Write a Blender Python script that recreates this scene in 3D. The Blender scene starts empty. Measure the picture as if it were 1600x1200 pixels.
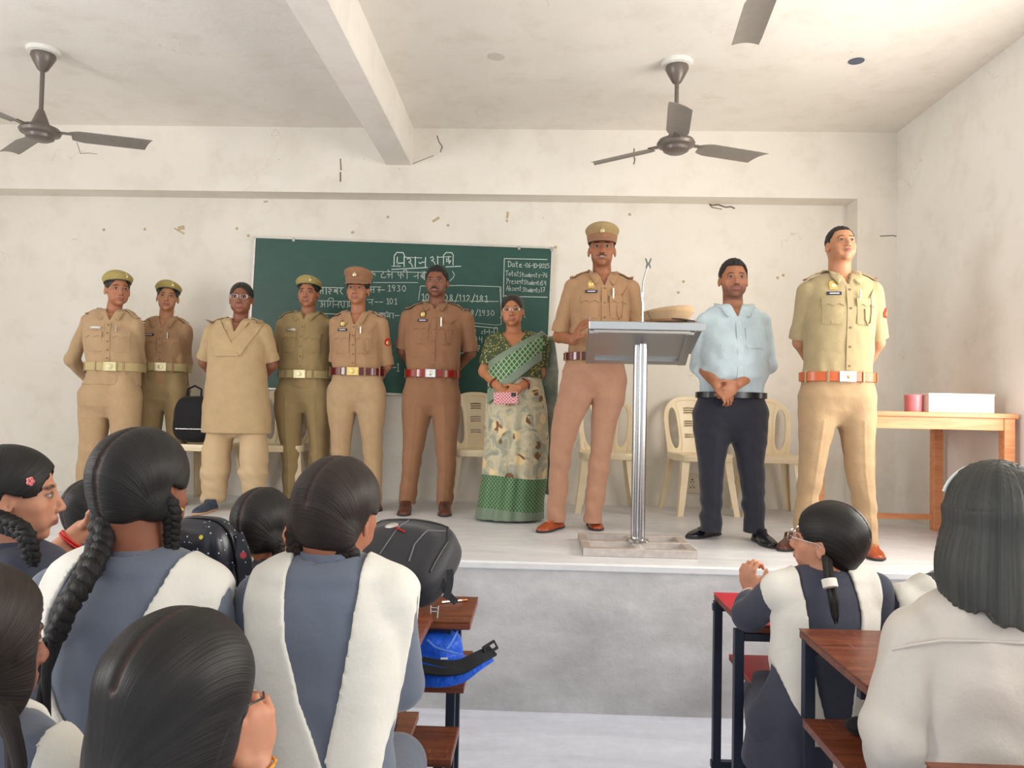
import bpy, math, random
import numpy as np
from mathutils import Vector, Matrix

# ------------------------------------------------------------------ camera, world, lights, exposure
SC = bpy.context.scene
COL = SC.collection
FPX, CZ, W, H = 1200.0, 1.42, 1600, 1200          # focal length in pixels, camera height
_s = 0.020
_Y = np.array([38.0, 40.0, FPX]); _Y /= np.linalg.norm(_Y)
_X = np.array([1.0, _s, -(38 + 40*_s)/FPX]); _X /= np.linalg.norm(_X)
_Z = np.cross(_X, _Y)
if _Z[1] > 0: _Z = -_Z
RW = np.array([_X, _Y, _Z])                        # camera (x right, y down, z forward) -> world
CAMP = np.array([0.0, 0.0, CZ])
cd = bpy.data.cameras.new('camera'); cam = bpy.data.objects.new('camera', cd); COL.objects.link(cam)
right, down, fwd = RW[:, 0], RW[:, 1], RW[:, 2]
cam.matrix_world = Matrix(((right[0], -down[0], -fwd[0], 0), (right[1], -down[1], -fwd[1], 0),
                           (right[2], -down[2], -fwd[2], CZ), (0, 0, 0, 1)))
cd.sensor_fit = 'HORIZONTAL'; cd.sensor_width = 36.0; cd.lens = 36.0*FPX/W; cd.clip_start = 0.05
SC.camera = cam

def ray(px, py): return RW @ np.array([(px - W/2)/FPX, (py - H/2)/FPX, 1.0])
def aty(px, py, y):
    d = ray(px, py); return CAMP + d*(y/d[1])
def atz(px, py, z):
    d = ray(px, py); return CAMP + d*((z - CZ)/d[2])
def proj(p):
    c = RW.T @ (np.asarray(p, float) - CAMP); return W/2 + FPX*c[0]/c[2], H/2 + FPX*c[1]/c[2]

world = bpy.data.worlds.new('world'); SC.world = world; world.use_nodes = True
bg = world.node_tree.nodes['Background']; bg.inputs[0].default_value = (0.93, 0.97, 1.0, 1); bg.inputs[1].default_value = 1.25

def area(name, loc, direction, sx, sy, power, color):
    l = bpy.data.lights.new(name, 'AREA'); l.shape = 'RECTANGLE'; l.size = sx; l.size_y = sy; l.energy = power; l.color = color
    o = bpy.data.objects.new(name, l); COL.objects.link(o); o.location = loc
    o.rotation_euler = Vector(direction).to_track_quat('-Z', 'Z').to_euler()
    return o
# daylight coming in through the window openings of the right and the left wall
area('daylight_right_front', (2.70, 3.35, 2.05), (-1, 0.12, 0.14), 1.5, 1.3, 72, (1.0, 0.945, 0.84))
area('daylight_right_rear', (2.70, 0.90, 2.05), (-1, 0.2, 0.16), 1.5, 1.3, 60, (1.0, 0.95, 0.87))
area('daylight_left_front', (-4.95, 3.30, 2.05), (1, 0.15, 0.15), 1.6, 1.3, 14, (1.0, 0.94, 0.88))
area('daylight_left_rear', (-4.95, 0.60, 2.05), (1, 0.25, 0.22), 1.6, 1.3, 120, (1.0, 0.975, 0.955))
SC.view_settings.view_transform = 'Standard'
try: SC.view_settings.look = 'None'
except Exception: pass
SC.view_settings.exposure = -0.02; SC.view_settings.gamma = 1.0; SC.view_settings.use_curve_mapping = False
SC.cycles.max_bounces = 8; SC.cycles.diffuse_bounces = 5; SC.cycles.glossy_bounces = 4
SC.cycles.sample_clamp_indirect = 6.0
try: SC.cycles.use_denoising = True
except Exception: pass

# ------------------------------------------------------------------ helpers
def lin(c):
    c = c/255.0
    return c/12.92 if c <= 0.04045 else ((c + 0.055)/1.055)**2.4
def rgb(r, g, b): return (lin(r), lin(g), lin(b), 1.0)
def V(*a): return np.array(a, float)
def nrm(v): v = np.asarray(v, float); return v/ (np.linalg.norm(v) + 1e-12)

class NT:
    """small node-tree writer"""
    def __init__(s, name):
        s.m = bpy.data.materials.new(name); s.m.use_nodes = True
        s.t = s.m.node_tree; s.n = s.t.nodes; s.l = s.t.links
        s.b = s.n['Principled BSDF']
    def add(s, kind, **kw):
        n = s.n.new(kind)
        for k, v in kw.items(): setattr(n, k, v)
        return n
    def put(s, sock, v):
        if isinstance(v, bpy.types.NodeSocket): s.l.new(v, sock)
        else: sock.default_value = v
    def math(s, op, a, b=0.0, c=None, clamp=False):
        n = s.add('ShaderNodeMath', operation=op, use_clamp=clamp); s.put(n.inputs[0], a); s.put(n.inputs[1], b)
        if c is not None: s.put(n.inputs[2], c)
        return n.outputs[0]
    def mix(s, f, a, b, mode='MIX'):
        n = s.add('ShaderNodeMix', data_type='RGBA', blend_type=mode); s.put(n.inputs[0], f); s.put(n.inputs[6], a); s.put(n.inputs[7], b)
        return n.outputs[2]
    def ramp(s, f, stops, interp='LINEAR'):
        n = s.add('ShaderNodeValToRGB'); s.put(n.inputs[0], f); cr = n.color_ramp; cr.interpolation = interp
        while len(cr.elements) < len(stops): cr.elements.new(0.5)
        for e, (p, c) in zip(cr.elements, stops):
            e.position = p; e.color = c if hasattr(c, '__len__') else (c, c, c, 1)
        return n.outputs[0]
    def coord(s, kind='Object', scale=(1, 1, 1), attr=None):
        if attr:
            a = s.add('ShaderNodeAttribute', attribute_name=attr); v = a.outputs['Vector']
        else:
            v = s.add('ShaderNodeTexCoord').outputs[kind]
        if tuple(scale) != (1, 1, 1):
            m = s.add('ShaderNodeMapping'); s.l.new(v, m.inputs[0]); m.inputs['Scale'].default_value = scale; v = m.outputs[0]
        return v
    def noise(s, v, scale, detail=3.0, rough=0.5, dist=0.0):
        n = s.add('ShaderNodeTexNoise'); s.put(n.inputs['Vector'], v); n.inputs['Scale'].default_value = scale
        n.inputs['Detail'].default_value = detail; n.inputs['Roughness'].default_value = rough; n.inputs['Distortion'].default_value = dist
        return n.outputs[0]
    def bump(s, h, strength=0.3, dist=0.01):
        n = s.add('ShaderNodeBump'); n.inputs['Strength'].default_value = strength; n.inputs['Distance'].default_value = dist
        s.put(n.inputs['Height'], h); s.l.new(n.outputs[0], s.b.inputs['Normal'])
    def col(s, c): s.put(s.b.inputs['Base Color'], c)
    def set(s, rough=None, metal=None, spec=None, sheen=None):
        if rough is not None: s.put(s.b.inputs['Roughness'], rough)
        if metal is not None: s.b.inputs['Metallic'].default_value = metal
        if spec is not None: s.b.inputs['Specular IOR Level'].default_value = spec
        if sheen is not None: s.b.inputs['Sheen Weight'].default_value = sheen

_mc = {}
def plain(name, c, rough=0.6, metal=0.0, var=0.06, scale=30.0, bump=0.0, spec=0.5):
    """procedural one-colour material with a little mottling"""
    if name in _mc: return _mc[name]
    t = NT(name); v = t.coord()
    n = t.noise(v, scale, 3)
    k = t.ramp(n, [(0.3, (1 - var,)*3 + (1,)), (0.7, (1 + var,)*3 + (1,))])
    t.col(t.mix(1.0, c, k, 'MULTIPLY')); t.set(rough, metal, spec)
    if bump: t.bump(n, bump, 0.004)
    _mc[name] = t.m; return t.m
def cloth(name, c, rough=0.85, var=0.07, weave=900.0, wrinkle=14.0, wr=0.25, sheen=0.1):
    if name in _mc: return _mc[name]
    t = NT(name); v = t.coord()
    n = t.noise(v, wrinkle, 3, 0.55, 0.4); n2 = t.noise(v, 160.0, 2)
    k = t.ramp(t.math('MULTIPLY_ADD', n2, 0.35, n), [(0.4, (1 - var,)*3 + (1,)), (0.9, (1 + var,)*3 + (1,))])
    t.col(t.mix(1.0, c, k, 'MULTIPLY')); t.set(rough, 0, 0.25, sheen)
    t.bump(t.math('MULTIPLY_ADD', n2, 0.08, n), wr, 0.02)
    _mc[name] = t.m; return t.m

def make_mesh(name, verts, faces, mats=None, parent=None, smooth=True, base=None, attrs=None, mat_idx=None, sharp=None):
    """verts (N,3) array in world space (or local space if base is None); faces list or (M,k) array"""
    verts = np.asarray(verts, float)
    if base is not None: verts = verts - np.asarray(base, float)
    me = bpy.data.meshes.new(name)
    if isinstance(faces, np.ndarray):
        k = faces.shape[1]; nf = len(faces)
        me.vertices.add(len(verts)); me.vertices.foreach_set('co', verts.astype(np.float32).ravel())
        me.loops.add(nf*k); me.loops.foreach_set('vertex_index', faces.astype(np.int32).ravel())
        me.polygons.add(nf); me.polygons.foreach_set('loop_start', np.arange(0, nf*k, k, dtype=np.int32))
        me.update(calc_edges=True); me.validate()
    else:
        me.from_pydata([tuple(v) for v in verts], [], [tuple(f) for f in faces]); me.update()
    if smooth: me.polygons.foreach_set('use_smooth', [True]*len(me.polygons))
    if sharp:
        try: me.set_sharp_from_angle(angle=math.radians(sharp))
        except Exception: pass
    for m in (mats if isinstance(mats, (list, tuple)) else [mats] if mats else []): me.materials.append(m)
    if mat_idx is not None: me.polygons.foreach_set('material_index', np.asarray(mat_idx, np.int32))
    for an, data in (attrs or {}).items():
        a = me.attributes.new(an, 'FLOAT_VECTOR', 'POINT'); a.data.foreach_set('vector', np.asarray(data, np.float32).ravel())
    o = bpy.data.objects.new(name, me); COL.objects.link(o)
    if parent is not None: o.parent = parent
    return o

class MB:
    """collects simple shapes, then links them as one mesh object"""
    def __init__(s): s.v = []; s.f = []; s.mi = []; s.cur = 0
    def raw(s, vs, fs):
        b = len(s.v); s.v += [tuple(map(float, v)) for v in vs]; s.f += [tuple(b + i for i in f) for f in fs]; s.mi += [s.cur]*len(fs); return s
    def box(s, c, d, R=None, bev=0.0):
        """box of full size d centred on c; bevelled edges when bev > 0"""
        hx, hy, hz = d[0]/2, d[1]/2, d[2]/2
        R = np.eye(3) if R is None else np.asarray(R)
        c = np.asarray(c, float)
        if bev <= 0:
            P = [(x, y, z) for x in (-hx, hx) for y in (-hy, hy) for z in (-hz, hz)]
            F = [(0, 1, 3, 2), (4, 6, 7, 5), (0, 4, 5, 1), (2, 3, 7, 6), (0, 2, 6, 4), (1, 5, 7, 3)]
            return s.raw([c + R @ np.array(p) for p in P], F)
        b = min(bev, hx*0.98, hy*0.98, hz*0.98); P = []; idx = {}
        for sx in (-1, 1):
            for sy in (-1, 1):
                for sz in (-1, 1):
                    for ax in range(3):
                        p = np.array([sx*hx, sy*hy, sz*hz]); q = np.array([sx, sy, sz])*b
                        for k in range(3):
                            if k != ax: p[k] -= q[k]
                        idx[(sx, sy, sz, ax)] = len(P); P.append(p)
        F = []
        for ax in range(3):
            o1, o2 = [k for k in range(3) if k != ax]
            for sg in (-1, 1):
                r = []
                for (a1, a2) in ((-1, -1), (1, -1), (1, 1), (-1, 1)):
                    t = [0, 0, 0]; t[ax] = sg; t[o1] = a1; t[o2] = a2; r.append(idx[(*t, ax)])
                F.append(tuple(r))
        for ax in range(3):
            o1, o2 = [k for k in range(3) if k != ax]
            for a1 in (-1, 1):
                for a2 in (-1, 1):
                    r = []
                    for (sg, fa) in ((-1, o1), (1, o1), (1, o2), (-1, o2)):
                        t = [0, 0, 0]; t[ax] = sg; t[o1] = a1; t[o2] = a2; r.append(idx[(*t, fa)])
                    F.append(tuple(r))
        for sx in (-1, 1):
            for sy in (-1, 1):
                for sz in (-1, 1): F.append(tuple(idx[(sx, sy, sz, a)] for a in range(3)))
        G = []
        for f in F:
            pts = [P[i] for i in f]; n = np.cross(pts[1] - pts[0], pts[2] - pts[0])
            G.append(f if np.dot(n, sum(pts)/len(pts)) > 0 else tuple(reversed(f)))
        return s.raw([c + R @ p for p in P], G)
    def tube(s, pts, r, n=12, cap=True, flat=1.0, up=None):
        """tube along a polyline; r number or list; flat squashes the section along 'up'"""
        pts = [np.asarray(p, float) for p in pts]; m = len(pts)
        rr = [r]*m if not hasattr(r, '__len__') else list(r)
        T = [nrm(pts[min(i+1, m-1)] - pts[max(i-1, 0)]) for i in range(m)]
        u = nrm(np.cross(T[0], up if up is not None else ([0, 0, 1] if abs(T[0][2]) < 0.9 else [1, 0, 0])))
        vs = []; fs = []
        for i in range(m):
            u = nrm(u - T[i]*np.dot(u, T[i])); w = np.cross(T[i], u)
            for k in range(n):
                a = 2*math.pi*k/n; vs.append(pts[i] + rr[i]*(math.cos(a)*u + flat*math.sin(a)*w))
        for i in range(m-1):
            for k in range(n):
                a, b = i*n + k, i*n + (k+1) % n; fs.append((a, b, b + n, a + n))
        if cap: fs.append(tuple(reversed(range(n)))); fs.append(tuple(range((m-1)*n, m*n)))
        return s.raw(vs, fs)
    def lathe(s, prof, c=(0, 0, 0), n=32, R=None):
        """profile of (radius, height) about z"""
        R = np.eye(3) if R is None else np.asarray(R); c = np.asarray(c, float); vs = []; fs = []
        for (r, z) in prof:
            for k in range(n):
                a = 2*math.pi*k/n; vs.append(c + R @ np.array([r*math.cos(a), r*math.sin(a), z]))
        for i in range(len(prof) - 1):
            for k in range(n):
                a, b = i*n + k, i*n + (k+1) % n; fs.append((a, b, b + n, a + n))
        fs.append(tuple(reversed(range(n)))); fs.append(tuple(range((len(prof)-1)*n, len(prof)*n)))
        return s.raw(vs, fs)
    def prism(s, poly, axis, a, b):
        """polygon [(p,q)...] extruded along axis 0/1/2 from a to b"""
        o = [k for k in range(3) if k != axis]; vs = []
        for z in (a, b):
            for (p, q) in poly:
                t = [0, 0, 0]; t[axis] = z; t[o[0]] = p; t[o[1]] = q; vs.append(t)
        n = len(poly); fs = [tuple(range(n)), tuple(reversed(range(n, 2*n)))]
        for i in range(n): fs.append((i, n + i, n + (i+1) % n, (i+1) % n))
        return s.raw(vs, fs)
    def build(s, name, mats, parent=None, base=None, smooth=True, sharp=35):
        o = make_mesh(name, np.array(s.v), s.f, mats, parent, smooth, base, None, s.mi if isinstance(mats, (list, tuple)) and len(mats) > 1 else None, sharp)
        import bmesh
        bm = bmesh.new(); bm.from_mesh(o.data); bmesh.ops.recalc_face_normals(bm, faces=bm.faces); bm.to_mesh(o.data); bm.free()
        if smooth and sharp:
            try: o.data.set_sharp_from_angle(angle=math.radians(sharp))
            except Exception: pass
        return o

def thing(name, label, cat, loc=(0, 0, 0), rz=0.0, group=None):
    o = bpy.data.objects.new(name, None); COL.objects.link(o); o.empty_display_size = 0.05
    o.location = tuple(float(x) for x in loc); o.rotation_euler = (0, 0, rz)
    o['label'] = label; o['category'] = cat
    if group: o['group'] = group
    return o
def tag(o, label, cat, group=None):
    o['label'] = label; o['category'] = cat
    if group: o['group'] = group
    return o
def struct(o): o['kind'] = 'structure'; return o
def dup(root, loc, rz, label, group=None):
    r = root.copy(); COL.objects.link(r); r.location = loc; r.rotation_euler = (0, 0, rz); r['label'] = label
    if group: r['group'] = group
    for ch in list(root.children):
        c = ch.copy(); COL.objects.link(c); c.parent = r
        for g in list(ch.children):
            d = g.copy(); COL.objects.link(d); d.parent = c
    return r
def rotz(a): c, s = math.cos(a), math.sin(a); return np.array([[c, -s, 0], [s, c, 0], [0, 0, 1.0]])
def rotx(a): c, s = math.cos(a), math.sin(a); return np.array([[1, 0, 0], [0, c, -s], [0, s, c.real]])
def roty(a): c, s = math.cos(a), math.sin(a); return np.array([[c, 0, s], [0, 1, 0], [-s, 0, c]])
# ------------------------------------------------------------------ the setting
STG = 0.70            # stage top
YB, YF = 5.95, 5.75   # recessed back wall, face of the wall beam and pillar
XR, XL = 2.645, -5.05  # right and left wall
ZC = 3.54             # ceiling
YE = 3.64             # stage edge
YR = -2.6             # how far back the room is built

def plaster(name, c, stain=0.10, sc=1.0):
    t = NT(name); v = t.coord()
    big = t.noise(v, 0.7*sc, 4, 0.6, 0.6); mid = t.noise(v, 5.0*sc, 4, 0.65); fine = t.noise(v, 60.0, 2)
    k = t.ramp(big, [(0.30, (1 - stain, 1 - stain*1.05, 1 - stain*1.3, 1)), (0.65, (1.03, 1.03, 1.03, 1))])
    col = t.mix(1.0, c, k, 'MULTIPLY')
    k2 = t.ramp(mid, [(0.30, (0.93, 0.92, 0.90, 1)), (0.5, (1, 1, 1, 1))]); col = t.mix(1.0, col, k2, 'MULTIPLY')
    # grazes and hair cracks of the old plaster
    m = t.add('ShaderNodeTexVoronoi', feature='DISTANCE_TO_EDGE'); m.inputs['Scale'].default_value = 1.1
    wv = t.add('ShaderNodeVectorMath', operation='ADD'); nn = t.add('ShaderNodeTexNoise'); nn.inputs['Scale'].default_value = 6; t.l.new(v, nn.inputs['Vector'])
    sv = t.add('ShaderNodeVectorMath', operation='SCALE'); t.l.new(nn.outputs['Color'], sv.inputs[0]); sv.inputs['Scale'].default_value = 0.35
    t.l.new(v, wv.inputs[0]); t.l.new(sv.outputs[0], wv.inputs[1]); t.l.new(wv.outputs[0], m.inputs['Vector'])
    line = t.math('LESS_THAN', m.outputs['Distance'], 0.0022)
    gate = t.ramp(t.noise(v, 1.7, 2), [(0.60, 0.0), (0.63, 1.0)])
    col = t.mix(t.math('MULTIPLY', t.math('MULTIPLY', line, gate), 0.3), col, (c[0]*0.35, c[1]*0.33, c[2]*0.3, 1))
    spot = t.add('ShaderNodeTexVoronoi'); spot.inputs['Scale'].default_value = 3.3; t.l.new(v, spot.inputs['Vector'])
    sp = t.math('LESS_THAN', spot.outputs['Distance'], 0.022)
    col = t.mix(t.math('MULTIPLY', sp, 0.45), col, (0.30, 0.24, 0.17, 1))
    t.col(col); t.set(0.9, 0, 0.2); t.bump(t.math('MULTIPLY_ADD', fine, 0.15, mid), 0.18, 0.02)
    return t.m
M_wall = plaster('wall_paint', (0.785, 0.745, 0.68, 1), 0.07)
M_ceil = plaster('ceiling_paint', (0.82, 0.785, 0.735, 1), 0.05)
def screed(name, c, streak=(0.6, 3.0, 1), amt=0.12, rough=0.45, ripple=0.1, dist=1.2):
    t = NT(name); v = t.coord(scale=streak)
    a = t.noise(v, 2.2, 5, 0.6, dist); b = t.noise(t.coord(), 14.0, 4, 0.7); d = t.noise(t.coord(), 90, 2)
    k = t.ramp(a, [(0.3, (1 - amt,)*3 + (1,)), (0.7, (1 + amt*0.7,)*3 + (1,))]); k2 = t.ramp(b, [(0.3, (0.93,)*3 + (1,)), (0.7, (1.04,)*3 + (1,))])
    t.col(t.mix(1.0, t.mix(1.0, c, k, 'MULTIPLY'), k2, 'MULTIPLY')); t.set(rough, 0, 0.4); t.bump(t.math('MULTIPLY_ADD', d, 0.1, b), ripple, 0.01)
    return t.m
M_stage = screed('stage_top_concrete', (0.72, 0.725, 0.75, 1), rough=0.38)
M_front = screed('stage_front_cement', (0.57, 0.565, 0.58, 1), (1, 1, 2.2), 0.22, 0.6, 0.5, 0.2)
M_floor = screed('floor_concrete', (0.67, 0.705, 0.81, 1), (0.5, 2.5, 1), 0.13, 0.4)

def slab(name, mat, lo, hi):
    m = MB(); m.box([(a+b)/2 for a, b in zip(lo, hi)], [b - a for a, b in zip(lo, hi)])
    return struct(m.build(name, mat, smooth=False))
slab('floor', M_floor, (XL - 0.1, YR, -0.1), (XR + 0.1, YE + 0.05, 0))
slab('ceiling', M_ceil, (XL - 0.1, YR, ZC), (XR + 0.1, YB + 0.15, ZC + 0.12))
slab('wall_back', M_wall, (XL - 0.1, YB, -0.1), (XR + 0.1, YB + 0.15, ZC))
m = MB(); m.cur = 0; m.box(((XL+XR)/2, (YE+YB)/2 + 0.01, STG - 0.02), (XR - XL, YB - YE - 0.02 + 0.02, 0.04), bev=0.008)
m.cur = 1; m.box(((XL+XR)/2, (YE+YB)/2 + 0.014, (STG - 0.04)/2), (XR - XL - 0.002, YB - YE - 0.012, STG - 0.04))
struct(m.build('stage_platform', [M_stage, M_front], smooth=False))
slab('trim_1', M_wall, (XL, YF, 3.04), (XR, YB, ZC))                 # beam along the back wall
slab('trim_2', M_wall, (2.36, YF, STG), (XR, YB, 3.04))              # pillar in the right corner
m = MB(); m.prism([(-1.185, 3.27), (-1.175, 3.255), (-0.985, 3.255), (-0.975, 3.27), (-0.975, ZC), (-1.185, ZC)], 1, YR, YF)
struct(m.build('trim_3', M_ceil, smooth=False))                     # beam under the ceiling

def wall_with_windows(name, x0, x1, opens):
    """side wall: boxes around rectangular openings [(y0,y1,z0,z1)]"""
    m = MB(); ys = YR
    for (a, b, c, d) in sorted(opens):
        m.box(((x0+x1)/2, (ys+a)/2, ZC/2), (x1-x0, a-ys, ZC)); 
        m.box(((x0+x1)/2, (a+b)/2, c/2), (x1-x0, b-a, c)); m.box(((x0+x1)/2, (a+b)/2, (d+ZC)/2), (x1-x0, b-a, ZC-d)); ys = b
    m.box(((x0+x1)/2, (ys+YB)/2, ZC/2), (x1-x0, YB-ys, ZC))
    return struct(m.build(name, M_wall_glare if 'right' in name else M_wall, smooth=False))
M_wall_glare = plaster('right_wall_glare_paint', (0.84, 0.825, 0.79, 1), 0.06)  # wall paint made paler for the right wall: glare put into its colour
WR = [(2.55, 4.10, 1.35, 2.75), (0.15, 1.70, 1.35, 2.75)]
WL = [(2.45, 4.10, 1.35, 2.75), (-0.25, 1.40, 1.35, 2.75)]
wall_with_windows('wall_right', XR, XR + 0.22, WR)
wall_with_windows('wall_left', XL - 0.22, XL, WL)
M_frame = plain('window_paint', (0.30, 0.34, 0.32, 1), 0.5)
for i, (xx, (a, b, c, d)) in enumerate([(XR + 0.14, WR[0]), (XR + 0.14, WR[1]), (XL - 0.14, WL[0]), (XL - 0.14, WL[1])]):
    m = MB()
    for z in (c + 0.025, d - 0.025): m.box((xx, (a+b)/2, z), (0.05, b-a, 0.05))
    for y in (a + 0.025, (a+b)/2, b - 0.025): m.box((xx, y, (c+d)/2), (0.05, 0.05, d-c))
    for k in range(1, 8): m.tube([(xx, a + 0.02, c + (d-c)*k/8), (xx, b - 0.02, c + (d-c)*k/8)], 0.006, 8)
    struct(m.build('window_%d' % (i+1), M_frame))

# ------------------------------------------------------------------ marks on walls and ceiling
M_hole = plain('dark_hole', (0.10, 0.12, 0.16, 1), 0.9)
p = atz(1338, 95, ZC)
m = MB(); m.lathe([(0.001, 0), (0.045, 0), (0.045, -0.004), (0.035, -0.004), (0.001, -0.002)], (p[0], p[1], ZC)); m.cur = 0
struct(m.build('ceiling_hole_cover', M_hole))
p = atz(776, 88, ZC)
m = MB(); m.lathe([(0.001, 0), (0.05, 0), (0.05, -0.003), (0.001, -0.004)], (p[0], p[1], ZC)); struct(m.build('ceiling_box_cover', plain('ceiling_cover', (0.62, 0.60, 0.55, 1), 0.8)))
M_crk = plain('crack_dark', (0.16, 0.12, 0.09, 1), 0.9); M_tape = plain('old_tape', (0.50, 0.40, 0.24, 1), 0.8)
def crack(pts, y, w=0.004):
    m = MB(); P = [aty(a, b, y) for a, b in pts]
    for a, b in zip(P[:-1], P[1:]):
        d = nrm(b - a); n = np.cross(d, [0, 1, 0])*w/2
        yv = np.array([0, -0.0025, 0])
        m.raw([a - n, a + n, b + n, b - n, a - n + yv, a + n + yv, b + n + yv, b - n + yv], [(4, 5, 6, 7), (0, 1, 5, 4), (1, 2, 6, 5), (2, 3, 7, 6), (3, 0, 4, 7), (3, 2, 1, 0)])
    return m
m = MB()
for pts, y, w in [([(991, 232), (990, 243), (992, 250), (990, 257)], YF, 0.008), ([(532, 248), (533, 266)], YF, 0.007), ([(532, 269), (532, 284)], YF, 0.009),
                  ([(683, 212), (686, 222), (691, 229), (688, 238)], YF, 0.006), ([(508, 138), (509, 148)], YF, 0.004),
                  ([(1098, 318), (1104, 316), (1112, 321), (1122, 320), (1134, 324), (1142, 323), (1148, 326)], YB, 0.010), ([(1106, 316), (1112, 324), (1128, 327)], YB, 0.006),
                  ([(1300, 318), (1318, 316), (1326, 322)], YB, 0.004), ([(1375, 369), (1396, 368), (1402, 370), (1425, 369)], YF, 0.006), ([(360, 300), (366, 306), (374, 296)], YB, 0.004),
                  ([(120, 222), (126, 240), (138, 239), (152, 241)], YF, 0.003), ([(645, 256), (660, 250), (678, 243)], YF, 0.003)]:
    q = crack(pts, y, w); m.raw(q.v, q.f)
struct(m.build('wall_cracks', M_crk, smooth=False))
m = MB()
for (x, y, a, w, h) in [(681, 343, 0.6, 0.06, 0.018), (793, 336, -0.1, 0.016, 0.05), (792, 345, 0.2, 0.014, 0.022), (551, 363, 0.4, 0.025, 0.018), (415, 315, 0.1, 0.03, 0.012), (283, 356, 0.2, 0.05, 0.03), (280, 361, -0.5, 0.09, 0.012)]:
    c = aty(x, y, YB - 0.002); m.box(c, (w, 0.004, h), R=roty(-a))
for (x, y) in [(1215, 434), (1224, 430), (1068, 440), (606, 339), (700, 352), (1060, 457), (868, 386), (984, 335), (370, 357), (226, 358), (162, 359), (388, 368)]:
    c = aty(x, y, YB - 0.002); m.lathe([(0.001, 0), (0.011, 0), (0.008, 0.004), (0.001, 0.005)], c, 10, rotx(math.pi/2))
struct(m.build('wall_marks', M_tape, smooth=False))

# ------------------------------------------------------------------ wall sockets
M_sock = plain('socket_plastic', (0.66, 0.60, 0.48, 1), 0.45); M_black = plain('black_plastic', (0.02, 0.02, 0.022, 1), 0.4)
def socket(px, py, y, w, h, label, grp=None):
    c = aty(px, py, y); t = thing('wall_socket', label, 'socket', c)
    m = MB(); m.box((0, -0.009, 0), (w, 0.018, h), bev=0.004); m.build('socket_plate', M_sock, t)
    m = MB()
    for (a, b, r) in [(0, 0.028, 0.006), (-0.010, 0.010, 0.0045), (0.010, 0.010, 0.0045), (0, -0.012, 0.004), (-0.012, -0.030, 0.005), (0.012, -0.030, 0.005)]:
        m.lathe([(0.0005, 0), (r, 0), (r, 0.002), (0.0005, 0.0022)], (a, -0.018, b), 12, rotx(math.pi/2))
    m.build('pin_holes', M_black, t)
socket(1081, 755, YB, 0.14, 0.15, 'cream switch socket low on the wall behind the left-hand chair of the pair')
socket(1413, 774, YF, 0.07, 0.085, 'small socket plate on the right pillar near the wooden table')
socket(1372, 783, YB, 0.05, 0.06, 'small round-holed box low on the wall right of the tall officer')

# ------------------------------------------------------------------ ceiling fans
M_fan = plain('fan_brown_enamel', (0.15, 0.125, 0.11, 1), 0.35, 0.2); M_blade = plain('fan_blade_enamel', (0.23, 0.21, 0.19, 1), 0.4, 0.2)
M_rose = plain('ceiling_rose_white', (0.75, 0.74, 0.68, 1), 0.6)
def fan(loc, drop, angles, label, R=0.60):
    t = thing('ceiling_fan', label, 'ceiling fan', loc)
    m = MB(); m.lathe([(0.001, 0), (0.095, 0), (0.090, -0.022), (0.060, -0.030), (0.001, -0.031)]); m.build('ceiling_rose', M_rose, t)
    m = MB(); m.lathe([(0.001, -0.026), (0.068, -0.028), (0.070, -0.045), (0.050, -0.085), (0.028, -0.125), (0.015, -0.135), (0.001, -0.135)]); m.build('canopy', M_fan, t)
    m = MB(); m.tube([(0, 0, -0.12), (0, 0, -drop + 0.08)], 0.013, 16); m.build('down_rod', M_fan, t)
    z = -drop
    m = MB(); m.lathe([(0.001, z + 0.135), (0.016, z + 0.133), (0.026, z + 0.11), (0.048, z + 0.05), (0.055, z + 0.035), (0.001, z + 0.03)]); m.build('lower_cup', M_fan, t)
    m = MB(); m.lathe([(0.001, z + 0.036), (0.070, z + 0.034), (0.104, z + 0.020), (0.115, z), (0.108, z - 0.016), (0.080, z - 0.026), (0.076, z - 0.044), (0.055, z - 0.056), (0.001, z - 0.058)], n=40); m.build('motor_housing', M_fan, t)
    for a in angles:
        Rz = rotz(math.radians(a)); pit = 0.20; m = MB()
        vs = []; N = 14
        for i in range(N+1):
            x = 0.165 + (R - 0.165)*i/N; f = i/N; wd = 0.058 if f < 0.08 else 0.066
            if i == 0: wd = 0.045
            if i == N: wd = 0.045
            skew = 0.018*(1 if i == N else 0)
            for j in range(7):
                s = (j/6*2 - 1); y = s*wd + skew*s; zc = -0.010*(s*s) + 0.004 - y*math.sin(pit); y2 = y*math.cos(pit)
                vs.append(Rz @ np.array([x - (0.03*s if i == N else 0), y2, z + zc]))
        n1 = len(vs); vs += [v + np.array([0, 0, -0.003]) for v in vs]
        fs = []
        for i in range(N):
            for j in range(6):
                q = (i*7+j, i*7+j+1, (i+1)*7+j+1, (i+1)*7+j); fs.append(q); fs.append(tuple(n1 + k for k in reversed(q)))
        edge = [i*7 for i in range(N+1)] + [N*7+j for j in range(1, 7)] + [i*7+6 for i in range(N-1, -1, -1)] + [j for j in range(5, 0, -1)]
        for a_, b_ in zip(edge, edge[1:] + edge[:1]): fs.append((a_, b_, n1 + b_, n1 + a_))
        m.raw(vs, fs)
        bl = m.build('blade', M_blade, t)
        m = MB(); m.box(Rz @ np.array([0.135, 0, z + 0.004]), (0.10, 0.042, 0.006), Rz, 0.002)
        m.build('blade_arm', M_fan, bl)
    return t
p = atz(1058, 97, ZC); p2 = atz(68, 78, ZC)
fan((p[0], p[1], ZC), 0.50, (22, 142, 262), 'brown three-blade ceiling fan above the lectern, one blade pointing at the back wall')
fan((p2[0], p2[1], ZC), 0.50, (20, 140, 260), 'brown three-blade ceiling fan at the left edge, above the leftmost officers')
pf = (p[0] + 0.02, 2.78, ZC)
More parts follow.
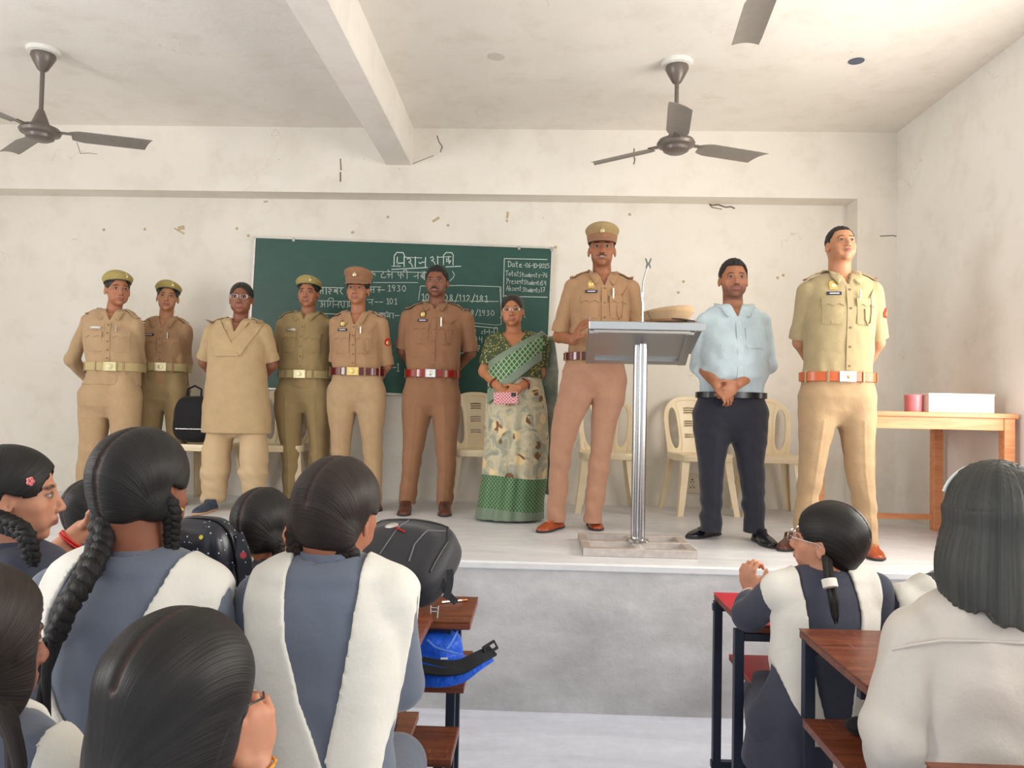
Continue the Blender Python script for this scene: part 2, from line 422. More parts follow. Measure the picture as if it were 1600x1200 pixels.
fan(pf, 0.48, (84, 204, 324), 'ceiling fan nearest the camera, only one blade tip showing at the top edge')

# ------------------------------------------------------------------ chalk board
bx0, bz1 = aty(397, 370, YB - 0.04)[[0, 2]]; bx1 = aty(859, 387, YB - 0.04)[0]; bzt2 = aty(859, 387, YB - 0.04)[2]; bz0 = aty(640, 611, YB - 0.04)[2]
tilt = math.atan2(bzt2 - bz1, bx1 - bx0)
bt = thing('green_chalkboard', 'long green chalkboard with white chalk writing on the back wall', 'chalkboard', ((bx0+bx1)/2, YB, (bz1+bz0)/2))
bw = (bx1 - bx0)/math.cos(tilt); bh = bz1 - bz0
def brd(px, py, off=0.0):
    """a pixel of the photograph as a point of the board plane (local to the board)"""
    q = aty(px, py, YB - 0.032); return q[0] - (bx0+bx1)/2, q[2] - (bz1+bz0)/2
t_ = NT('green_board'); v = t_.coord(); n = t_.noise(v, 2.2, 5, 0.65, 0.8); n2 = t_.noise(t_.coord(scale=(1, 1, 4)), 6, 4, 0.6, 1.5)
t_.col(t_.mix(t_.math('MULTIPLY', t_.math('MULTIPLY', n, n2), 0.5), rgb(24, 70, 60), rgb(82, 118, 108))); t_.set(0.42, 0, 0.45); M_board = t_.m
Rt = roty(-tilt)
zt = (bzt2 - bz1)/2
def frame_corner(x, z): return Rt @ np.array([x, 0, z]) + np.array([0, 0, zt + 0.0])
m = MB(); m.box((0, -0.016, zt), (bw, 0.03, bh), Rt); m.build('board_panel', M_board, bt, smooth=False)
m = MB(); fr = 0.016
M_alu = plain('board_frame_aluminium', (0.62, 0.60, 0.55, 1), 0.4, 0.3)
for (x, z, w, h) in [(0, bh/2, bw + 2*fr, fr), (0, -bh/2, bw + 2*fr, fr), (-bw/2 - fr/2, 0, fr, bh), (bw/2 + fr/2, 0, fr, bh)]:
    c = frame_corner(x, z); m.box((c[0], -0.019, c[2]), (w, 0.038, h), Rt, 0.002)
m.build('board_frame', M_alu, bt)
for x, z in [(-bw/2 + .3, bh/2 - .01), (bw/2 - 0.25, bh/2 - 0.01), (bw/2, bh/2 - 0.01)]:
    m = MB(); c = frame_corner(x, z); m.box((c[0], -0.037, c[2]), (0.02, 0.008, 0.03)); m.build('fixing_clip', plain('clip_steel', (0.4, 0.4, 0.4, 1), 0.4, 0.8), bt)

# chalk handwriting: every glyph is a few strokes on a 0..1 x 0..1 cell (Devanagari hangs from y = 1)
G = {
 '0': ['.5,1 .15,.8 .1,.4 .4,0 .75,.2 .85,.65 .5,1'], '1': ['.2,.8 .5,1 .5,0', '.2,0 .8,0'], 'I': ['.5,1 .5,0'],
 '2': ['.15,.75 .4,1 .75,.85 .7,.55 .15,0 .85,.05'], '3': ['.2,.95 .75,.9 .4,.55 .8,.3 .5,0 .15,.1'], '4': ['.2,1 .2,.5 .8,.5', '.7,1 .7,0'],
 '5': ['.8,1 .25,1 .2,.6 .6,.6 .8,.3 .5,0 .15,.1'], '6': ['.7,1 .3,.7 .15,.3 .4,0 .75,.2 .6,.5 .2,.4'], '7': ['.15,1 .85,1 .4,0', '.3,.5 .75,.5'],
 '8': ['.5,.5 .2,.75 .5,1 .8,.75 .5,.5 .15,.25 .5,0 .85,.25 .5,.5'], '9': ['.8,.8 .5,1 .2,.8 .4,.5 .8,.7 .8,.8 .6,0'],
 '/': ['.2,-.15 .8,1.15'], '-': ['.1,.5 .9,.5'], '.': ['.45,.05 .55,.05'],
 'D': ['.25,1 .2,0', '.0,.9 .6,1 1,.6 .8,.1 .1,0'], 'a': ['.8,.55 .4,.6 .15,.3 .4,0 .75,.2 .8,.55 .9,0'], 't': ['.4,1 .4,.1 .7,0', '.1,.65 .75,.65'],
 'e': ['.15,.3 .8,.4 .5,.6 .15,.35 .3,0 .85,.05'], 'T': ['0,1 1,1', '.5,1 .45,0'], 'o': ['.5,.6 .15,.3 .5,0 .85,.3 .5,.6'], 'l': ['.3,0 .6,.9 .4,1 .35,.2 .7,0'],
 'S': ['.85,.9 .4,1 .2,.7 .8,.35 .5,0 .1,.1'], 'u': ['.15,.6 .2,.1 .6,.05 .8,.6 .85,0'], 'd': ['.8,.55 .3,.6 .2,.15 .6,0 .85,1 .9,0'], 'n': ['.15,.6 .2,0 .25,.45 .7,.6 .85,0'],
 's': ['.8,.55 .3,.55 .7,.25 .5,0 .15,.05'], 'P': ['.3,1 .2,-.1', '.0,.9 .7,1 .9,.7 .3,.45'], 'r': ['.2,.6 .3,0', '.25,.4 .8,.6'], 'A': ['.0,0 .5,1 .9,0', '.1,.4 .9,.4'], 'b': ['.25,1 .2,0 .7,.1 .7,.5 .2,.4'],
 # Devanagari
 'ma': ['.1,1 .1,.35 .25,.2 .1,.15 .1,.35 .8,.35', '.8,1 .8,0'], 'sha': ['.0,.8 .3,.95 .4,.6 .15,.45 .45,.3 .55,0', '.85,1 .85,0'], 'na': ['.8,1 .8,0', '.1,.5 .3,.35 .45,.5 .8,.5'],
 'ka': ['.5,1 .5,0', '.5,.6 .15,.75 .1,.35 .5,.5 .85,.7 .95,.3'], 'ta': ['.8,1 .8,0', '.8,.6 .35,.6 .2,.3 .45,.05'], 'kta': ['.35,1 .35,.2', '.35,.6 .1,.7 .1,.4 .6,.5 .4,.1', '.85,1 .85,0'],
 'Ta': ['.5,1 .5,.75 .15,.55 .2,.1 .8,.05 .9,.2'], 'la': ['.1,.5 .3,.7 .45,.35 .25,.1', '.4,.6 .85,.6', '.85,1 .85,0'], 'pha': ['.1,1 .15,.5 .5,.4', '.5,1 .5,0', '.5,.6 .85,.7 .9,.3'], 'ra': ['.3,1 .55,.8 .3,.5 .8,0'],
 'ba': ['.8,1 .8,0', '.8,.7 .3,.7 .2,.35 .8,.35', '.3,.65 .7,.4'], 'sa': ['.2,1 .4,.75 .2,.5 .5,.05', '.3,.5 .85,.5', '.85,1 .85,0'], 'i_': ['.3,1 .3,.7 .7,.75 .6,.4 .2,.4 .5,0'], 'a_': ['.1,.85 .35,.95 .4,.65 .2,.5 .45,.35 .3,.05 .05,.2', '.4,.5 .85,.5', '.85,1 .85,0'],
 'ga': ['.3,1 .3,.4 .1,.3', '.8,1 .8,0'], 'ja': ['.85,1 .85,0', '.85,.55 .3,.5 .15,.2 .5,.1'], 'va': ['.8,1 .8,0', '.8,.65 .3,.6 .25,.25 .8,.4'], 'ha': ['.5,1 .5,.75 .25,.6 .7,.45 .3,.2 .6,-.1'],
 'aa': ['.5,1 .5,0'], 'ii': ['.5,1 .5,0', '.5,1 .4,1.35 .0,1.3 -.2,1'], 'ikar': ['.4,0 .4,1.1 .7,1.45 1.3,1.4 1.5,1'], 'e': ['.15,.3 .8,.4 .5,.6 .15,.35 .3,0 .85,.05'], 'ekar': ['.5,1 .2,1.35'], 'o_': ['.5,1 .5,0', '.5,1 .2,1.35'], 'nuk': ['.5,1.2 .55,1.22'],
}
chalk = MB()
def stroke(pts, w=0.0055):
    for (x0, z0), (x1, z1) in zip(pts[:-1], pts[1:]):
        d = np.array([x1-x0, z1-z0]); L = np.hypot(*d)
        if L < 1e-6: continue
        d /= L; n = np.array([-d[1], d[0]])*w/2; a = np.array([x0, z0]) - d*w*0.3; b = np.array([x1, z1]) + d*w*0.3
        q = [a+n, b+n, b-n, a-n]; chalk.raw([(p[0], -0.0335, p[1]) for p in q] + [(p[0], -0.0312, p[1]) for p in q], [(0, 1, 2, 3), (7, 6, 5, 4), (0, 4, 5, 1), (1, 5, 6, 2), (2, 6, 7, 3), (3, 7, 4, 0)])
rj = random.Random(4)
def writes(tokens, px, py, wpx, hpx, adv=None, w=0.0050, bar=False, dx=0.03):
    """tokens written left to right; px,py = photo pixel of the lower left corner of the first cell"""
    x = px; adv = adv or wpx*1.12
    for t in tokens:
        if t == ' ': x += adv*0.7; continue
        zero = t in ('ikar', 'ekar', 'nuk')
        slope = 0.028*(x - px)
        for st in G.get(t, []):
            P = [tuple(map(float, q.split(','))) for q in st.split()]
            stroke([brd(x + (a + rj.uniform(-dx, dx))*wpx, py + slope - (b + rj.uniform(-dx, dx))*hpx) for a, b in P], w)
        if t == 'ikar': x += adv*0.55
        elif t in ('ekar', 'nuk'): x += 0
        elif t in ('aa', 'ii', 'o_', 'I', '1', '-', '/'): x += adv*0.72
        else: x += adv
    if bar: stroke([brd(px - 2, py - hpx), brd(x, py - hpx + 0.02*(x-px))], w)
def line(*pts, w=0.0045): stroke([brd(*p) for p in pts], w)
writes(['ikar', 'ma', 'sha', 'na'], 610, 416, 15, 15, w=0.007, bar=False); line((632, 402), (659, 403)); line((626, 416), (612, 416))
writes(['sha', 'ikar', 'kta'], 672, 413, 14, 13, w=0.006); line((684, 402), (705, 401)); line((612, 421), (668, 418), w=0.006); line((697, 417), (720, 416), w=0.006)
writes(['ka', ' ', 'Ta', 'ekar', 'la', ' ', 'pha', 'ii', ' ', 'na', 'nuk', 'ba', 'ra'], 577, 434, 10, 10, w=0.004, bar=True, adv=10)
line((664, 424), (659, 430), (660, 434), (664, 437)); line((707, 424), (710, 429), (708, 434), (703, 439))
line((583, 441.5), (653, 441.5), w=0.004)
writes(['sa', 'aa', 'i_', 'ba', 'ra'], 497, 459, 9, 10, w=0.005, bar=True, adv=8.5); writes(['sa', 'aa'], 576, 457, 10, 9, w=0.004, bar=True)
line((590, 453), (601, 453)); writes('1930', 605, 455, 7.5, 9.5, w=0.004, dx=0.02)
writes(['a_', 'ikar', 'ga', 'na', 'sha', 'aa', 'ma', 'na'], 500, 480, 9, 10, w=0.004, bar=True, adv=8.5); writes(['na'], 575, 476, 8, 8, w=0.004, bar=True)
line((586, 472), (591, 472)); line((593, 472), (598, 472)); writes('101', 603, 475, 6.5, 9, w=0.004, dx=0.02)
line((502, 490), (540, 491)); line((578, 491), (600, 491)); writes(['sa', 'ekar', 'va', 'aa'], 594, 497, 9, 8, w=0.004, bar=True, adv=8); line((617, 493), (624, 493))
writes('102/108/112/181', 658, 469, 7.2, 10, w=0.0045, adv=8.4, dx=0.02); line((654, 469), (657, 447), (720, 446), (781, 448), (783, 484), w=0.004); line((660, 470), (779, 471), w=0.004)
writes('1098/1930', 715, 492, 6.5, 8.5, w=0.0035, adv=7.2, dx=0.02); line((783, 448), (783, 507), (776, 508), (735, 504), w=0.003)
line((736, 509), (778, 513), w=0.005); writes(['i_', ' ', 'ja', 'na', 'na', 'ii'], 738, 522, 8, 8.5, w=0.004, adv=7.5)
writes('94', 740, 535, 7, 9, w=0.004); writes('7', 744, 549, 7, 9, w=0.004); line((737, 547), (741, 547)); writes('-1', 613, 580, 7, 12, w=0.004); line((740, 552), (700, 551), w=0.003)
line((788, 404), (786.5, 464), w=0.005); line((788, 404), (855, 405.5), w=0.005); line((813, 463.5), (855, 464.5), w=0.005); line((786.5, 462), (813, 463.5), w=0.005)
writes('Date', 793, 417, 6, 9, w=0.004, adv=5.8); writes('-06-10-2025', 818, 418, 4.6, 7, w=0.0035, adv=4.1)
writes('Total', 790, 431, 4.6, 8, w=0.0035, adv=4.2); writes('Students-76', 811, 432.5, 4.2, 7, w=0.0032, adv=4.2)
writes('Present', 791, 443, 4.2, 8, w=0.0032, adv=3.9); writes('Students', 818, 444.5, 4.0, 7, w=0.0032, adv=3.5); writes('59', 845, 446, 4.5, 7, w=0.0035, adv=4.6)
writes('Absent', 791, 454, 4.4, 8, w=0.0032, adv=4.0); writes('Students', 816, 456, 4.0, 7, w=0.0032, adv=3.5); writes('17', 844, 456, 4.4, 7, w=0.0035, adv=5)
M_chalk = plain('chalk', (0.62, 0.70, 0.64, 1), 0.95, var=0.25, scale=120)
co = chalk.build('chalk_writing', M_chalk, bt, smooth=False); co['label'] = 'white chalk handwriting and ruled lines'

# ------------------------------------------------------------------ table by the right wall, with cup and box
M_twood = NT('table_orange_wood'); v = M_twood.coord(scale=(1.2, 14, 14)); n = M_twood.noise(v, 3, 5, 0.6, 0.8)
M_twood.col(M_twood.ramp(n, [(0.3, rgb(196, 126, 84)), (0.7, rgb(226, 160, 112))])); M_twood.set(0.4); M_twood = M_twood.m
tx0, tx1, ty0, ty1, tz = 1.80, 2.61, 4.27, 5.07, 1.452
t = thing('wooden_table', 'orange-brown wooden table against the right wall behind the tall officer', 'table', ((tx0+tx1)/2, (ty0+ty1)/2, STG))
b = t.location
m = MB(); m.box(((tx0+tx1)/2 - 0.025, (ty0+ty1)/2 + 0.01, tz - 0.014), (tx1-tx0+0.08, ty1-ty0+0.03, 0.028), bev=0.004); m.build('table_top', M_twood, t, b)
m = MB(); a = 0.065
for y in (ty0 + 0.02, ty1 - 0.02): m.box(((tx0+tx1)/2, y, tz - 0.028 - a/2), (tx1-tx0, 0.022, a))
for x in (tx0 + 0.02, tx1 - 0.02): m.box((x, (ty0+ty1)/2, tz - 0.028 - a/2), (0.022, ty1-ty0 - 0.06, a))
m.build('apron', M_twood, t, b)
for x in (tx0 + 0.03, tx1 - 0.03):
    for y in (ty0 + 0.03, ty1 - 0.03):
        m = MB(); m.box((x, y, (STG + tz - 0.028)/2), (0.058, 0.058, tz - 0.028 - STG), bev=0.003); m.build('leg', M_twood, t, b)
m = MB(); m.box(((tx0+tx1)/2, ty1 - 0.03, STG + 0.085), (tx1-tx0 - 0.07, 0.022, 0.035)); m.build('stretcher', M_twood, t, b)
c = aty(1427, 642, 4.45); m = MB(); z = tz
m.lathe([(0.001, z), (0.044, z), (0.046, z + 0.01), (0.048, z + 0.095), (0.045, z + 0.098), (0.001, z + 0.085)], (c[0], 4.45, 0))
tag(m.build('pink_tin', plain('pink_enamel', rgb(214, 128, 138), 0.35), base=None), 'small pink round tin on the wooden table', 'tin')
c0 = aty(1447, 640, 4.40)[0]; c1 = aty(1549, 640, 4.40)[0]
t = thing('carton', 'white rectangular box lying beside the pink tin on the table', 'box', ((c0+c1)/2, 4.45, tz))
m = MB(); m.box((0, 0, 0.05), (c1-c0, 0.16, 0.10), bev=0.002); m.build('carton_body', plain('white_card', (0.80, 0.79, 0.76, 1), 0.7), t)
m = MB(); m.box((0, 0, 0.101), (c1-c0 + 0.004, 0.165, 0.012), bev=0.002); m.build('carton_lid', plain('white_card2', (0.82, 0.81, 0.78, 1), 0.7), t)

# ------------------------------------------------------------------ lectern of polished steel
t_ = NT('polished_steel'); v = t_.coord(scale=(3, 3, 120)); n = t_.noise(v, 3, 3)
t_.col((0.50, 0.50, 0.50, 1)); t_.set(t_.ramp(n, [(0.2, 0.16), (0.8, 0.28)]), 1.0); M_steel = t_.m
t_ = NT('satin_steel'); n = t_.noise(t_.coord(scale=(40, 2, 2)), 4, 3); t_.col((0.48, 0.49, 0.50, 1)); t_.set(t_.ramp(n, [(0.2, 0.30), (0.8, 0.42)]), 1.0); M_satin = t_.m
t_ = NT('base_steel'); n = t_.noise(t_.coord(), 30, 3); t_.col(t_.ramp(n, [(0.3, (0.55, 0.50, 0.47, 1)), (0.7, (0.68, 0.62, 0.58, 1))])); t_.set(0.42, 0.75); M_bsteel = t_.m
LB = [atz(903, 833, STG + 0.04), atz(1055, 835, STG + 0.04), atz(1097, 860, STG + 0.04), atz(912, 858, STG + 0.04)]
ly0 = (LB[2][1] + LB[3][1])/2; ly1 = (LB[0][1] + LB[1][1])/2; lx0 = (LB[0][0] + LB[3][0])/2; lx1 = (LB[1][0] + LB[2][0])/2
lcx, lcy = (lx0+lx1)/2, (ly0+ly1)/2
lt = thing('steel_lectern', 'polished stainless steel lectern with a slanted reading box on a round column', 'lectern', (lcx, lcy, STG))
b = lt.location; hw, hd = (lx1-lx0)/2, (ly1-ly0)/2
m = MB(); w = 0.045
for y in (lcy - hd + w/2, lcy, lcy + hd - w/2): m.box((lcx, y, STG + 0.02), (2*hw, w, 0.04), bev=0.003)
for x in (lcx - hw + w/2, lcx, lcx + hw - w/2): m.box((x, lcy, STG + 0.0195), (w, 2*hd - 0.006, 0.037), bev=0.003)
m.build('base_frame', M_bsteel, lt, b)
pcx = aty(998, 700, lcy)[0]; ptop = 1.90
m = MB(); m.lathe([(0.001, STG + 0.04), (0.058, STG + 0.04), (0.058, STG + 0.052), (0.036, STG + 0.058), (0.034, STG + 0.065), (0.001, STG + 0.065)], (pcx, lcy, 0)); m.build('column_foot', M_steel, lt, b)
m = MB(); m.tube([(pcx - 0.014, lcy, STG + 0.045), (pcx - 0.014, lcy, 1.815)], 0.021, 28); m.tube([(pcx + 0.012, lcy - 0.012, STG + 0.045), (pcx + 0.012, lcy - 0.012, 1.815)], 0.025, 28); m.build('column', M_steel, lt, b)
# reading box: front rim high, falls towards the speaker
yf = lcy - 0.20; zf = aty(1000, 518, yf)[2]; yb2 = yf + 0.44; zb = aty(990, 566, yb2)[2]
X0 = aty(921, 515, yf)[0]; X1 = aty(1085, 517, yf)[0]; X0b = aty(915, 566, yb2)[0]; X1b = aty(1071, 566, yb2)[0]
def quadplate(m, A, B, C_, D, th):
    A, B, C_, D = [np.asarray(q, float) for q in (A, B, C_, D)]; n = nrm(np.cross(B - A, D - A))*th
    m.raw([A, B, C_, D, A + n, B + n, C_ + n, D + n], [(3, 2, 1, 0), (4, 5, 6, 7), (0, 1, 5, 4), (1, 2, 6, 5), (2, 3, 7, 6), (3, 0, 4, 7)])
m = MB(); X0a, X1a = X0 - 0.0, X1 + 0.0
quadplate(m, (X0a, yf, zf), (X1a, yf, zf), (X1b, yb2, zb), (X0b, yb2, zb), 0.003)
# raised rails round the recessed underside panel
def rail(P, Q, w_): 
    P, Q = np.array(P), np.array(Q); d = nrm(Q - P); up_ = nrm(np.cross((X1a - X0a, 0, 0), (0, yb2-yf, zb-zf))); side_ = np.cross(d, up_)
    m.raw([P - side_*w_ - up_*0.014, P + side_*w_ - up_*0.014, Q + side_*w_ - up_*0.014, Q - side_*w_ - up_*0.014, P - side_*w_, P + side_*w_, Q + side_*w_, Q - side_*w_], [(0, 1, 2, 3), (4, 7, 6, 5), (0, 4, 5, 1), (1, 5, 6, 2), (2, 6, 7, 3), (3, 7, 4, 0)])
e = 0.022
rail((X0a + e, yf + 0.012, zf), (X1a - e, yf + 0.012, zf), 0.018); rail((X0b + e, yb2 - 0.03, zb + 0.01), (X1b - e, yb2 - 0.03, zb + 0.01), 0.028)
rail((X0a + e, yf, zf), (X0b + e, yb2, zb), 0.022); rail((X1a - e, yf, zf), (X1b - e, yb2, zb), 0.022)
m.build('box_underside', M_satin, lt, b, smooth=False)
m = MB(); hb = 0.10
quadplate(m, (X0a, yf, zf), (X0b, yb2, zb), (X0b, yb2, zb + 0.05), (X0a, yf, zf + 0.07), 0.003)
quadplate(m, (X1a + 0.003, yf, zf), (X1b, yb2, zb), (X1b, yb2, zb + 0.05), (X1a + 0.003, yf, zf + 0.07), 0.003)
quadplate(m, (X0b, yb2, zb), (X1b, yb2, zb), (X1b, yb2, zb + 0.05), (X0b, yb2, zb + 0.05), 0.003)
m.build('box_sides', M_satin, lt, b, smooth=False)
RX0 = aty(920, 510, yf)[0]; RX1 = aty(1102, 510, yf)[0]; zr1 = aty(1000, 503, yf)[2]
m = MB(); quadplate(m, (RX0, yf + 0.0, zr1 - 0.004), (RX1, yf, zr1 - 0.004), (X1b + 0.03, yb2, zb + 0.052), (X0b, yb2, zb + 0.052), 0.003); m.build('reading_plate', M_satin, lt, b, smooth=False)
m = MB(); m.box(((RX0+RX1)/2, yf - 0.004, (zf + zr1)/2 + 0.004), (RX1-RX0, 0.012, zr1 - zf - 0.006), bev=0.004)
m.build('front_rim', M_steel, lt, b)
# microphone holder
g0 = aty(1004, 503, yf + 0.03); g1 = aty(1013, 414, yf + 0.06)
mt = thing('microphone_stand', 'slim chrome gooseneck microphone holder standing up from the lectern', 'microphone holder', g0)
pts = [g0 + np.array([0, 0, -0.006]), g0 + (0, 0, 0.09), aty(1003, 462, yf + 0.03), aty(1005, 440, yf + 0.04), aty(1009, 425, yf + 0.05), g1]
m = MB(); m.tube(pts[:3], 0.0055, 12); m.build('stand_tube', M_steel, mt, g0)
m = MB(); m.tube([pts[2], pts[3], pts[4], pts[5]], 0.0042, 12); m.build('gooseneck', M_steel, mt, g0)
m = MB(); m.lathe([(0.001, -0.006), (0.009, -0.006), (0.009, 0.018), (0.001, 0.018)], pts[2], 14); m.tube([pts[2] + (0.008, 0, 0), pts[2] + (0.012, 0, -0.03), pts[2] + (0.011, 0, -0.075)], 0.0035, 8); m.build('collar', M_steel, mt, g0)
m = MB(); g = g1
m.box(g + (0, 0, 0.004), (0.018, 0.016, 0.016), bev=0.003)
for sx in (-1, 1):
    m.tube([g + (sx*0.004, 0, 0.006), g + (sx*0.009, 0, 0.02), g + (sx*0.014, 0, 0.034)], [0.005, 0.0045, 0.004], 8); m.tube([g + (sx*0.006, 0, 0.0), g + (sx*0.011, 0, -0.016)], [0.005, 0.0035], 8)
m.build('clip', plain('grey_plastic', (0.16, 0.17, 0.16, 1), 0.5), mt, g0)

# ------------------------------------------------------------------ school desks
def woodmat(name, c1, c2, rough=0.35, sc=(1.3, 16, 16)):
    t = NT(name); v = t.coord(scale=sc); n = t.noise(v, 2.4, 5, 0.6, 1.0); w = t.noise(t.coord(), 24, 4, 0.7)
    col = t.mix(1.0, t.ramp(n, [(0.3, c1), (0.7, c2)]), t.ramp(w, [(0.3, (0.85,)*3 + (1,)), (0.6, (1.05,)*3 + (1,))]), 'MULTIPLY')
    scr = t.noise(t.coord(scale=(30, 3, 3)), 6, 2); col = t.mix(t.ramp(scr, [(0.68, 0.0), (0.72, 0.35)]), col, (0.55, 0.42, 0.33, 1))
    t.col(col); t.set(rough, 0, 0.4); t.bump(n, 0.15, 0.003); return t.m
M_brown = woodmat('desk_brown_wood', rgb(92, 44, 28), rgb(142, 80, 52)); M_brownd = woodmat('desk_dusty_wood', rgb(120, 74, 54), rgb(150, 104, 82), 0.6)
M_red = plain('red_laminate', rgb(196, 36, 52), 0.35, var=0.1, scale=9); M_edge = plain('ply_edge', rgb(120, 60, 44), 0.6)
M_iron = plain('navy_iron', rgb(34, 42, 60), 0.45, 0.1)
def school_desk(label, x0, x1, y0, y1, z, top, edge, shelf_z, sy0, sy1, legs, th=0.026, seat=None, shelf_x0=None, shelf_mat=None, rot=0.0):
    c = ((x0+x1)/2, (y0+y1)/2, 0); t = thing('school_desk', label, 'desk', c, 0)
    m = MB(); m.cur = 0; m.box((c[0], c[1], z - 0.002), (x1-x0, y1-y0, 0.004)); m.cur = 1; m.box((c[0], c[1], z - th/2 - 0.003), (x1-x0 - 0.001, y1-y0 - 0.001, th - 0.004), bev=0.003)
    o = m.build('desk_top', [top, edge], t, c)
    sx0 = shelf_x0 if shelf_x0 is not None else x0 + 0.02
    m = MB(); m.cur = 0; m.box(((sx0+x1)/2, (sy0+sy1)/2, shelf_z - 0.002), (x1 - sx0 - 0.02, sy1-sy0, 0.004)); m.cur = 1; m.box(((sx0+x1)/2, (sy0+sy1)/2, shelf_z - 0.012), (x1 - sx0 - 0.021, sy1-sy0 - 0.001, 0.016))
    m.build('book_shelf', [shelf_mat or top, edge], t, c)
    for (lx, ly, lz) in legs:
        m = MB(); m.box((lx, ly, lz/2), (0.030, 0.030, lz), bev=0.002); m.build('leg', M_iron, t, c)
    m = MB(); xs = sorted(set(l[0] for l in legs))
    for lx in xs:
        ys = [l[1] for l in legs if l[0] == lx]
        for zz in (z - th - 0.018, shelf_z - 0.038): m.box((lx, (min(ys)+max(ys))/2, zz), (0.026, max(ys) - min(ys) + 0.02, 0.026))
    for ly in (legs[0][1], legs[1][1]):
        m.box(((xs[0]+xs[-1])/2, ly, z - th - 0.018), (xs[-1]-xs[0], 0.024, 0.024))
        m.box(((xs[0]+xs[-1])/2, ly, 0.12), (xs[-1]-xs[0], 0.024, 0.024))
    m.build('iron_frame', M_iron, t, c)
    if seat:
        a, b2, c2, d, zz, sm = seat; m = MB(); m.box(((a+b2)/2, (c2+d)/2, zz - 0.013), (b2-a, d-c2, 0.026), bev=0.003); m.build('bench_seat', sm, t, c)
        m = MB()
        for lx in xs: m.box((lx, (c2+d)/2, zz - 0.04), (0.026, d - c2 - 0.02, 0.026)); m.box((lx, c2 + 0.05, (zz - 0.04)/2), (0.028, 0.028, zz - 0.04)); m.box((lx, (c2 + d)/2, 0.12), (0.022, d - c2, 0.022))
        m.build('bench_frame', M_iron, t, c)
    return t
zt_ = 0.80; zr_ = 0.74; zq_ = 0.82
def X(px, py, z): return atz(px, py, z)[0]
def Yp(px, py, z): return atz(px, py, z)[1]
# far left desk (back pack on it)
d1 = school_desk('brown wooden school desk under the black backpack, front row of the left block', -1.15, X(748, 930, 0.73), 2.50, 2.83, 0.73, M_brown, M_brown, 0.55, 2.42, 2.78,
    [(-1.08, 2.56, 0.71), (-1.08, 2.76, 0.71), (aty(704, 1100, 2.60)[0], 2.60, 0.71), (aty(704, 1100, 2.60)[0], 2.77, 0.71)], seat=(-1.15, aty(712, 1150, 2.38)[0] , 2.26, 2.49, 0.40, M_brown))
d0 = school_desk('dusty brown wooden school desk in front of the girl in the wide white V stole', -1.25, X(668, 975, 0.79), 2.03, 2.36, 0.79, M_brown, M_brown, 0.56, 1.93, 2.19,
    [(-1.18, 2.07, 0.77), (-1.18, 2.22, 0.77), (aty(624, 1100, 2.20)[0], 2.07, 0.77), (aty(624, 1100, 2.20)[0], 2.22, 0.77)], shelf_mat=M_brownd, seat=(-1.25, -0.40, 1.36, 1.66, 0.46, M_brown))
dr = school_desk('red-topped school desk with a red shelf at the front of the right block', X(1109, 919, zr_), 1.75, 2.53, 2.97, zr_, M_red, M_edge, 0.545, 2.53, 2.85,
    [(aty(1154, 1000, 2.55)[0], 2.55, 0.72), (aty(1121, 1000, 2.92)[0], 2.92, 0.72), (1.68, 2.55, 0.72), (1.68, 2.92, 0.72)], seat=None)
db = school_desk('brown wooden school desk behind the girl with the raised hand', X(1238, 973, zq_), 1.75, 1.76, 2.21, zq_, M_brown, M_brown, 0.635, 1.76, 2.04,
    [(0.92, 1.84, 0.80), (aty(1263, 1060, 2.17)[0], 2.17, 0.80), (1.68, 1.84, 0.80), (1.68, 2.17, 0.80)], seat=None, shelf_x0=0.695)
dn = school_desk('nearest brown wooden desk at the lower right corner, behind the bob-haired girl', X(1425, 1172, zt_), 1.75, 1.05, 1.43, zt_, M_brown, M_brown, 0.60, 1.05, 1.40,
    [(0.78, 1.1, 0.78), (0.78, 1.40, 0.78), (1.68, 1.1, 0.78), (1.68, 1.40, 0.78)])
# benches the girls of the right block sit on (only slivers show)
def bench(label, x0, x1, y0, y1, z, mat):
    c = ((x0+x1)/2, (y0+y1)/2, 0); t = thing('school_bench', label, 'bench', c)
    m = MB(); m.box((c[0], c[1], z - 0.013), (x1-x0, y1-y0, 0.026), bev=0.003); m.build('bench_seat', mat, t, c)
    for lx in (x0 + 0.08, x1 - 0.08):
        for ly in (y0 + 0.04, y1 - 0.04): m = MB(); m.box((lx, ly, (z-0.026)/2), (0.028, 0.028, z - 0.026)); m.build('leg', M_iron, t, c)
    return t
bench('bench under the girl with the raised hand, behind the red desk', 0.72, 1.75, 2.24, 2.46, 0.43, M_red)
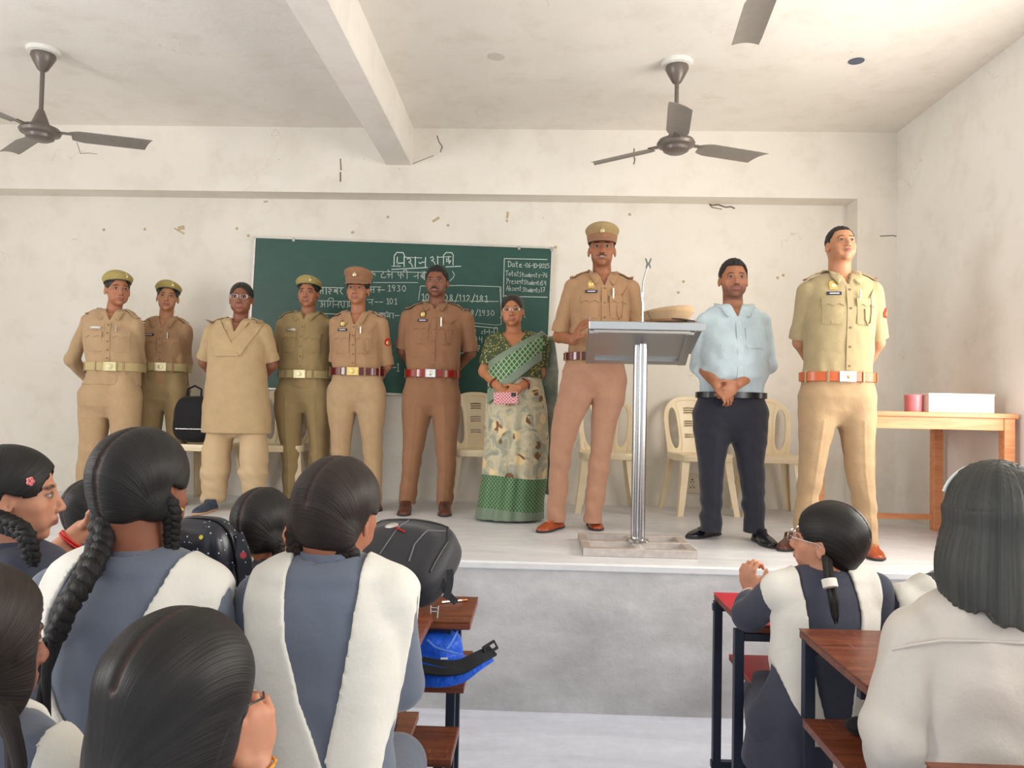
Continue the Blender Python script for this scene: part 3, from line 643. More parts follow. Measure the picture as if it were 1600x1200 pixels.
# ------------------------------------------------------------------ implicit surfaces -> meshes
class Field:
    def __init__(s): s.p = []; s.post = []; s.lo = np.full(3, 1e9); s.hi = np.full(3, -1e9)
    def add(s, fn, lo, hi, k=0.015, op='u'):
        s.p.append((fn, np.asarray(lo, float), np.asarray(hi, float), k, op))
        if op == 'u': s.lo = np.minimum(s.lo, lo); s.hi = np.maximum(s.hi, hi)
        return s
    def ev(s, P):
        d = np.full(len(P), 0.25)
        for fn, lo, hi, k, op in s.p:
            mg = 0.05 + k
            m = np.all((P > lo - mg) & (P < hi + mg), axis=1)
            if not m.any(): continue
            idx = np.nonzero(m)[0]; v = fn(P[idx]); a = d[idx]
            if op == 'u':
                h = np.clip(0.5 + 0.5*(a - v)/k, 0, 1); d[idx] = a*(1-h) + v*h - k*h*(1-h)
            elif op == 's':
                h = np.clip(0.5 - 0.5*(a + v)/k, 0, 1); d[idx] = a*(1-h) - v*h + k*h*(1-h)
        for f in s.post: d = f(P, d)
        return d
    # primitives
    def cone(s, a, b, ra, rb, k=0.015, op='u'):
        a, b = np.asarray(a, float), np.asarray(b, float); ab = b - a; L2 = ab @ ab + 1e-12; R = max(ra, rb)
        def fn(P):
            t = np.clip((P - a) @ ab / L2, 0, 1); return np.linalg.norm(P - a - t[:, None]*ab, axis=1) - (ra + (rb - ra)*t)
        return s.add(fn, np.minimum(a, b) - R, np.maximum(a, b) + R, k, op)
    def ell(s, c, r, R=None, k=0.015, op='u'):
        c = np.asarray(c, float); r = np.asarray(r, float); R = np.eye(3) if R is None else np.asarray(R, float)  # columns = axes
        def fn(P):
            q = (P - c) @ R; k0 = np.linalg.norm(q/r, axis=1); k1 = np.linalg.norm(q/(r*r), axis=1) + 1e-9; return k0*(k0 - 1)/k1
        e = np.abs(R) @ r; return s.add(fn, c - e, c + e, k, op)
    def loft(s, a, b, side, rows, k=0.02, cap=1.0, op='u', rip=None, sq=2.0):
        """elliptical sections along a->b; rows (t, half side, half front, side offset, front offset)"""
        a, b = np.asarray(a, float), np.asarray(b, float); L = np.linalg.norm(b - a); ax = (b - a)/L
        sd = nrm(side - ax*np.dot(side, ax)); fr = np.cross(sd, ax)
        rows = np.array([tuple(r) + (0,)*(5 - len(r)) for r in rows], float); T = rows[:, 0]; t0, t1 = T[0], T[-1]
        # smooth interpolation table
        tt = np.linspace(t0, t1, 160); tab = np.stack([np.interp(tt, T, rows[:, j]) for j in range(1, 5)], 1)
        ker = np.hanning(15); ker /= ker.sum(); pad = np.pad(tab, ((7, 7), (0, 0)), 'edge'); tab = np.stack([np.convolve(pad[:, j], ker, 'valid') for j in range(4)], 1)
        def fn(P):
            q = P - a; w = q @ ax/L; tc = np.clip(w, t0, t1)
            ru, rv, ou, ov = [np.interp(tc, tt, tab[:, j]) for j in range(4)]
            u = q @ sd - ou; v = q @ fr - ov; e = (w - tc)*L
            if rip is not None:
                f = rip(tc, np.arctan2(v, u)); ru = ru*f; rv = rv*f
            rc = np.minimum(ru, rv)*cap
            if sq != 2.0: n0 = (np.abs(u/ru)**sq + np.abs(v/rv)**sq)**(1/sq); k0 = np.sqrt(n0**2 + (e/rc)**2)
            else: k0 = np.sqrt((u/ru)**2 + (v/rv)**2 + (e/rc)**2)
            k1 = np.sqrt((u/ru**2)**2 + (v/rv**2)**2 + (e/rc**2)**2) + 1e-9
            return k0*(k0 - 1)/k1
        mr = max(rows[:, 1].max(), rows[:, 2].max()) + max(np.abs(rows[:, 3]).max(), np.abs(rows[:, 4]).max())
        A = a + ax*L*t0; B = a + ax*L*t1
        return s.add(fn, np.minimum(A, B) - mr, np.maximum(A, B) + mr, k, op)

def fold(seed, n, lo, hi, direction=None, aniso=1.0):
    """cheap smooth noise: sum of sines; direction makes wrinkles run across that axis"""
    r = np.random.RandomState(seed); K = r.normal(size=(n, 3)); K /= np.linalg.norm(K, axis=1)[:, None]
    if direction is not None:
        d = nrm(direction); K = K*(1/aniso) + np.outer(r.choice([-1, 1], n), d)*1.0; K /= np.linalg.norm(K, axis=1)[:, None]
    F = np.exp(r.uniform(np.log(lo), np.log(hi), n)); K = K*F[:, None]*2*math.pi; ph = r.uniform(0, 6.28, n); am = (lo/F)**0.7; am /= am.sum()
    def f(P):
        w = np.sin(P*9.0 + seed).sum(1)*0.35; return (np.sin(P @ K.T + ph + w[:, None]) * am).sum(1)
    return f

def nets(F, h, lo=None, hi=None, sm=1):
    """surface-nets polygonisation of a field; returns verts, quads"""
    lo = F.lo - 3*h if lo is None else np.asarray(lo, float); hi = F.hi + 3*h if hi is None else np.asarray(hi, float)
    B = 6; n = np.ceil((hi - lo)/(h*B)).astype(int); N = n*B + 1
    g = [lo[i] + h*B*(np.arange(n[i]) + 0.5) for i in range(3)]
    C = np.stack(np.meshgrid(*g, indexing='ij'), -1).reshape(-1, 3); dc = F.ev(C)
    near = np.abs(dc) < h*B*1.35 + 0.004
    vals = np.where(dc < 0, -1.0, 1.0).reshape(n); vals = np.repeat(np.repeat(np.repeat(vals, B, 0), B, 1), B, 2)
    V_ = np.ones(N, np.float32); V_[:-1, :-1, :-1] = vals
    idx = np.argwhere(near.reshape(n)); 
    if len(idx) == 0: return np.zeros((0, 3)), np.zeros((0, 4), int)
    o = np.stack(np.meshgrid(*[np.arange(B+1)]*3, indexing='ij'), -1).reshape(-1, 3)
    for s in range(0, len(idx), 700):
        I = (idx[s:s+700, None, :]*B + o[None]).reshape(-1, 3); I = np.unique((I[:, 0]*N[1] + I[:, 1])*N[2] + I[:, 2])
        q = np.stack(np.unravel_index(I, N), 1); V_[q[:, 0], q[:, 1], q[:, 2]] = F.ev(lo + h*q)
    V_[0] = 1; V_[-1] = 1; V_[:, 0] = 1; V_[:, -1] = 1; V_[:, :, 0] = 1; V_[:, :, -1] = 1
    ins = V_ < 0
    c = [ins[a:N[0]-1+a, b:N[1]-1+b, d:N[2]-1+d] for a in (0, 1) for b in (0, 1) for d in (0, 1)]
    s_ = sum(x.astype(np.int8) for x in c); act = (s_ > 0) & (s_ < 8); cells = np.argwhere(act)
    acc = np.zeros((len(cells), 3)); cnt = np.zeros(len(cells))
    cor = [(a, b, d) for a in (0, 1) for b in (0, 1) for d in (0, 1)]
    cv = {k: V_[cells[:, 0]+k[0], cells[:, 1]+k[1], cells[:, 2]+k[2]] for k in cor}
    for k in cor:
        for ax in range(3):
            if k[ax] == 0:
                k2 = list(k); k2[ax] = 1; k2 = tuple(k2); a, b = cv[k], cv[k2]; m = (a < 0) != (b < 0)
                t = np.where(m, a/np.where(m, a - b, 1), 0); p = np.tile(np.array(k, float), (len(cells), 1)); p[:, ax] += t
                acc += p*m[:, None]; cnt += m
    vid = np.full(act.shape, -1, np.int64); vid[act] = np.arange(len(cells))
    verts = lo + h*(cells + acc/cnt[:, None])
    quads = []
    for ax in range(3):
        o1, o2 = [(1, 2), (2, 0), (0, 1)][ax]
        sl0 = [slice(1, N[i]-1) for i in range(3)]; sl1 = list(sl0); sl0[ax] = slice(0, N[ax]-1); sl1[ax] = slice(1, N[ax])
        a = ins[tuple(sl0)]; b = ins[tuple(sl1)]; e = np.argwhere(a != b)
        if not len(e): continue
        off = np.array([1, 1, 1]); off[ax] = 0; e = e + off; fl = ins[e[:, 0], e[:, 1], e[:, 2]]
        def cid(d1, d2):
            q = e.copy(); q[:, o1] += d1; q[:, o2] += d2; return vid[q[:, 0], q[:, 1], q[:, 2]]
        Q = np.stack([cid(-1, -1), cid(0, -1), cid(0, 0), cid(-1, 0)], 1); Q[~fl] = Q[~fl][:, ::-1]; quads.append(Q)
    Q = np.concatenate(quads); Q = Q[(Q >= 0).all(1)]
    for _ in range(sm):      # light smoothing
        acc = np.zeros_like(verts); cn = np.zeros(len(verts))
        for i in range(4):
            a, b = Q[:, i], Q[:, (i+1) % 4]; np.add.at(acc, a, verts[b]); np.add.at(acc, b, verts[a]); np.add.at(cn, a, 1); np.add.at(cn, b, 1)
        verts = verts*0.5 + 0.5*acc/np.maximum(cn, 1)[:, None]
    # keep only the main pieces: drop crumbs
    return verts, Q

def fmesh(name, F, h, mats, parent, base, attrs=None, sm=1, lo=None, hi=None):
    v, q = nets(F, h, lo, hi, sm)
    at = {k: f(v) for k, f in (attrs or {}).items()}
    o = make_mesh(name, v, q, mats, parent, True, base, at)
    return o, v

def trace(F, P, D, steps=36, far=0.4):
    """march points P along D (unit) to the surface of F"""
    P = P.copy(); P0 = P.copy()
    for _ in range(steps):
        d = F.ev(P); P += D*np.clip(d*0.8, -0.02, 0.03)[:, None]
    bad = np.linalg.norm(P - P0, axis=1) > far
    return P, bad
def decal(name, F, c, n, up, w, h, mat, parent, base, th=0.004, nu=8, nv=8, lo=None, hi=None, start=0.12, shape=None, tuck=0.003, bulge=0.0):
    """cloth patch of size w x h laid on surface F, seen along -n from centre c. lo(u)/hi(u) give the v range in 0..1"""
    n = nrm(n); up = nrm(up - n*np.dot(up, n)); rt = np.cross(up, n); c = np.asarray(c, float)
    pts = []
    for i in range(nu+1):
        u = i/nu; a = lo(u) if lo else 0.0; b_ = hi(u) if hi else 1.0
        for j in range(nv+1): pts.append(c + rt*(u - 0.5)*w + up*((a + (b_-a)*j/nv) - 0.5)*h + n*start)
    pts = np.array(pts); S, bad = trace(F, pts, -np.tile(n, (len(pts), 1)), far=start + 0.15)
    if bad.any():
        good = ~bad
        if not good.any(): return None
        S[bad] = pts[bad] - n*(np.mean((pts[good] - S[good]) @ n))
    g = []
    for i in range(nu+1):
        for j in range(nv+1):
            f = math.sin(math.pi*i/nu)*math.sin(math.pi*j/nv); g.append(bulge*f)
    top = S + n*(th + np.array(g)[:, None]); bot = S - n*tuck; m1 = len(S); fs = []
    for i in range(nu):
        for j in range(nv):
            q = [i*(nv+1)+j, (i+1)*(nv+1)+j, (i+1)*(nv+1)+j+1, i*(nv+1)+j+1]; fs.append(tuple(q)); fs.append(tuple(m1 + k for k in reversed(q)))
    ed = [i*(nv+1) for i in range(nu+1)] + [nu*(nv+1)+j for j in range(1, nv+1)] + [i*(nv+1)+nv for i in range(nu-1, -1, -1)] + [j for j in range(nv-1, 0, -1)]
    for a, b_ in zip(ed, ed[1:] + ed[:1]): fs.append((a, m1 + a, m1 + b_, b_))
    return make_mesh(name, np.concatenate([top, bot]), fs, mat, parent, True, base, sharp=50)
def ribbon(name, pts, nrmls, w, th, mat, parent, base, wide=None):
    """flat strap through pts; nrmls = surface normals; th = thickness"""
    m = MB(); n = len(pts); vs = []
    for i in range(n):
        T = nrm(pts[min(i+1, n-1)] - pts[max(i-1, 0)]); N_ = nrm(nrmls[i] - T*np.dot(nrmls[i], T)); S_ = np.cross(T, N_); ww = (wide[i] if wide is not None else w)/2
        vs += [pts[i] - S_*ww, pts[i] + S_*ww, pts[i] + S_*ww + N_*th, pts[i] - S_*ww + N_*th]
    fs = [(0, 1, 2, 3), tuple((n-1)*4 + k for k in (3, 2, 1, 0))]
    for i in range(n-1):
        for k in range(4): a, b_ = i*4 + k, i*4 + (k+1) % 4; fs.append((a, a + 4, b_ + 4, b_))
    return make_mesh(name, np.array(vs), fs, mat, parent, True, base, sharp=40)
def grad(F, P, e=0.004):
    g = np.stack([F.ev(P + np.eye(3)[i]*e) - F.ev(P - np.eye(3)[i]*e) for i in range(3)], 1); return g/(np.linalg.norm(g, axis=1)[:, None] + 1e-9)

# ------------------------------------------------------------------ plastic chairs (one prototype, then copies)
t_ = NT('cream_plastic'); n = t_.noise(t_.coord(), 5, 4, 0.6); t_.col(t_.ramp(n, [(0.3, rgb(226, 208, 172)), (0.7, rgb(238, 222, 190))])); t_.set(0.33, 0, 0.5); M_chair = t_.m
def chair_back_field():
    F = Field()
    # local: x side, y back (+y = rear), z up; back plane leans backwards
    def fn(P):
        x, z = P[:, 0], P[:, 2]; zz = z - 0.42
        yc = 0.17 + zz*0.20 - 0.03*(1 - (x/0.22)**2)*0 + 0.035*(-(x/0.21)**2) + 0.0
        half = 0.185 + 0.028*np.clip(zz/0.3, 0, 1)
        # outer arch outline
        top = 0.425; xc = np.abs(x); q = np.maximum(zz - 0.20, 0); ex = (xc/half)**2.6 + (q/(top - 0.20))**2.4
        dout = np.where(zz > 0.20, (ex**(1/2.5) - 1)*0.2, xc - half)
        dout = np.maximum(dout, -zz - 0.03)
        # side openings
        ow = 0.036 + 0.0*zz; cx = 0.118 + 0.010*np.sin(np.clip(zz, 0, .4)*7); hx = (xc - cx - 0.012*np.clip((zz-.18)/.2, -1, 1))/ow; hz = (zz - 0.185)/0.150
        hole = (np.sqrt(np.abs(hx)**2 + np.abs(hz)**2.6) - 1)*ow
        d2 = np.maximum(dout, -hole)
        # curved slots in the splat
        for zc in (0.335, 0.318, 0.301, 0.235, 0.219, 0.203, 0.135, 0.119):
            arc = zz - (zc - 1.6*xc**2*1.0); sl = np.maximum(np.abs(arc) - 0.0038, xc - 0.040); d2 = np.maximum(d2, -sl)
        rimd = np.abs(dout + 0.012) - 0.013
        th = np.where((rimd < 0) | (np.abs(hole - 0.010) < 0.010), 0.0105, 0.006)
        d = np.maximum(d2, np.abs(P[:, 1] - yc) - th); return d
    F.add(fn, (-0.235, 0.08, 0.385), (0.235, 0.29, 0.86), 0.001); return F
def make_chair(label):
    t = thing('plastic_chair', label, 'chair', (0, 0, 0), 0, 'cream plastic chairs on the stage')
    v, q = nets(chair_back_field(), 0.0042, sm=1); make_mesh('backrest', v, q, M_chair, t)
    F = Field()
    def fn(P):
        x, y, z = P[:, 0], P[:, 1], P[:, 2]; hw_ = 0.205 - 0.03*np.clip((y + 0.05)/0.25, 0, 1)
        e = (np.abs(x/hw_)**5 + np.abs((y + 0.01)/0.215)**5)**0.2; d2 = (e - 1)*0.2
        zc = 0.425 - 0.018*np.clip(1 - e, 0, 1)*2 - 0.03*np.clip((-y - 0.15)/0.06, 0, 1)**2 * 0.6
        slab_ = np.abs(z - zc) - 0.006; skirt = np.maximum(np.abs(d2 + 0.008) - 0.006, np.abs(z - 0.402) - 0.024)
        return np.minimum(np.maximum(d2, slab_), skirt)
    F.add(fn, (-0.215, -0.235, 0.37), (0.215, 0.215, 0.44), 0.001); v, q = nets(F, 0.005, sm=1); make_mesh('seat', v, q, M_chair, t)
    for sx in (-1, 1):
        for sy in (-1, 1):
            m = MB(); vs = []; N = 8
            for i in range(N+1):
                f = i/N; z = 0.415*(1-f); x = sx*(0.180 + 0.045*f**1.3); y = (-0.185 - 0.045*f**1.2) if sy < 0 else (0.165 + 0.075*f**1.2)
                a = 0.056 - 0.016*f; th_ = 0.008
                if f < 0.12: a = 0.070
                L_ = [(0, 0), (-a, 0), (-a, th_), (-th_, th_), (-th_, a), (0, a)]
                vs += [(x + sx*p, y - sy*q_, z) for p, q_ in L_]
            fs = [tuple(range(6)), tuple(reversed(range(N*6, N*6+6)))]
            for i in range(N):
                for k in range(6): fs.append((i*6+k, i*6+(k+1) % 6, (i+1)*6+(k+1) % 6, (i+1)*6+k))
            m.raw(vs, fs); m.build('leg', M_chair, t, sharp=30)
    return t
chair0 = make_chair('cream plastic chair directly behind the woman in the green sari')
def put_chair(px, py, rz, label, first=False, dz=0.0):
    q = atz(px, py, STG); q[1] = min(q[1] + 0.2, 5.64) - (0.10 if 300 < px < 330 else 0); q[0] = aty(px, py, q[1])[0]
    if first: chair0.location = (q[0], q[1], STG); chair0.rotation_euler = (0, 0, rz); return chair0
    return dup(chair0, (q[0], q[1], STG), rz, label)
R_ = math.radians
CH = [(744, 787, R_(10), 'cream plastic chair between the moustached officer and the woman in the green sari'),
      (946, 795, R_(-2), 'cream plastic chair behind the officer who stands at the lectern'),
      (1090, 797, R_(8), 'cream plastic chair in front of the wall socket, left of the blue-shirted man'),
      (1200, 800, R_(-3), 'cream plastic chair between the man in the light blue shirt and the tall officer'),
      (318, 777, R_(-12), 'cream plastic chair carrying a black bag behind the woman in the long kurta'),
      (436, 780, R_(6), 'cream plastic chair behind the woman in the long kurta and the beret officer'),
      (512, 783, R_(3), 'cream plastic chair hidden mostly behind the woman officer in the peaked cap')]
for i, (px, py, rz, lb) in enumerate(CH[:6]):
    c = put_chair(px, py, rz, lb, first=(i == 0))
    if i == 0: c['label'] = lb
# ------------------------------------------------------------------ people: heads, hands, bodies, clothes
def frame(yaw=0.0, pitch=0.0, roll=0.0):
    """columns: person's right, forward, up. yaw 0 faces the camera (-Y), positive turns towards +X"""
    y, p, r = math.radians(yaw), math.radians(pitch), math.radians(roll)
    fw = np.array([math.sin(y)*math.cos(p), -math.cos(y)*math.cos(p), math.sin(p)])
    rt = nrm(np.cross(fw, [0, 0, 1])); up = np.cross(rt, fw)
    rt2 = rt*math.cos(r) + up*math.sin(r); up2 = np.cross(rt2, fw)
    return np.stack([rt2, fw, up2], 1)

def head_prims(F, c, R, s, fem=False, heavy=0.0, jaw=1.0):
    L = lambda x, y, z: c + R @ (np.array([x, y, z])*s)
    e = lambda x, y, z, a, b, d, k=0.012, op='u', RR=None: F.ell(L(x, y, z), np.array([a, b, d])*s, R if RR is None else R @ RR, k*s, op)
    w = 0.97 if fem else 1.0
    e(0, -0.015, 0.032, 0.075*w, 0.096, 0.085)
    e(0, 0.022, -0.018, (0.067 + heavy*0.6)*w, 0.066, 0.082, 0.02)
    e(0, 0.020, -0.066, (0.055 + heavy)*w*jaw, 0.050, 0.038, 0.025)
    e(0, 0.060, -0.098, 0.019*jaw, 0.016, 0.014, 0.018)
    e(0, -0.065, -0.015, 0.052, 0.035, 0.06, 0.03)
    for sx in (-1, 1):
        e(sx*0.041, 0.052, -0.028, 0.021 + heavy*0.5, 0.020, 0.018, 0.018)
        e(sx*0.027, 0.079, 0.019, 0.023, 0.009, 0.007 if not fem else 0.005, 0.012)
        e(sx*0.031, 0.094, 0.001, 0.016, 0.012, 0.010, 0.010, 's')
        e(sx*0.031, 0.0735, 0.000, 0.0145, 0.0115, 0.0115, 0.004)
        Re = rotz(sx*0.35) @ rotx(-0.15)
        e(sx*0.079*w, -0.008, -0.012, 0.0065, 0.018, 0.031, 0.006, 'u', Re)
        e(sx*0.083*w, -0.004, -0.010, 0.0045, 0.009, 0.017, 0.004, 's', Re)
        e(sx*0.0115, 0.093, -0.041, 0.0085, 0.009, 0.0065, 0.005)
        e(sx*0.036, 0.060, -0.062, 0.016, 0.014, 0.018, 0.02)
    F.cone(L(0, 0.082, 0.010), L(0, 0.102, -0.034), 0.0065*s, 0.0095*s, 0.010*s)
    e(0, 0.102, -0.037, 0.0095, 0.0085, 0.008, 0.006)
    e(0, 0.078, -0.062, 0.025, 0.014, 0.016, 0.012)
    e(0, 0.0885, -0.0615, 0.021, 0.0065, 0.0048, 0.003); e(0, 0.0875, -0.0715, 0.018, 0.0075, 0.0062, 0.003)
    return L

def hand_prims(F, w, d, n, t, curl=0.5, s=1.0, spread=0.0, thumb=(0.7, 0.6, 0.3), curls=None):
    """w wrist point, d hand direction, n palm normal, t towards the thumb; curl radians per joint"""
    d = nrm(d); n = nrm(n - d*np.dot(n, d)); t = nrm(t - d*np.dot(t, d) - n*np.dot(t, n)); R = np.stack([t, n, d], 1)
    F.ell(w + d*0.047*s, np.array([0.040, 0.0150, 0.052])*s, R, 0.012)
    F.cone(w + t*0.028*s + d*0.02*s, w + t*0.030*s + d*0.05*s + n*0.006*s, 0.015*s, 0.012*s, 0.010)
    for i, (o, L, r) in enumerate([(0.030, 0.072, 0.0088), (0.010, 0.080, 0.0092), (-0.011, 0.074, 0.0088), (-0.030, 0.058, 0.0078)]):
        p = w + d*(0.086 - abs(o - 0.005)*0.22)*s + t*o*s; a = 0.15; dd = nrm(d + t*o*spread*12); cu = curls[i] if curls else curl
        for j, f in enumerate((0.45, 0.30, 0.25)):
            a += cu*(0.75 if j == 0 else 1.0); q = p + (dd*math.cos(a) + n*math.sin(a))*L*f*s; rr = r*s*(1 - 0.08*j)
            F.cone(p, q, rr, rr*0.93, 0.0025 if j else 0.005); p = q
    p = w + d*0.028*s + t*0.034*s; q = p + nrm(t*thumb[0] + d*thumb[1] + n*thumb[2])*0.038*s; F.cone(p, q, 0.0115*s, 0.0098*s, 0.006)
    F.cone(q, q + nrm(t*thumb[0]*0.3 + d*1.0 + n*thumb[2]*1.2)*0.030*s, 0.0098*s, 0.0080*s, 0.004)

def skin_mat(name, c, lips=(0.36, 0.13, 0.11, 1), stubble=0.0, moustache=0.0, smile=0.0, teeth=False, brow=1.0, bindi=None, thick_brow=1.0, gaze=0.0):
    t = NT(name); sep = t.add('ShaderNodeSeparateXYZ'); t.l.new(t.coord(attr='hl'), sep.inputs[0])
    xs, y, z = sep.outputs; x = t.math('ABSOLUTE', xs)
    def ell(cx, cz, rx, rz, soft=0.2, xx=None, zz=None):
        a = t.math('DIVIDE', t.math('SUBTRACT', xx or x, cx), rx); b = t.math('DIVIDE', t.math('SUBTRACT', zz or z, cz), rz)
        f = t.math('SQRT', t.math('ADD', t.math('MULTIPLY', a, a), t.math('MULTIPLY', b, b)))
        m = t.add('ShaderNodeMapRange', clamp=True); t.put(m.inputs[0], f); m.inputs[1].default_value = 1 + soft; m.inputs[2].default_value = 1 - soft; m.inputs[3].default_value = 0; m.inputs[4].default_value = 1
        return t.math('MULTIPLY', m.outputs[0], t.math('GREATER_THAN', y, 0.03))
    v = t.coord(); n = t.noise(v, 22, 4, 0.6)
    col = t.mix(1.0, c, t.ramp(n, [(0.3, (0.90, 0.88, 0.87, 1)), (0.7, (1.06, 1.06, 1.06, 1))]), 'MULTIPLY')
    dk = (0.018, 0.013, 0.011, 1); dark = (c[0]*0.55, c[1]*0.48, c[2]*0.45, 1)
    col = t.mix(t.math('MULTIPLY', ell(0.045, -0.03, 0.02, 0.018, 0.6), 0.25), col, (c[0]*1.1, c[1]*0.8, c[2]*0.75, 1))
    col = t.mix(t.math('MULTIPLY', ell(0.031, -0.002, 0.022, 0.014, 0.5), 0.35), col, dark)
    if stubble:
        jw = t.add('ShaderNodeMapRange', clamp=True); t.put(jw.inputs[0], z); jw.inputs[1].default_value = -0.035; jw.inputs[2].default_value = -0.06; jw.inputs[3].default_value = 0; jw.inputs[4].default_value = stubble
        st = t.math('MULTIPLY', jw.outputs[0], t.math('GREATER_THAN', z, -0.125)); st = t.math('MULTIPLY', st, t.math('GREATER_THAN', y, -0.02)); col = t.mix(st, col, (0.05, 0.04, 0.035, 1))
    # lips
    zl = t.math('SUBTRACT', z, t.math('MULTIPLY', t.math('MULTIPLY', x, x), 10.0*smile)) if smile else z
    col = t.mix(ell(0, -0.0665, 0.0235, 0.0098, 0.15, zz=zl), col, lips)
    if teeth:
        col = t.mix(ell(0, -0.0665, 0.018, 0.0052, 0.15, zz=zl), col, (0.05, 0.015, 0.015, 1)); col = t.mix(ell(0, -0.0652, 0.013, 0.0026, 0.25, zz=zl), col, (0.50, 0.46, 0.42, 1))
    else: col = t.mix(t.math('MULTIPLY', ell(0, -0.0665, 0.023, 0.0013, 0.5, zz=zl), 0.85), col, (0.06, 0.02, 0.02, 1))
    col = t.mix(t.math('MULTIPLY', ell(0.0085, -0.0455, 0.0045, 0.0022, 0.3), 0.8), col, (0.05, 0.02, 0.015, 1))
    if moustache:
        zz = t.math('ADD', z, t.math('MULTIPLY', x, 0.22)); col = t.mix(t.math('MULTIPLY', ell(0.008, -0.0525, 0.024, 0.0060, 0.3, zz=zz), moustache), col, dk)
    zb = t.math('ADD', z, t.math('MULTIPLY', t.math('POWER', t.math('ABSOLUTE', t.math('SUBTRACT', x, 0.028)), 2.0), 11.0))
    col = t.mix(t.math('MULTIPLY', ell(0.0315, 0.0225, 0.0205, 0.0040*thick_brow, 0.4, zz=zb), 0.92*brow), col, dk)
    # eyes
    col = t.mix(ell(0.031, 0.0012, 0.0165, 0.0082, 0.12), col, (c[0]*0.30, c[1]*0.22, c[2]*0.2, 1))
    eye = ell(0.031, -0.0003, 0.0135, 0.0047, 0.12); col = t.mix(eye, col, (0.40, 0.37, 0.34, 1))
    gx = t.math('SUBTRACT', t.math('ABSOLUTE', t.math('SUBTRACT', xs, gaze*0.0)), 0.0) if not gaze else None
    iris = ell(0.031, 0.0006, 0.0072, 0.0072, 0.12); col = t.mix(t.math('MULTIPLY', eye, iris), col, (0.035, 0.018, 0.010, 1))
    if bindi is not None: col = t.mix(ell(0, 0.032, 0.0032, 0.0032, 0.2), col, bindi)
    t.col(col); t.put(t.b.inputs['Roughness'], t.math('MULTIPLY_ADD', n, 0.15, 0.42)); t.set(None, 0, 0.4)
    t.b.inputs['Subsurface Weight'].default_value = 0.06; t.b.inputs['Subsurface Radius'].default_value = (0.01, 0.004, 0.002); t.b.inputs['Subsurface Scale'].default_value = 0.5
    t.bump(t.noise(v, 70, 3), 0.05, 0.002)
    return t.m

def hair_mat(name, c=(0.010, 0.008, 0.008, 1), fine=170.0, rough=0.42, hi=(0.026, 0.022, 0.020, 1)):
    """'hu' = (across strands, along strands, 0)"""
    if name in _mc: return _mc[name]
    t = NT(name); v = t.coord(attr='hu', scale=(fine, 2.0, 1)); n = t.noise(v, 1.0, 3, 0.6, 0.3); v2 = t.coord(attr='hu', scale=(fine*0.22, 1.0, 1)); n2 = t.noise(v2, 1.0, 2)
    k = t.math('MULTIPLY_ADD', n2, 0.6, t.math('MULTIPLY', n, 0.5)); t.col(t.ramp(k, [(0.35, c), (0.80, hi)]))
    t.put(t.b.inputs['Roughness'], t.math('MULTIPLY_ADD', n, 0.20, rough - 0.08)); t.set(None, 0, 0.45); t.bump(k, 0.55, 0.006)
    _mc[name] = t.m; return t.m
M_hair = hair_mat('black_hair'); M_hairb = hair_mat('dark_brown_hair', (0.014, 0.010, 0.009, 1), 170, 0.45, (0.035, 0.023, 0.019, 1))
M_hairs = hair_mat('short_black_hair', (0.008, 0.007, 0.007, 1), 60, 0.6, (0.018, 0.016, 0.015, 1))

def zrows(rows, Y, grow=0.0):
    """(px, py, half width px, half depth m, front offset m) -> world rows (z, cx, hw, hd, fo)"""
    out = []
    for r in rows:
        p = aty(r[0], r[1], Y); out.append((p[2], p[0], r[2]*Y/FPX + grow, r[3] + grow, r[4] if len(r) > 4 else 0.0))
    return sorted(out)
def zloft(F, rows, Y, side, k=0.02, cap=0.5, rip=None, sq=2.0, x0=None):
    """rows from zrows: vertical column; side = unit vector of the half width"""
    z0, z1 = rows[0][0], rows[-1][0]; x0 = rows[0][1] if x0 is None else x0
    R_ = [((r[0]-z0)/(z1-z0), r[2], r[3], (r[1]-x0)/max(side[0], 0.5) if side[0] > 0 else (r[1]-x0)/min(side[0], -0.5), r[4]) for r in rows]
    F.loft((x0, Y, z0), (x0, Y, z1), side, R_, k, cap, rip=rip, sq=sq)

def flatcone(F, a, b, ra, rb, k=0.015):
    """cone whose far end b is cut flat"""
    a, b = np.asarray(a, float), np.asarray(b, float); ab = b - a; L = np.linalg.norm(ab); ax = ab/L; R = max(ra, rb)
    def fn(P):
        q = P - a; w = q @ ax; t = np.clip(w/L, 0, 1); rad = np.linalg.norm(q - ax*np.clip(w, 0, None)[:, None], axis=1); return np.maximum(rad - (ra + (rb-ra)*t), w - L)
    F.add(fn, np.minimum(a, b) - R, np.maximum(a, b) + R, k)

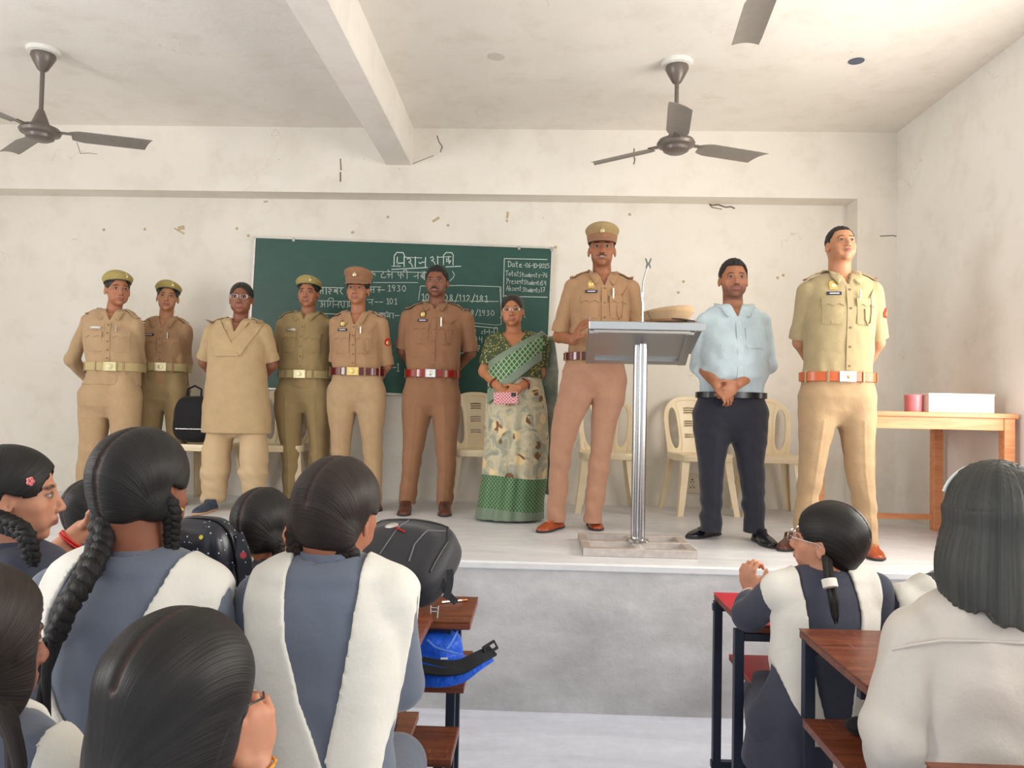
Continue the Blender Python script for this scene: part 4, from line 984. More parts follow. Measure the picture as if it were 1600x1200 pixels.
def shoe(parent, base, ank, toe, mat, sole, s=1.0, lace=None, name='shoe', high=0.075, wide=0.046):
    """ank = (x, y) of the heel/ankle, toe = (x, y) of the toe tip, standing on the stage"""
    z0 = ank[2]; A = np.array([ank[0], ank[1], z0]); T = np.array([toe[0], toe[1], z0]); d = nrm(T - A); A = T - d*0.275*s; side = np.cross([0, 0, 1.0], d)
    def build(gr, zlo, zhi):
        F = Field(); rows = [(0.0, 0.030, 0.040), (0.12, 0.038, 0.052), (0.3, 0.037, 0.056), (0.5, 0.039, 0.048), (0.7, wide, 0.038), (0.86, wide*0.92, 0.028), (0.97, 0.026, 0.020)]
        F.loft(A + (0, 0, 0.012), T + (0, 0, 0.012), side, [(r[0], r[1]*s + gr, r[2]*s + gr) for r in rows], 0.01, 0.7)
        if gr == 0: F.cone(A + d*0.055*s + (0, 0, 0.03), A + d*0.060*s + (0, 0, high + 0.02), 0.036*s, 0.034*s, 0.03)
        F.post.append(lambda P, dd: np.maximum(dd, np.maximum(z0 + zlo - P[:, 2], P[:, 2] - (z0 + zhi)))); F.lo[2] = z0 - 0.01
        return F
    F = build(0, 0.012, high); o, _ = fmesh(name, F, 0.0045, mat, parent, base)
    Fs = build(0.003, 0.0, 0.014); fmesh('sole', Fs, 0.0045, sole, o, base)
    if lace is not None:
        m = MB()
        for i in range(4):
            c = A + d*(0.105 + 0.022*i)*s; q, bad = trace(F, np.array([c + side*w_ + (0, 0, 0.12) for w_ in (-0.014, 0, 0.014)]), np.tile([0, 0, -1.0], (3, 1)))
            if not bad.any(): m.tube([q[0], q[1] + (0, 0, 0.003), q[2]], 0.0022, 6)
        if m.v: m.build('lace', lace, o, base)
    return o
M_lea_tan = plain('tan_leather', rgb(160, 72, 40), 0.28, var=0.12); M_lea_dk = plain('brown_leather', rgb(92, 50, 38), 0.4); M_lea_blk = plain('black_leather', rgb(24, 26, 34), 0.25)
M_sole = plain('dark_sole', (0.03, 0.028, 0.028, 1), 0.7); M_solet = plain('tan_sole', rgb(120, 80, 60), 0.7); M_lace = plain('tan_lace', rgb(196, 140, 90), 0.7); M_laceb = plain('black_lace', (0.02, 0.02, 0.02, 1), 0.7)
M_gold = plain('gilt_metal', (0.80, 0.58, 0.22, 1), 0.28, 0.9); M_redc = plain('red_felt', rgb(176, 40, 34), 0.8); M_brass = plain('pale_brass', (0.72, 0.62, 0.36, 1), 0.30, 0.85)
M_silver = plain('bright_steel', (0.75, 0.73, 0.70, 1), 0.22, 0.95); M_white = plain('white_plastic', (0.75, 0.75, 0.74, 1), 0.5); M_navyp = plain('navy_plate', rgb(40, 44, 66), 0.35)
M_belt_m = plain('maroon_belt', rgb(88, 22, 26), 0.16, var=0.1); M_belt_r = plain('red_brown_belt', rgb(140, 34, 24), 0.18, var=0.1); M_belt_o = plain('orange_belt', rgb(196, 92, 44), 0.3, var=0.06)
M_belt_web = cloth('web_belt', rgb(184, 166, 120)); M_belt_k = plain('black_belt', rgb(26, 28, 36), 0.25)
M_dkfab = cloth('dark_fabric', (0.02, 0.02, 0.022, 1)); M_button = plain('brown_button', rgb(120, 92, 66), 0.4)

def collar(parent, base, c, side, fwd, r, mat, open_z=0.06, h=0.034, leaf=0.062, rise=0.012, lift=0.0, F=None):
    """shirt collar: stand and fall running round the neck, open at the front"""
    c = np.asarray(c, float); up = np.array([0, 0, 1.0]); N = 40; rows = [[], [], [], []]
    for i in range(N+1):
        a = -math.pi*0.93 + 2*math.pi*0.93*i/N; f = abs(a)/(math.pi*0.93)          # f 0 at the back, 1 at the front opening
        dirv = -fwd*math.cos(a) + side*math.sin(a); rr = r*(1 + 0.10*f**3)
        zt = rise*(1 - f) - open_z*max(0, (f - 0.55)/0.45)**1.5*0.9; tip = max(0, (f - 0.72)/0.28)
        back = c + dirv*(rr + 0.001) + up*(zt + 0.0); fall_ = dirv*(0.012 + 0.016*f) - up*(h + (leaf - h)*tip**1.2) - side*math.copysign(0, a)
        out = side*math.copysign(1, a)*0.030*tip
        rows[0].append(back - dirv*0.002 - up*0.02); rows[1].append(back); rows[2].append(back + dirv*0.006 + up*0.001); rows[3].append(back + fall_ + out)
    if F is not None:
        P = np.array(rows[3]); d = F.ev(P); g = grad(F, P); P = P + g*np.clip(0.013 - d, -0.004, 0.05)[:, None]; rows[3] = list(P)
    vs = np.array(rows[0] + rows[1] + rows[2] + rows[3]); n = N + 1; fs = []
    for j in range(3):
        for i in range(N): fs.append((j*n+i, j*n+i+1, (j+1)*n+i+1, (j+1)*n+i))
    o = make_mesh('collar', vs, fs, mat, parent, True, base, sharp=50)
    md = o.modifiers.new('thick', 'SOLIDIFY'); md.thickness = 0.0055; md.offset = 0; return o

def band(parent, base, F, c, side, fwd, z, hgt, mat, name='belt', th=0.006, n=72, r0=0.30, hole=False):
    """belt: closed ring laid round the field F at height z"""
    ang = np.linspace(0, 2*math.pi, n, endpoint=False); D = np.outer(np.cos(ang), fwd) + np.outer(np.sin(ang), side); P = np.asarray(c) + D*r0; P[:, 2] = z
    rings = []
    for dz in (-hgt/2, hgt/2):
        Q = P.copy(); Q[:, 2] += dz; S, bad = trace(F, Q, -D, 50, r0); rings.append(np.linalg.norm(S[:, :2] - np.asarray(c)[:2], axis=1))
    rad = np.maximum(rings[0], rings[1]); rad = (np.roll(rad, 1) + rad*2 + np.roll(rad, -1))/4 + 0.002
    vs = []
    for dz, ex in ((-hgt/2, 0), (-hgt/2 + 0.002, th), (hgt/2 - 0.002, th), (hgt/2, 0), (hgt/2, -0.012), (-hgt/2, -0.012)):
        q = np.asarray(c) + D*(rad + ex)[:, None]; q[:, 2] = z + dz; vs.append(q)
    fs = []
    for j in range(6):
        for i in range(n): k = (i+1) % n; j2 = (j+1) % 6; fs.append((j*n+i, j*n+k, j2*n+k, j2*n+i))
    o = make_mesh(name, np.concatenate(vs), fs, mat, parent, True, base, sharp=40)
    return o, rad, D

def buckle(parent, base, p, fwd, side, w, h, mat, mat2=None):
    R = np.stack([side, fwd, np.array([0, 0, 1.0])], 1); m = MB(); m.box(p + fwd*0.004, (w, 0.007, h), R, 0.002)
    for dx in (-1, 1): m.box(p + fwd*0.008 + side*dx*w*0.42, (w*0.08, 0.004, h*1.02), R, 0.0015)
    m.lathe([(0.001, 0), (h*0.30, 0), (h*0.26, 0.003), (h*0.12, 0.004), (0.001, 0.005)], p + fwd*0.007, 16, np.stack([side, np.array([0, 0, 1.0]), fwd], 1))
    o = m.build('buckle', mat, parent, base)
    if mat2: 
        m = MB(); m.lathe([(0.001, 0), (h*0.2, 0), (h*0.1, 0.003), (0.001, 0.004)], p + fwd*0.011, 6, np.stack([side, np.array([0, 0, 1.0]), fwd], 1)); m.build('buckle_emblem', mat2, o, base)
    return o

def emblem(parent, base, F, c, fwd, mat, w=0.040, h=0.050, back=True, pointed=True):
    """arched gilt badge on a dark backing"""
    lo = lambda u: 0.02; hi = lambda u: 0.62 + 0.36*math.sqrt(max(0, 1 - (2*u - 1)**2)) * (1 if abs(u-.5) > 0.1 else 1.0)
    o = decal('badge', F, c, fwd, (0, 0, 1), w, h, M_dkfab if back else mat, parent, base, 0.005, 10, 6, lo, hi)
    if o is None: return None
    if back: decal('badge_crest', F, c + np.array([0, 0, -0.001]), fwd, (0, 0, 1), w*0.78, h*0.80, mat, o, base, 0.008, 10, 6, lo, hi)
    m = MB(); S, bad = trace(F, np.array([c + fwd*0.1]), -fwd[None], far=0.3)
    R = np.stack([np.cross((0, 0, 1.0), fwd), np.array([0, 0, 1.0]), fwd], 1)
    m.lathe([(w*0.16, 0), (w*0.24, 0), (w*0.24, 0.003), (w*0.16, 0.003)], S[0] + fwd*0.008 - np.array([0, 0, h*0.08]), 16, R)
    m.lathe([(0.0005, 0), (w*0.10, 0), (0.0005, 0.004)], S[0] + fwd*0.008 + np.array([0, 0, h*0.30]), 8, R)
    for sx in (-1, 1): m.tube([S[0] + fwd*0.009 + R[:, 0]*sx*w*0.30 - np.array([0, 0, h*0.2]), S[0] + fwd*0.009 + R[:, 0]*sx*w*0.26 + np.array([0, 0, h*0.12])], w*0.05, 6)
    m.build('badge_relief', mat if not back else M_redc if False else mat, o, base)
    return o

def star(m, c, n, up, r):
    n = nrm(n); up = nrm(up - n*np.dot(up, n)); rt = np.cross(up, n); vs = []
    for i in range(10): a = math.pi*i/5; q = r if i % 2 == 0 else r*0.45; vs.append(c + (rt*math.sin(a) + up*math.cos(a))*q)
    vs = vs + [v + n*0.0005 for v in vs]; vs = [v for v in vs] ; ctr = c + n*0.004; vs.append(ctr); vs.append(c)
    fs = [(10+i, 10+(i+1) % 10, 20) for i in range(10)] + [(i, (i+1) % 10, 10+(i+1) % 10, 10+i) for i in range(10)] + [((i+1) % 10, i, 21) for i in range(10)]
    m.raw(vs, fs)

def epaulette(parent, base, F, neckp, tip, mat, stars=0, red=False):
    """shoulder strap over field F from the collar to the shoulder tip"""
    n = 9; P = np.array([neckp + (tip - neckp)*i/(n-1) for i in range(n)]) + np.array([0, 0, 0.10]); S, bad = trace(F, P, np.tile([0, 0, -1.0], (n, 1)), far=0.25)
    S = S[~bad]; 
    if len(S) < 3: return
    G_ = grad(F, S); S = S + G_*0.004
    wide = np.linspace(0.034, 0.052, len(S)); o = ribbon('shoulder_strap', S, G_, 0.04, 0.006, mat, parent, base, wide)
    if red:
        ribbon('red_tab', S[-2:] + G_[-2:]*0.0065 + (S[-1]-S[-2])*0.05, G_[-2:], 0.05, 0.003, M_redc, o, base, wide[-2:]*1.06)
    if stars:
        for i in range(stars):
            f = 0.42 + 0.22*i; k = f*(len(S)-1); j = int(k); c = S[j] + (S[min(j+1, len(S)-1)] - S[j])*(k-j) + G_[j]*0.0075; m = MB(); star(m, c, G_[j], S[-1]-S[0], 0.013); m.build('star', M_gold, o, base)
    m = MB(); m.lathe([(0.0005, 0), (0.006, 0), (0.005, 0.003), (0.0005, 0.004)], S[1] + G_[1]*0.006, 10); m.build('strap_button', M_button, o, base)

def peaked_cap(parent, base, L, R, s, mat, band_mat=None, own=None, peak=None, tiltb=0.0):
    """L maps head-local metres to world; returns the cap object"""
    F = Field()
    def lp(P): return ((P - L(0, 0, 0)) @ R)/s
    def fn(P):
        q = lp(P); x, y, z = q[:, 0], q[:, 1] + 0.010, q[:, 2]
        zz = z - 0.052; z_t = 0.070 + 0.28*(y + 0.1)*0.5          # crown rises towards the front
        f = np.clip(zz/0.07, 0, 1); rx = 0.0815 + 0.024*f**1.3; ry = 0.1010 + 0.022*f**1.3
        rad = (np.sqrt((x/rx)**2 + (y/ry)**2) - 1)*0.09
        top = zz - (z_t + 0.016 - 1.9*(x**2) - 1.2*(y + 0.01)**2); bot = -zz - 0.004
        a = np.maximum(rad, top); h = np.clip(0.5 + 0.5*(rad - top)/0.016, 0, 1); a = top*(1-h) + rad*h + 0.016*h*(1-h)
        return np.maximum(a, bot)*s
    c0 = L(0, -0.01, 0.095); F.add(fn, c0 - 0.17*s, c0 + 0.17*s, 0.001)
    o, _ = fmesh('cap' if own is None else 'crown', F, 0.0042*s, mat, parent, base)
    # band round the head
    m = MB(); N = 48; vs = []
    for (dz, g) in ((-0.006, 0.0835), (-0.006, 0.0865), (0.030, 0.0935), (0.030, 0.088)):
        for i in range(N): a = 2*math.pi*i/N; vs.append(L(g*math.cos(a), -0.010 + (g + 0.0195)*math.sin(a), 0.052 + dz))
    m.raw(vs, [(j*N+i, j*N+(i+1) % N, ((j+1) % 4)*N+(i+1) % N, ((j+1) % 4)*N+i) for j in range(4) for i in range(N)]); m.build('cap_band', band_mat or mat, o, base)
    # peak
    vs = []; n = 18
    for i in range(n+1):
        a = math.radians(22 + 136*i/n)
        for j in range(6):
            f = j/5; ext = 0.060*f*math.sin((a - math.radians(22))/math.radians(136)*math.pi)**0.6
            vs.append(L((0.0870 + ext*0.35)*math.cos(a), -0.012 + (0.108 + ext)*math.sin(a), 0.052 - 0.010*f - 0.42*ext - 0.006*math.sin(a)*0))
    fs = [(i*6+j, (i+1)*6+j, (i+1)*6+j+1, i*6+j+1) for i in range(n) for j in range(5)]
    pk = make_mesh('cap_peak', np.array(vs), fs, peak or mat, o, True, base); md = pk.modifiers.new('thick', 'SOLIDIFY'); md.thickness = 0.005*s; md.offset = 0
    # badge
    m = MB(); bc = L(0, 0.1135, 0.088)
    R2 = np.stack([-R[:, 0], R[:, 2], R[:, 1]], 1)
    m.lathe([(0.0005, 0.004), (0.006*s, 0.004), (0.014*s, 0.001), (0.013*s, -0.004), (0.0005, -0.004)], bc, 14, R2); m.tube([bc + R[:, 2]*0.010*s, bc + R[:, 2]*0.022*s + R[:, 1]*0.001], [0.006*s, 0.0015], 8); m.tube([bc - R[:, 0]*0.012*s - R[:, 2]*0.011*s, bc + R[:, 0]*0.012*s - R[:, 2]*0.011*s], 0.004*s, 8)
    m.build('cap_badge', M_brass, o, base)
    return o
def beret(parent, base, L, R, s, mat, side=1):
    F = Field()
    def fn(P):
        q = ((P - L(0, 0, 0)) @ R)/s; x, y, z = q[:, 0], q[:, 1], q[:, 2]
        zb = 0.052 + 0.22*(y - 0.02)*0.6
        rx, ry = 0.086, 0.104; f = np.clip((z - zb)/0.03, 0, 1); bul = 0.017*f
        a = np.sqrt((x/(rx+bul))**2 + ((y + 0.012)/(ry+bul))**2 + (np.maximum(z - zb - 0.012, 0)/(0.076 + 0.10*np.clip(side*x, -0.08, 0.08)*-1))**2)
        d = (a - 1)*0.075; return np.maximum(d, zb - z)*s
    c0 = L(0, 0, 0.07); F.add(fn, c0 - 0.15*s, c0 + 0.15*s, 0.001); o, _ = fmesh('beret', F, 0.0045*s, mat, parent, base)
    N = 44; m = MB(); vs = []
    for (dz, g) in ((-0.003, 0.0835), (-0.003, 0.0885), (0.007, 0.0885), (0.007, 0.0835)):
        for i in range(N): a = 2*math.pi*i/N; y = -0.012 + (g + 0.018)*math.sin(a); vs.append(L(g*math.cos(a), y, 0.052 + 0.132*(y - 0.02) + dz))
    m.raw(vs, [(j*N+i, j*N+(i+1) % N, ((j+1) % 4)*N+(i+1) % N, ((j+1) % 4)*N+i) for j in range(4) for i in range(N)]); m.build('beret_rim', M_rim, o, base)
    bc = L(0.030*side, 0.092, 0.088); m = MB(); R2 = np.stack([-R[:, 0], R[:, 2], R[:, 1]], 1)
    m.lathe([(0.0005, 0.006), (0.006*s, 0.006), (0.014*s, 0.002), (0.014*s, -0.010), (0.0005, -0.010)], bc, 6, R2); m.tube([bc + R[:, 2]*0.008*s, bc + R[:, 2]*0.026*s], [0.008*s, 0.002], 8); m.build('beret_badge', M_brass, o, base)
    return o
M_rim = plain('beret_rim_leather', (0.035, 0.03, 0.03, 1), 0.5)

def short_hair(parent, base, L, R, s, front=0.066, th=0.008, sideburn=-0.005, mat=None, quiff=0.0):
    F = Field()
    def fn(P):
        q = ((P - L(0, 0, 0)) @ R)/s; x, y, z = q[:, 0], q[:, 1], q[:, 2]
        k0 = np.linalg.norm(np.stack([x/(0.0755 + th*0.55), (y + 0.015)/(0.0965 + th*0.6), (z - 0.032)/(0.0855 + th + quiff*np.clip(y/0.08, 0, 1))], 1), axis=1); d = (k0 - 1)*0.085
        side_ = np.abs(x) > 0.055
        zl = np.interp(y, [-0.11, -0.06, -0.025, -0.005, 0.012, 0.03, 0.055, 0.08], [-0.050, -0.055, -0.020, 0.018, sideburn + 0.0, 0.035, 0.052, front]) + 0.0
        zl = np.where(y > 0.03, front - np.clip((np.abs(x) - 0.048)/0.02, 0, 1)*(front - 0.030), zl)
        n_ = 0.002*np.sin(x*260)*np.sin(y*140 + z*90); return np.maximum(d + n_, (zl - z)*0.8)*s
    c0 = L(0, -0.01, 0.03); F.add(fn, c0 - 0.135*s, c0 + 0.135*s, 0.001)
    hu = lambda v: (lambda q: np.stack([q[:, 0]*1.0 + q[:, 2]*0.2, q[:, 1], q[:, 2]*0], 1))(((v - L(0, 0, 0)) @ R)/s)
    o, _ = fmesh('hair', F, 0.0040*s, mat or M_hairs, parent, base, {'hu': hu}); return o
def tied_hair(parent, base, L, R, s, th=0.012, front=0.070, bun=True, bun_at=(0, -0.115, 0.02), bun_r=0.034, part=True, mat=None, ear=0.012, low=-0.055):
    """women's hair combed back over the skull, centre parting"""
    F = Field()
    def fn(P):
        q = ((P - L(0, 0, 0)) @ R)/s; x, y, z = q[:, 0], q[:, 1], q[:, 2]
        k0 = np.linalg.norm(np.stack([x/(0.0745 + th), (y + 0.015)/(0.0960 + th), (z - 0.032)/(0.0850 + th)], 1), axis=1); d = (k0 - 1)*0.085
        fr = np.where(y > 0.0, front - 11.0*np.maximum(np.abs(x) - 0.006, 0)**2*1.6 - np.clip((np.abs(x)-0.055)/0.02, 0, 1)*0.04, -1)
        zl = np.interp(y, [-0.10, -0.05, -0.025, -0.01, 0.02, 0.04], [low, low, -0.035, ear, 0.000, 0.02]); zl = np.where(y > 0.025, np.maximum(fr, 0.0), zl)
        if part: d = d + 0.004*np.exp(-(x/0.003)**2)*(z > 0.05)
        return np.maximum(d, (zl - z)*0.8)*s
    c0 = L(0, -0.01, 0.02); F.add(fn, c0 - 0.14*s, c0 + 0.14*s, 0.006)
    if bun: F.ell(L(*bun_at), np.array([bun_r, bun_r*0.85, bun_r])*s, R, 0.01)
    def hu(v):
        q = ((v - L(0, 0, 0)) @ R)/s; a = np.arctan2(q[:, 2] - 0.02, np.abs(q[:, 0]) + 0.01); return np.stack([a*0.12, q[:, 1], q[:, 0]*0], 1)
    o, _ = fmesh('hair', F, 0.0042*s, mat or M_hair, parent, base, {'hu': hu}); return o
def glasses(parent, base, L, R, s, mat, lens=True, w=0.024, h=0.017):
    m = MB()
    for sx in (-1, 1):
        P = []
        for i in range(25):
            a = 2*math.pi*i/24; ca, sa = math.cos(a), math.sin(a); P.append(L(sx*0.032 + w*math.copysign(abs(ca)**0.7, ca), 0.101 - 0.10*abs(0.032 + w*ca*1.0)**1.0*0.25, -0.001 + h*math.copysign(abs(sa)**0.8, sa)))
        m.tube(P, 0.0013*s, 6, cap=False)
        m.tube([L(sx*(0.032 + w), 0.094, 0.004), L(sx*0.074, 0.08, 0.004), L(sx*0.080, 0.0, 0.004), L(sx*0.080, -0.012, -0.006)], 0.0012*s, 6)
    m.tube([L(-0.009, 0.100, 0.003), L(0, 0.102, 0.006), L(0.009, 0.100, 0.003)], 0.0012*s, 6)
    return m.build('spectacles', mat, parent, base)

def figure_root(label, x, y, z, grp=None): return thing('person', label, 'person', (x, y, z), 0, grp)

def legrows(rows, Y):
    R = zrows(rows, Y); R = [(r[0], r[1], r[2]*(1.0 if i >= len(R) - 2 else 0.89), r[3], r[4]) for i, r in enumerate(R)]
    b = R[0]; u = R[-1]; R = R + [(u[0] + 0.12, u[1], u[2]*0.5, u[3]*0.75, u[4])]
    if b[0] > STG + 0.02: R = [(STG + 0.02, b[1], b[2], b[3], b[4])] + R
    return R
def standing(label, Y, S):
    """a standing person from measured landmarks. S: see the calls below"""
    g = S.get; yaw = g('yaw', 0); BR = frame(yaw); left = -BR[:, 0]; fw = BR[:, 1]
    base = np.array([aty(S['torso'][-1][0], 700, Y)[0], Y, S.get('base_z', STG)]); root = figure_root(label, *base)
    skin = S['skin']; fem = g('fem', False)
    # head
    hx, hy, hh = S['head'][:3]; hyaw, hpit, hrol = S['head'][3:6]; hc = aty(hx, hy, Y + g('head_dy', -0.02)); s = hh*Y/FPX/0.235; HR = frame(hyaw, hpit, hrol)
    # torso rows (top = shoulders) in world units
    TR = zrows(S['torso'], Y); ztop = TR[-1][0]; neck_c = np.array([aty(S['neck'][0], S['neck'][1], Y)[0], Y + 0.010, aty(S['neck'][0], S['neck'][1], Y)[2]])
    P = {k: aty(v[0], v[1], Y + v[2]) for k, v in S['j'].items()}
    ra = g('arm_r', (0.052, 0.042, 0.030) if not fem else (0.046, 0.037, 0.026))
    # --- body (one continuous mesh)
    B = Field(); L = head_prims(B, hc, HR, s, fem, g('heavy', 0.0), g('jaw', 1.0)); nr = g('neck_r', 0.048 if fem else 0.055)
    B.cone(L(0, -0.028, -0.045), neck_c + (0, 0, -0.02), nr, nr*1.04, 0.02)
    zloft(B, [(r[0], r[1], r[2] - 0.016, r[3] - 0.016, r[4]) for r in TR if r[0] > S.get('body_low', 0)], Y, left, 0.03, cap=0.25)
    for sfx in 'ab':
        B.cone(neck_c + (0, 0, -0.035), P['s'+sfx], nr*0.78, ra[0]*0.72, 0.03)
        B.cone(P['s'+sfx], P['e'+sfx], ra[0]*0.86, ra[1]*0.86, 0.02); B.cone(P['e'+sfx], P['w'+sfx], ra[1]*0.88, ra[2]*0.92, 0.02)
        hd = S['hand'+sfx] if 'hand'+sfx in S else dict(d=nrm(P['w'+sfx] - P['e'+sfx]), n=-fw if False else np.array([0, 1.0, 0]), t=np.array([0, 0, 1.0]), curl=0.6)
        hand_prims(B, P['w'+sfx] + nrm(hd['d'])*0.005, np.array(hd['d'], float), np.array(hd['n'], float), np.array(hd['t'], float), hd.get('curl', 0.5), hd.get('s', 0.92 if fem else 1.0), hd.get('spread', 0.0), hd.get('thumb', (0.7, 0.6, 0.3)), hd.get('curls'))
    LG = {}
    for sfx in 'ab':
        if 'leg'+sfx in S: LG[sfx] = legrows(S['leg'+sfx], Y); rr = [(r[0], r[1], r[2]*0.72, r[3]*0.72, r[4]) for r in LG[sfx] if r[0] > STG + 0.14]; zloft(B, rr, Y, left, 0.02, cap=0.2); zz = rr[0]
    fr = lambda v: ((v - hc) @ HR)/s
    Bh, _ = fmesh('body', B, g('res', 0.0045), skin, root, base, {'hl': fr})
    return dict(root=root, base=base, B=B, L=L, HR=HR, s=s, hc=hc, TR=TR, neck=neck_c, P=P, ra=ra, left=left, fw=fw, LG=LG, Y=Y, fem=fem, nr=nr)

def shirt(D, mat, S, sleeve='short', hem_py=None, vopen=0.07, vw=0.42, seed=1, grow=0.004, name='shirt', foldamp=0.0035, sl=0.92, cuff=True, collar_on=True):
    F = Field(); TR, Y, left, fw, P, ra = [D[k] for k in ('TR', 'Y', 'left', 'fw', 'P', 'ra')]; nr = D['nr']
    zloft(F, [(r[0], r[1], r[2] + grow, r[3] + grow, r[4]) for r in TR], Y, left, 0.03, sq=2.25)
    NS = Field(); zloft(NS, [(r[0], r[1], r[2] + grow, r[3] + grow, r[4]) for r in TR], Y, left, 0.03, sq=2.25)
    for sfx in 'ab':
        NS.cone(D['neck'] + (0, 0, -0.030), P['s'+sfx] + (0, 0, 0.004), nr*0.80 + 0.006, ra[0]*0.78 + 0.008, 0.035); NS.cone(P['s'+sfx] + (0, 0, -0.002), P['s'+sfx] + (P['e'+sfx] - P['s'+sfx])*S.get('ns_arm', 0.12), ra[0] + 0.006, ra[0] - 0.004, 0.02)
        F.cone(D['neck'] + (0, 0, -0.030), P['s'+sfx] + (0, 0, 0.004), nr*0.80 + 0.006, ra[0]*0.78 + 0.008, 0.035)
        A, E_, W_ = P['s'+sfx], P['e'+sfx], P['w'+sfx]
        if sleeve == 'short':
            C_ = A + (E_ - A)*sl; flatcone(F, A, C_, ra[0] + 0.009, ra[1] + 0.012, 0.007)
            if cuff: flatcone(F, A + (E_ - A)*(sl - 0.16), C_ + (E_-A)*0.005, ra[1] + 0.018, ra[1] + 0.0185, 0.003)
        elif sleeve == 'mid':
            F.cone(A, E_, ra[0] + 0.008, ra[1] + 0.012, 0.008); C_ = E_ + (W_ - E_)*sl; flatcone(F, E_, C_, ra[1] + 0.012, ra[2] + 0.020, 0.02); flatcone(F, E_ + (W_-E_)*(sl - 0.2), C_, ra[2] + 0.024, ra[2] + 0.024, 0.003)
        else:
            F.cone(A, E_, ra[0] + 0.007, ra[1] + 0.008, 0.008); flatcone(F, E_, W_, ra[1] + 0.010, ra[2] + 0.012, 0.02)
    zh = TR[0][0] if hem_py is None else aty(800, hem_py, Y)[2]
    F.lo[2] = min(F.lo[2], zh - 0.03)
    nk = D['neck']; up = np.array([0, 0, 1.0])
    D['NS'] = NS
    f1 = fold(seed, 8, 5, 18); f2 = fold(seed+7, 7, 4, 14, direction=(0, 0, 1), aniso=2.5); f4 = fold(seed+17, 7, 8, 20, direction=(1, 0.3, 0.25), aniso=3.0); zbl = TR[0][0]
    core = Field(); core.p = list(F.p); core.lo, core.hi = F.lo, F.hi; D['core'] = core
    def post(Pt, d):
        near = np.abs(d) < 0.03
        if near.any(): q_ = Pt[near]; d[near] += foldamp*(f1(q_) + f2(q_) + 1.3*f4(q_)*np.clip(1.3 - (q_[:, 2] - zbl)/0.30, 0.25, 1.3))
        q = Pt - nk; u = q @ left; w = q @ fw
        cut = -np.linalg.norm(np.stack([u, w*0.9], 1), axis=1) + (nr + 0.004); d = np.maximum(d, np.minimum(cut, (q[:, 2] + 0.030)*1.0) if False else np.where(q[:, 2] > -0.05, cut, -1))
        vz = q[:, 2] + 0.012 + vopen; V_ = vz*vw - np.abs(u); m = (w > 0) & (vz > 0); d = np.where(m, np.maximum(d, np.minimum(V_, 0.02)), d)
        return np.maximum(d, zh - Pt[:, 2])
    F.post.append(post); o, _ = fmesh(name, F, D.get('cres', 0.0055), mat, D['root'], D['base']); D['shirt'] = o; D['SF'] = F
    if S.get('stand'):
        N = 40; vs = []; A_ = nk + (0, 0, -0.036); T_ = nk + (0, 0, 0.010)
        for c_, rr in ((A_, nr + 0.016), (T_, nr + 0.0075), (T_, nr + 0.003), (A_, nr + 0.002)):
            for i in range(N): a = 2*math.pi*i/N; vs.append(c_ + left*math.cos(a)*rr + fw*math.sin(a)*rr)
        make_mesh('collar', np.array(vs), [(j*N+i, j*N+(i+1) % N, ((j+1) % 4)*N+(i+1) % N, ((j+1) % 4)*N+i) for j in range(4) for i in range(N)], mat, o, True, D['base'], sharp=60)
    if collar_on: collar(o, D['base'], nk + (0, 0, 0.008), left, fw, nr + 0.006, mat, open_z=vopen*0.62, F=core)
    return o
def trousers(D, S, mat, belt_py, crotch_py, hem, seed=3, pel=None, name='trousers', crease=0.004, foldamp=0.004, sq=2.3):
    """pel rows of the pelvis, legs from D['LG']"""
    Y, left, fw = D['Y'], D['left'], D['fw']; F = Field(); PR = zrows(pel, Y); r0_ = PR[0]; PR[0] = (r0_[0], r0_[1], r0_[2]*0.93, r0_[3]*0.84, r0_[4]); PR = [(r0_[0] - 0.07, r0_[1], r0_[2]*0.72, r0_[3]*0.42, r0_[4])] + PR; hem = (STG + 0.045,)*2 if not D.get('hem') else D['hem']
    zb = aty(800, belt_py, Y)[2] + 0.01; zc = aty(800, crotch_py, Y)[2]
    for sfx in 'ab': zloft(F, D['LG'][sfx], Y, left, 0.012, cap=0.1, sq=2.1)
    zloft(F, PR, Y, left, 0.022, cap=0.25, sq=sq)
    f1 = fold(seed, 7, 3, 9); f2 = fold(seed+3, 9, 5, 18, direction=(0.45, 0.1, 1), aniso=2.2); f3 = fold(seed+5, 6, 7, 16, direction=(1, 0.2, 0.15), aniso=3)
    hz = {k: v for k, v in zip('ab', hem)}
    def post(Pt, d):
        m = np.abs(d) < 0.03
        if m.any():
            q = Pt[m]; low = np.clip((zc - 0.25 - q[:, 2])/0.35, 0, 1); hip = np.clip(1 - np.abs(q[:, 2] - zc - 0.02)/0.12, 0, 1); kn = np.exp(-((q[:, 2] - (zc - 0.36))/0.10)**2); d[m] += foldamp*(0.5*f1(q) + f2(q)*(0.5 + 1.9*low + 1.0*kn + 0.8*hip) + 0.6*f3(q))
            for sfx in 'ab':
                R_ = D['LG'][sfx]; cx = np.interp(q[:, 2], [r[0] for r in R_], [r[1] for r in R_]); u = (q[:, 0] - cx)*left[0]
                d[m] -= crease*np.exp(-(u/0.006)**2)*((q[:, 1] - Y)*fw[1] + (q[:, 0] - cx)*fw[0] > 0)*(q[:, 2] < zc + 0.05)
        xm = (D['LG']['a'][0][1] + D['LG']['b'][0][1])/2; hm = np.where(Pt[:, 0] < xm, hz['a'], hz['b'])
        return np.maximum(d, np.maximum(hm - Pt[:, 2], Pt[:, 2] - zb))
    F.post.append(post); F.lo[2] = min(hem) - 0.02; o, _ = fmesh(name, F, D.get('cres', 0.0055), mat, D['root'], D['base']); D['TF'] = F; D['trousers'] = o; return o

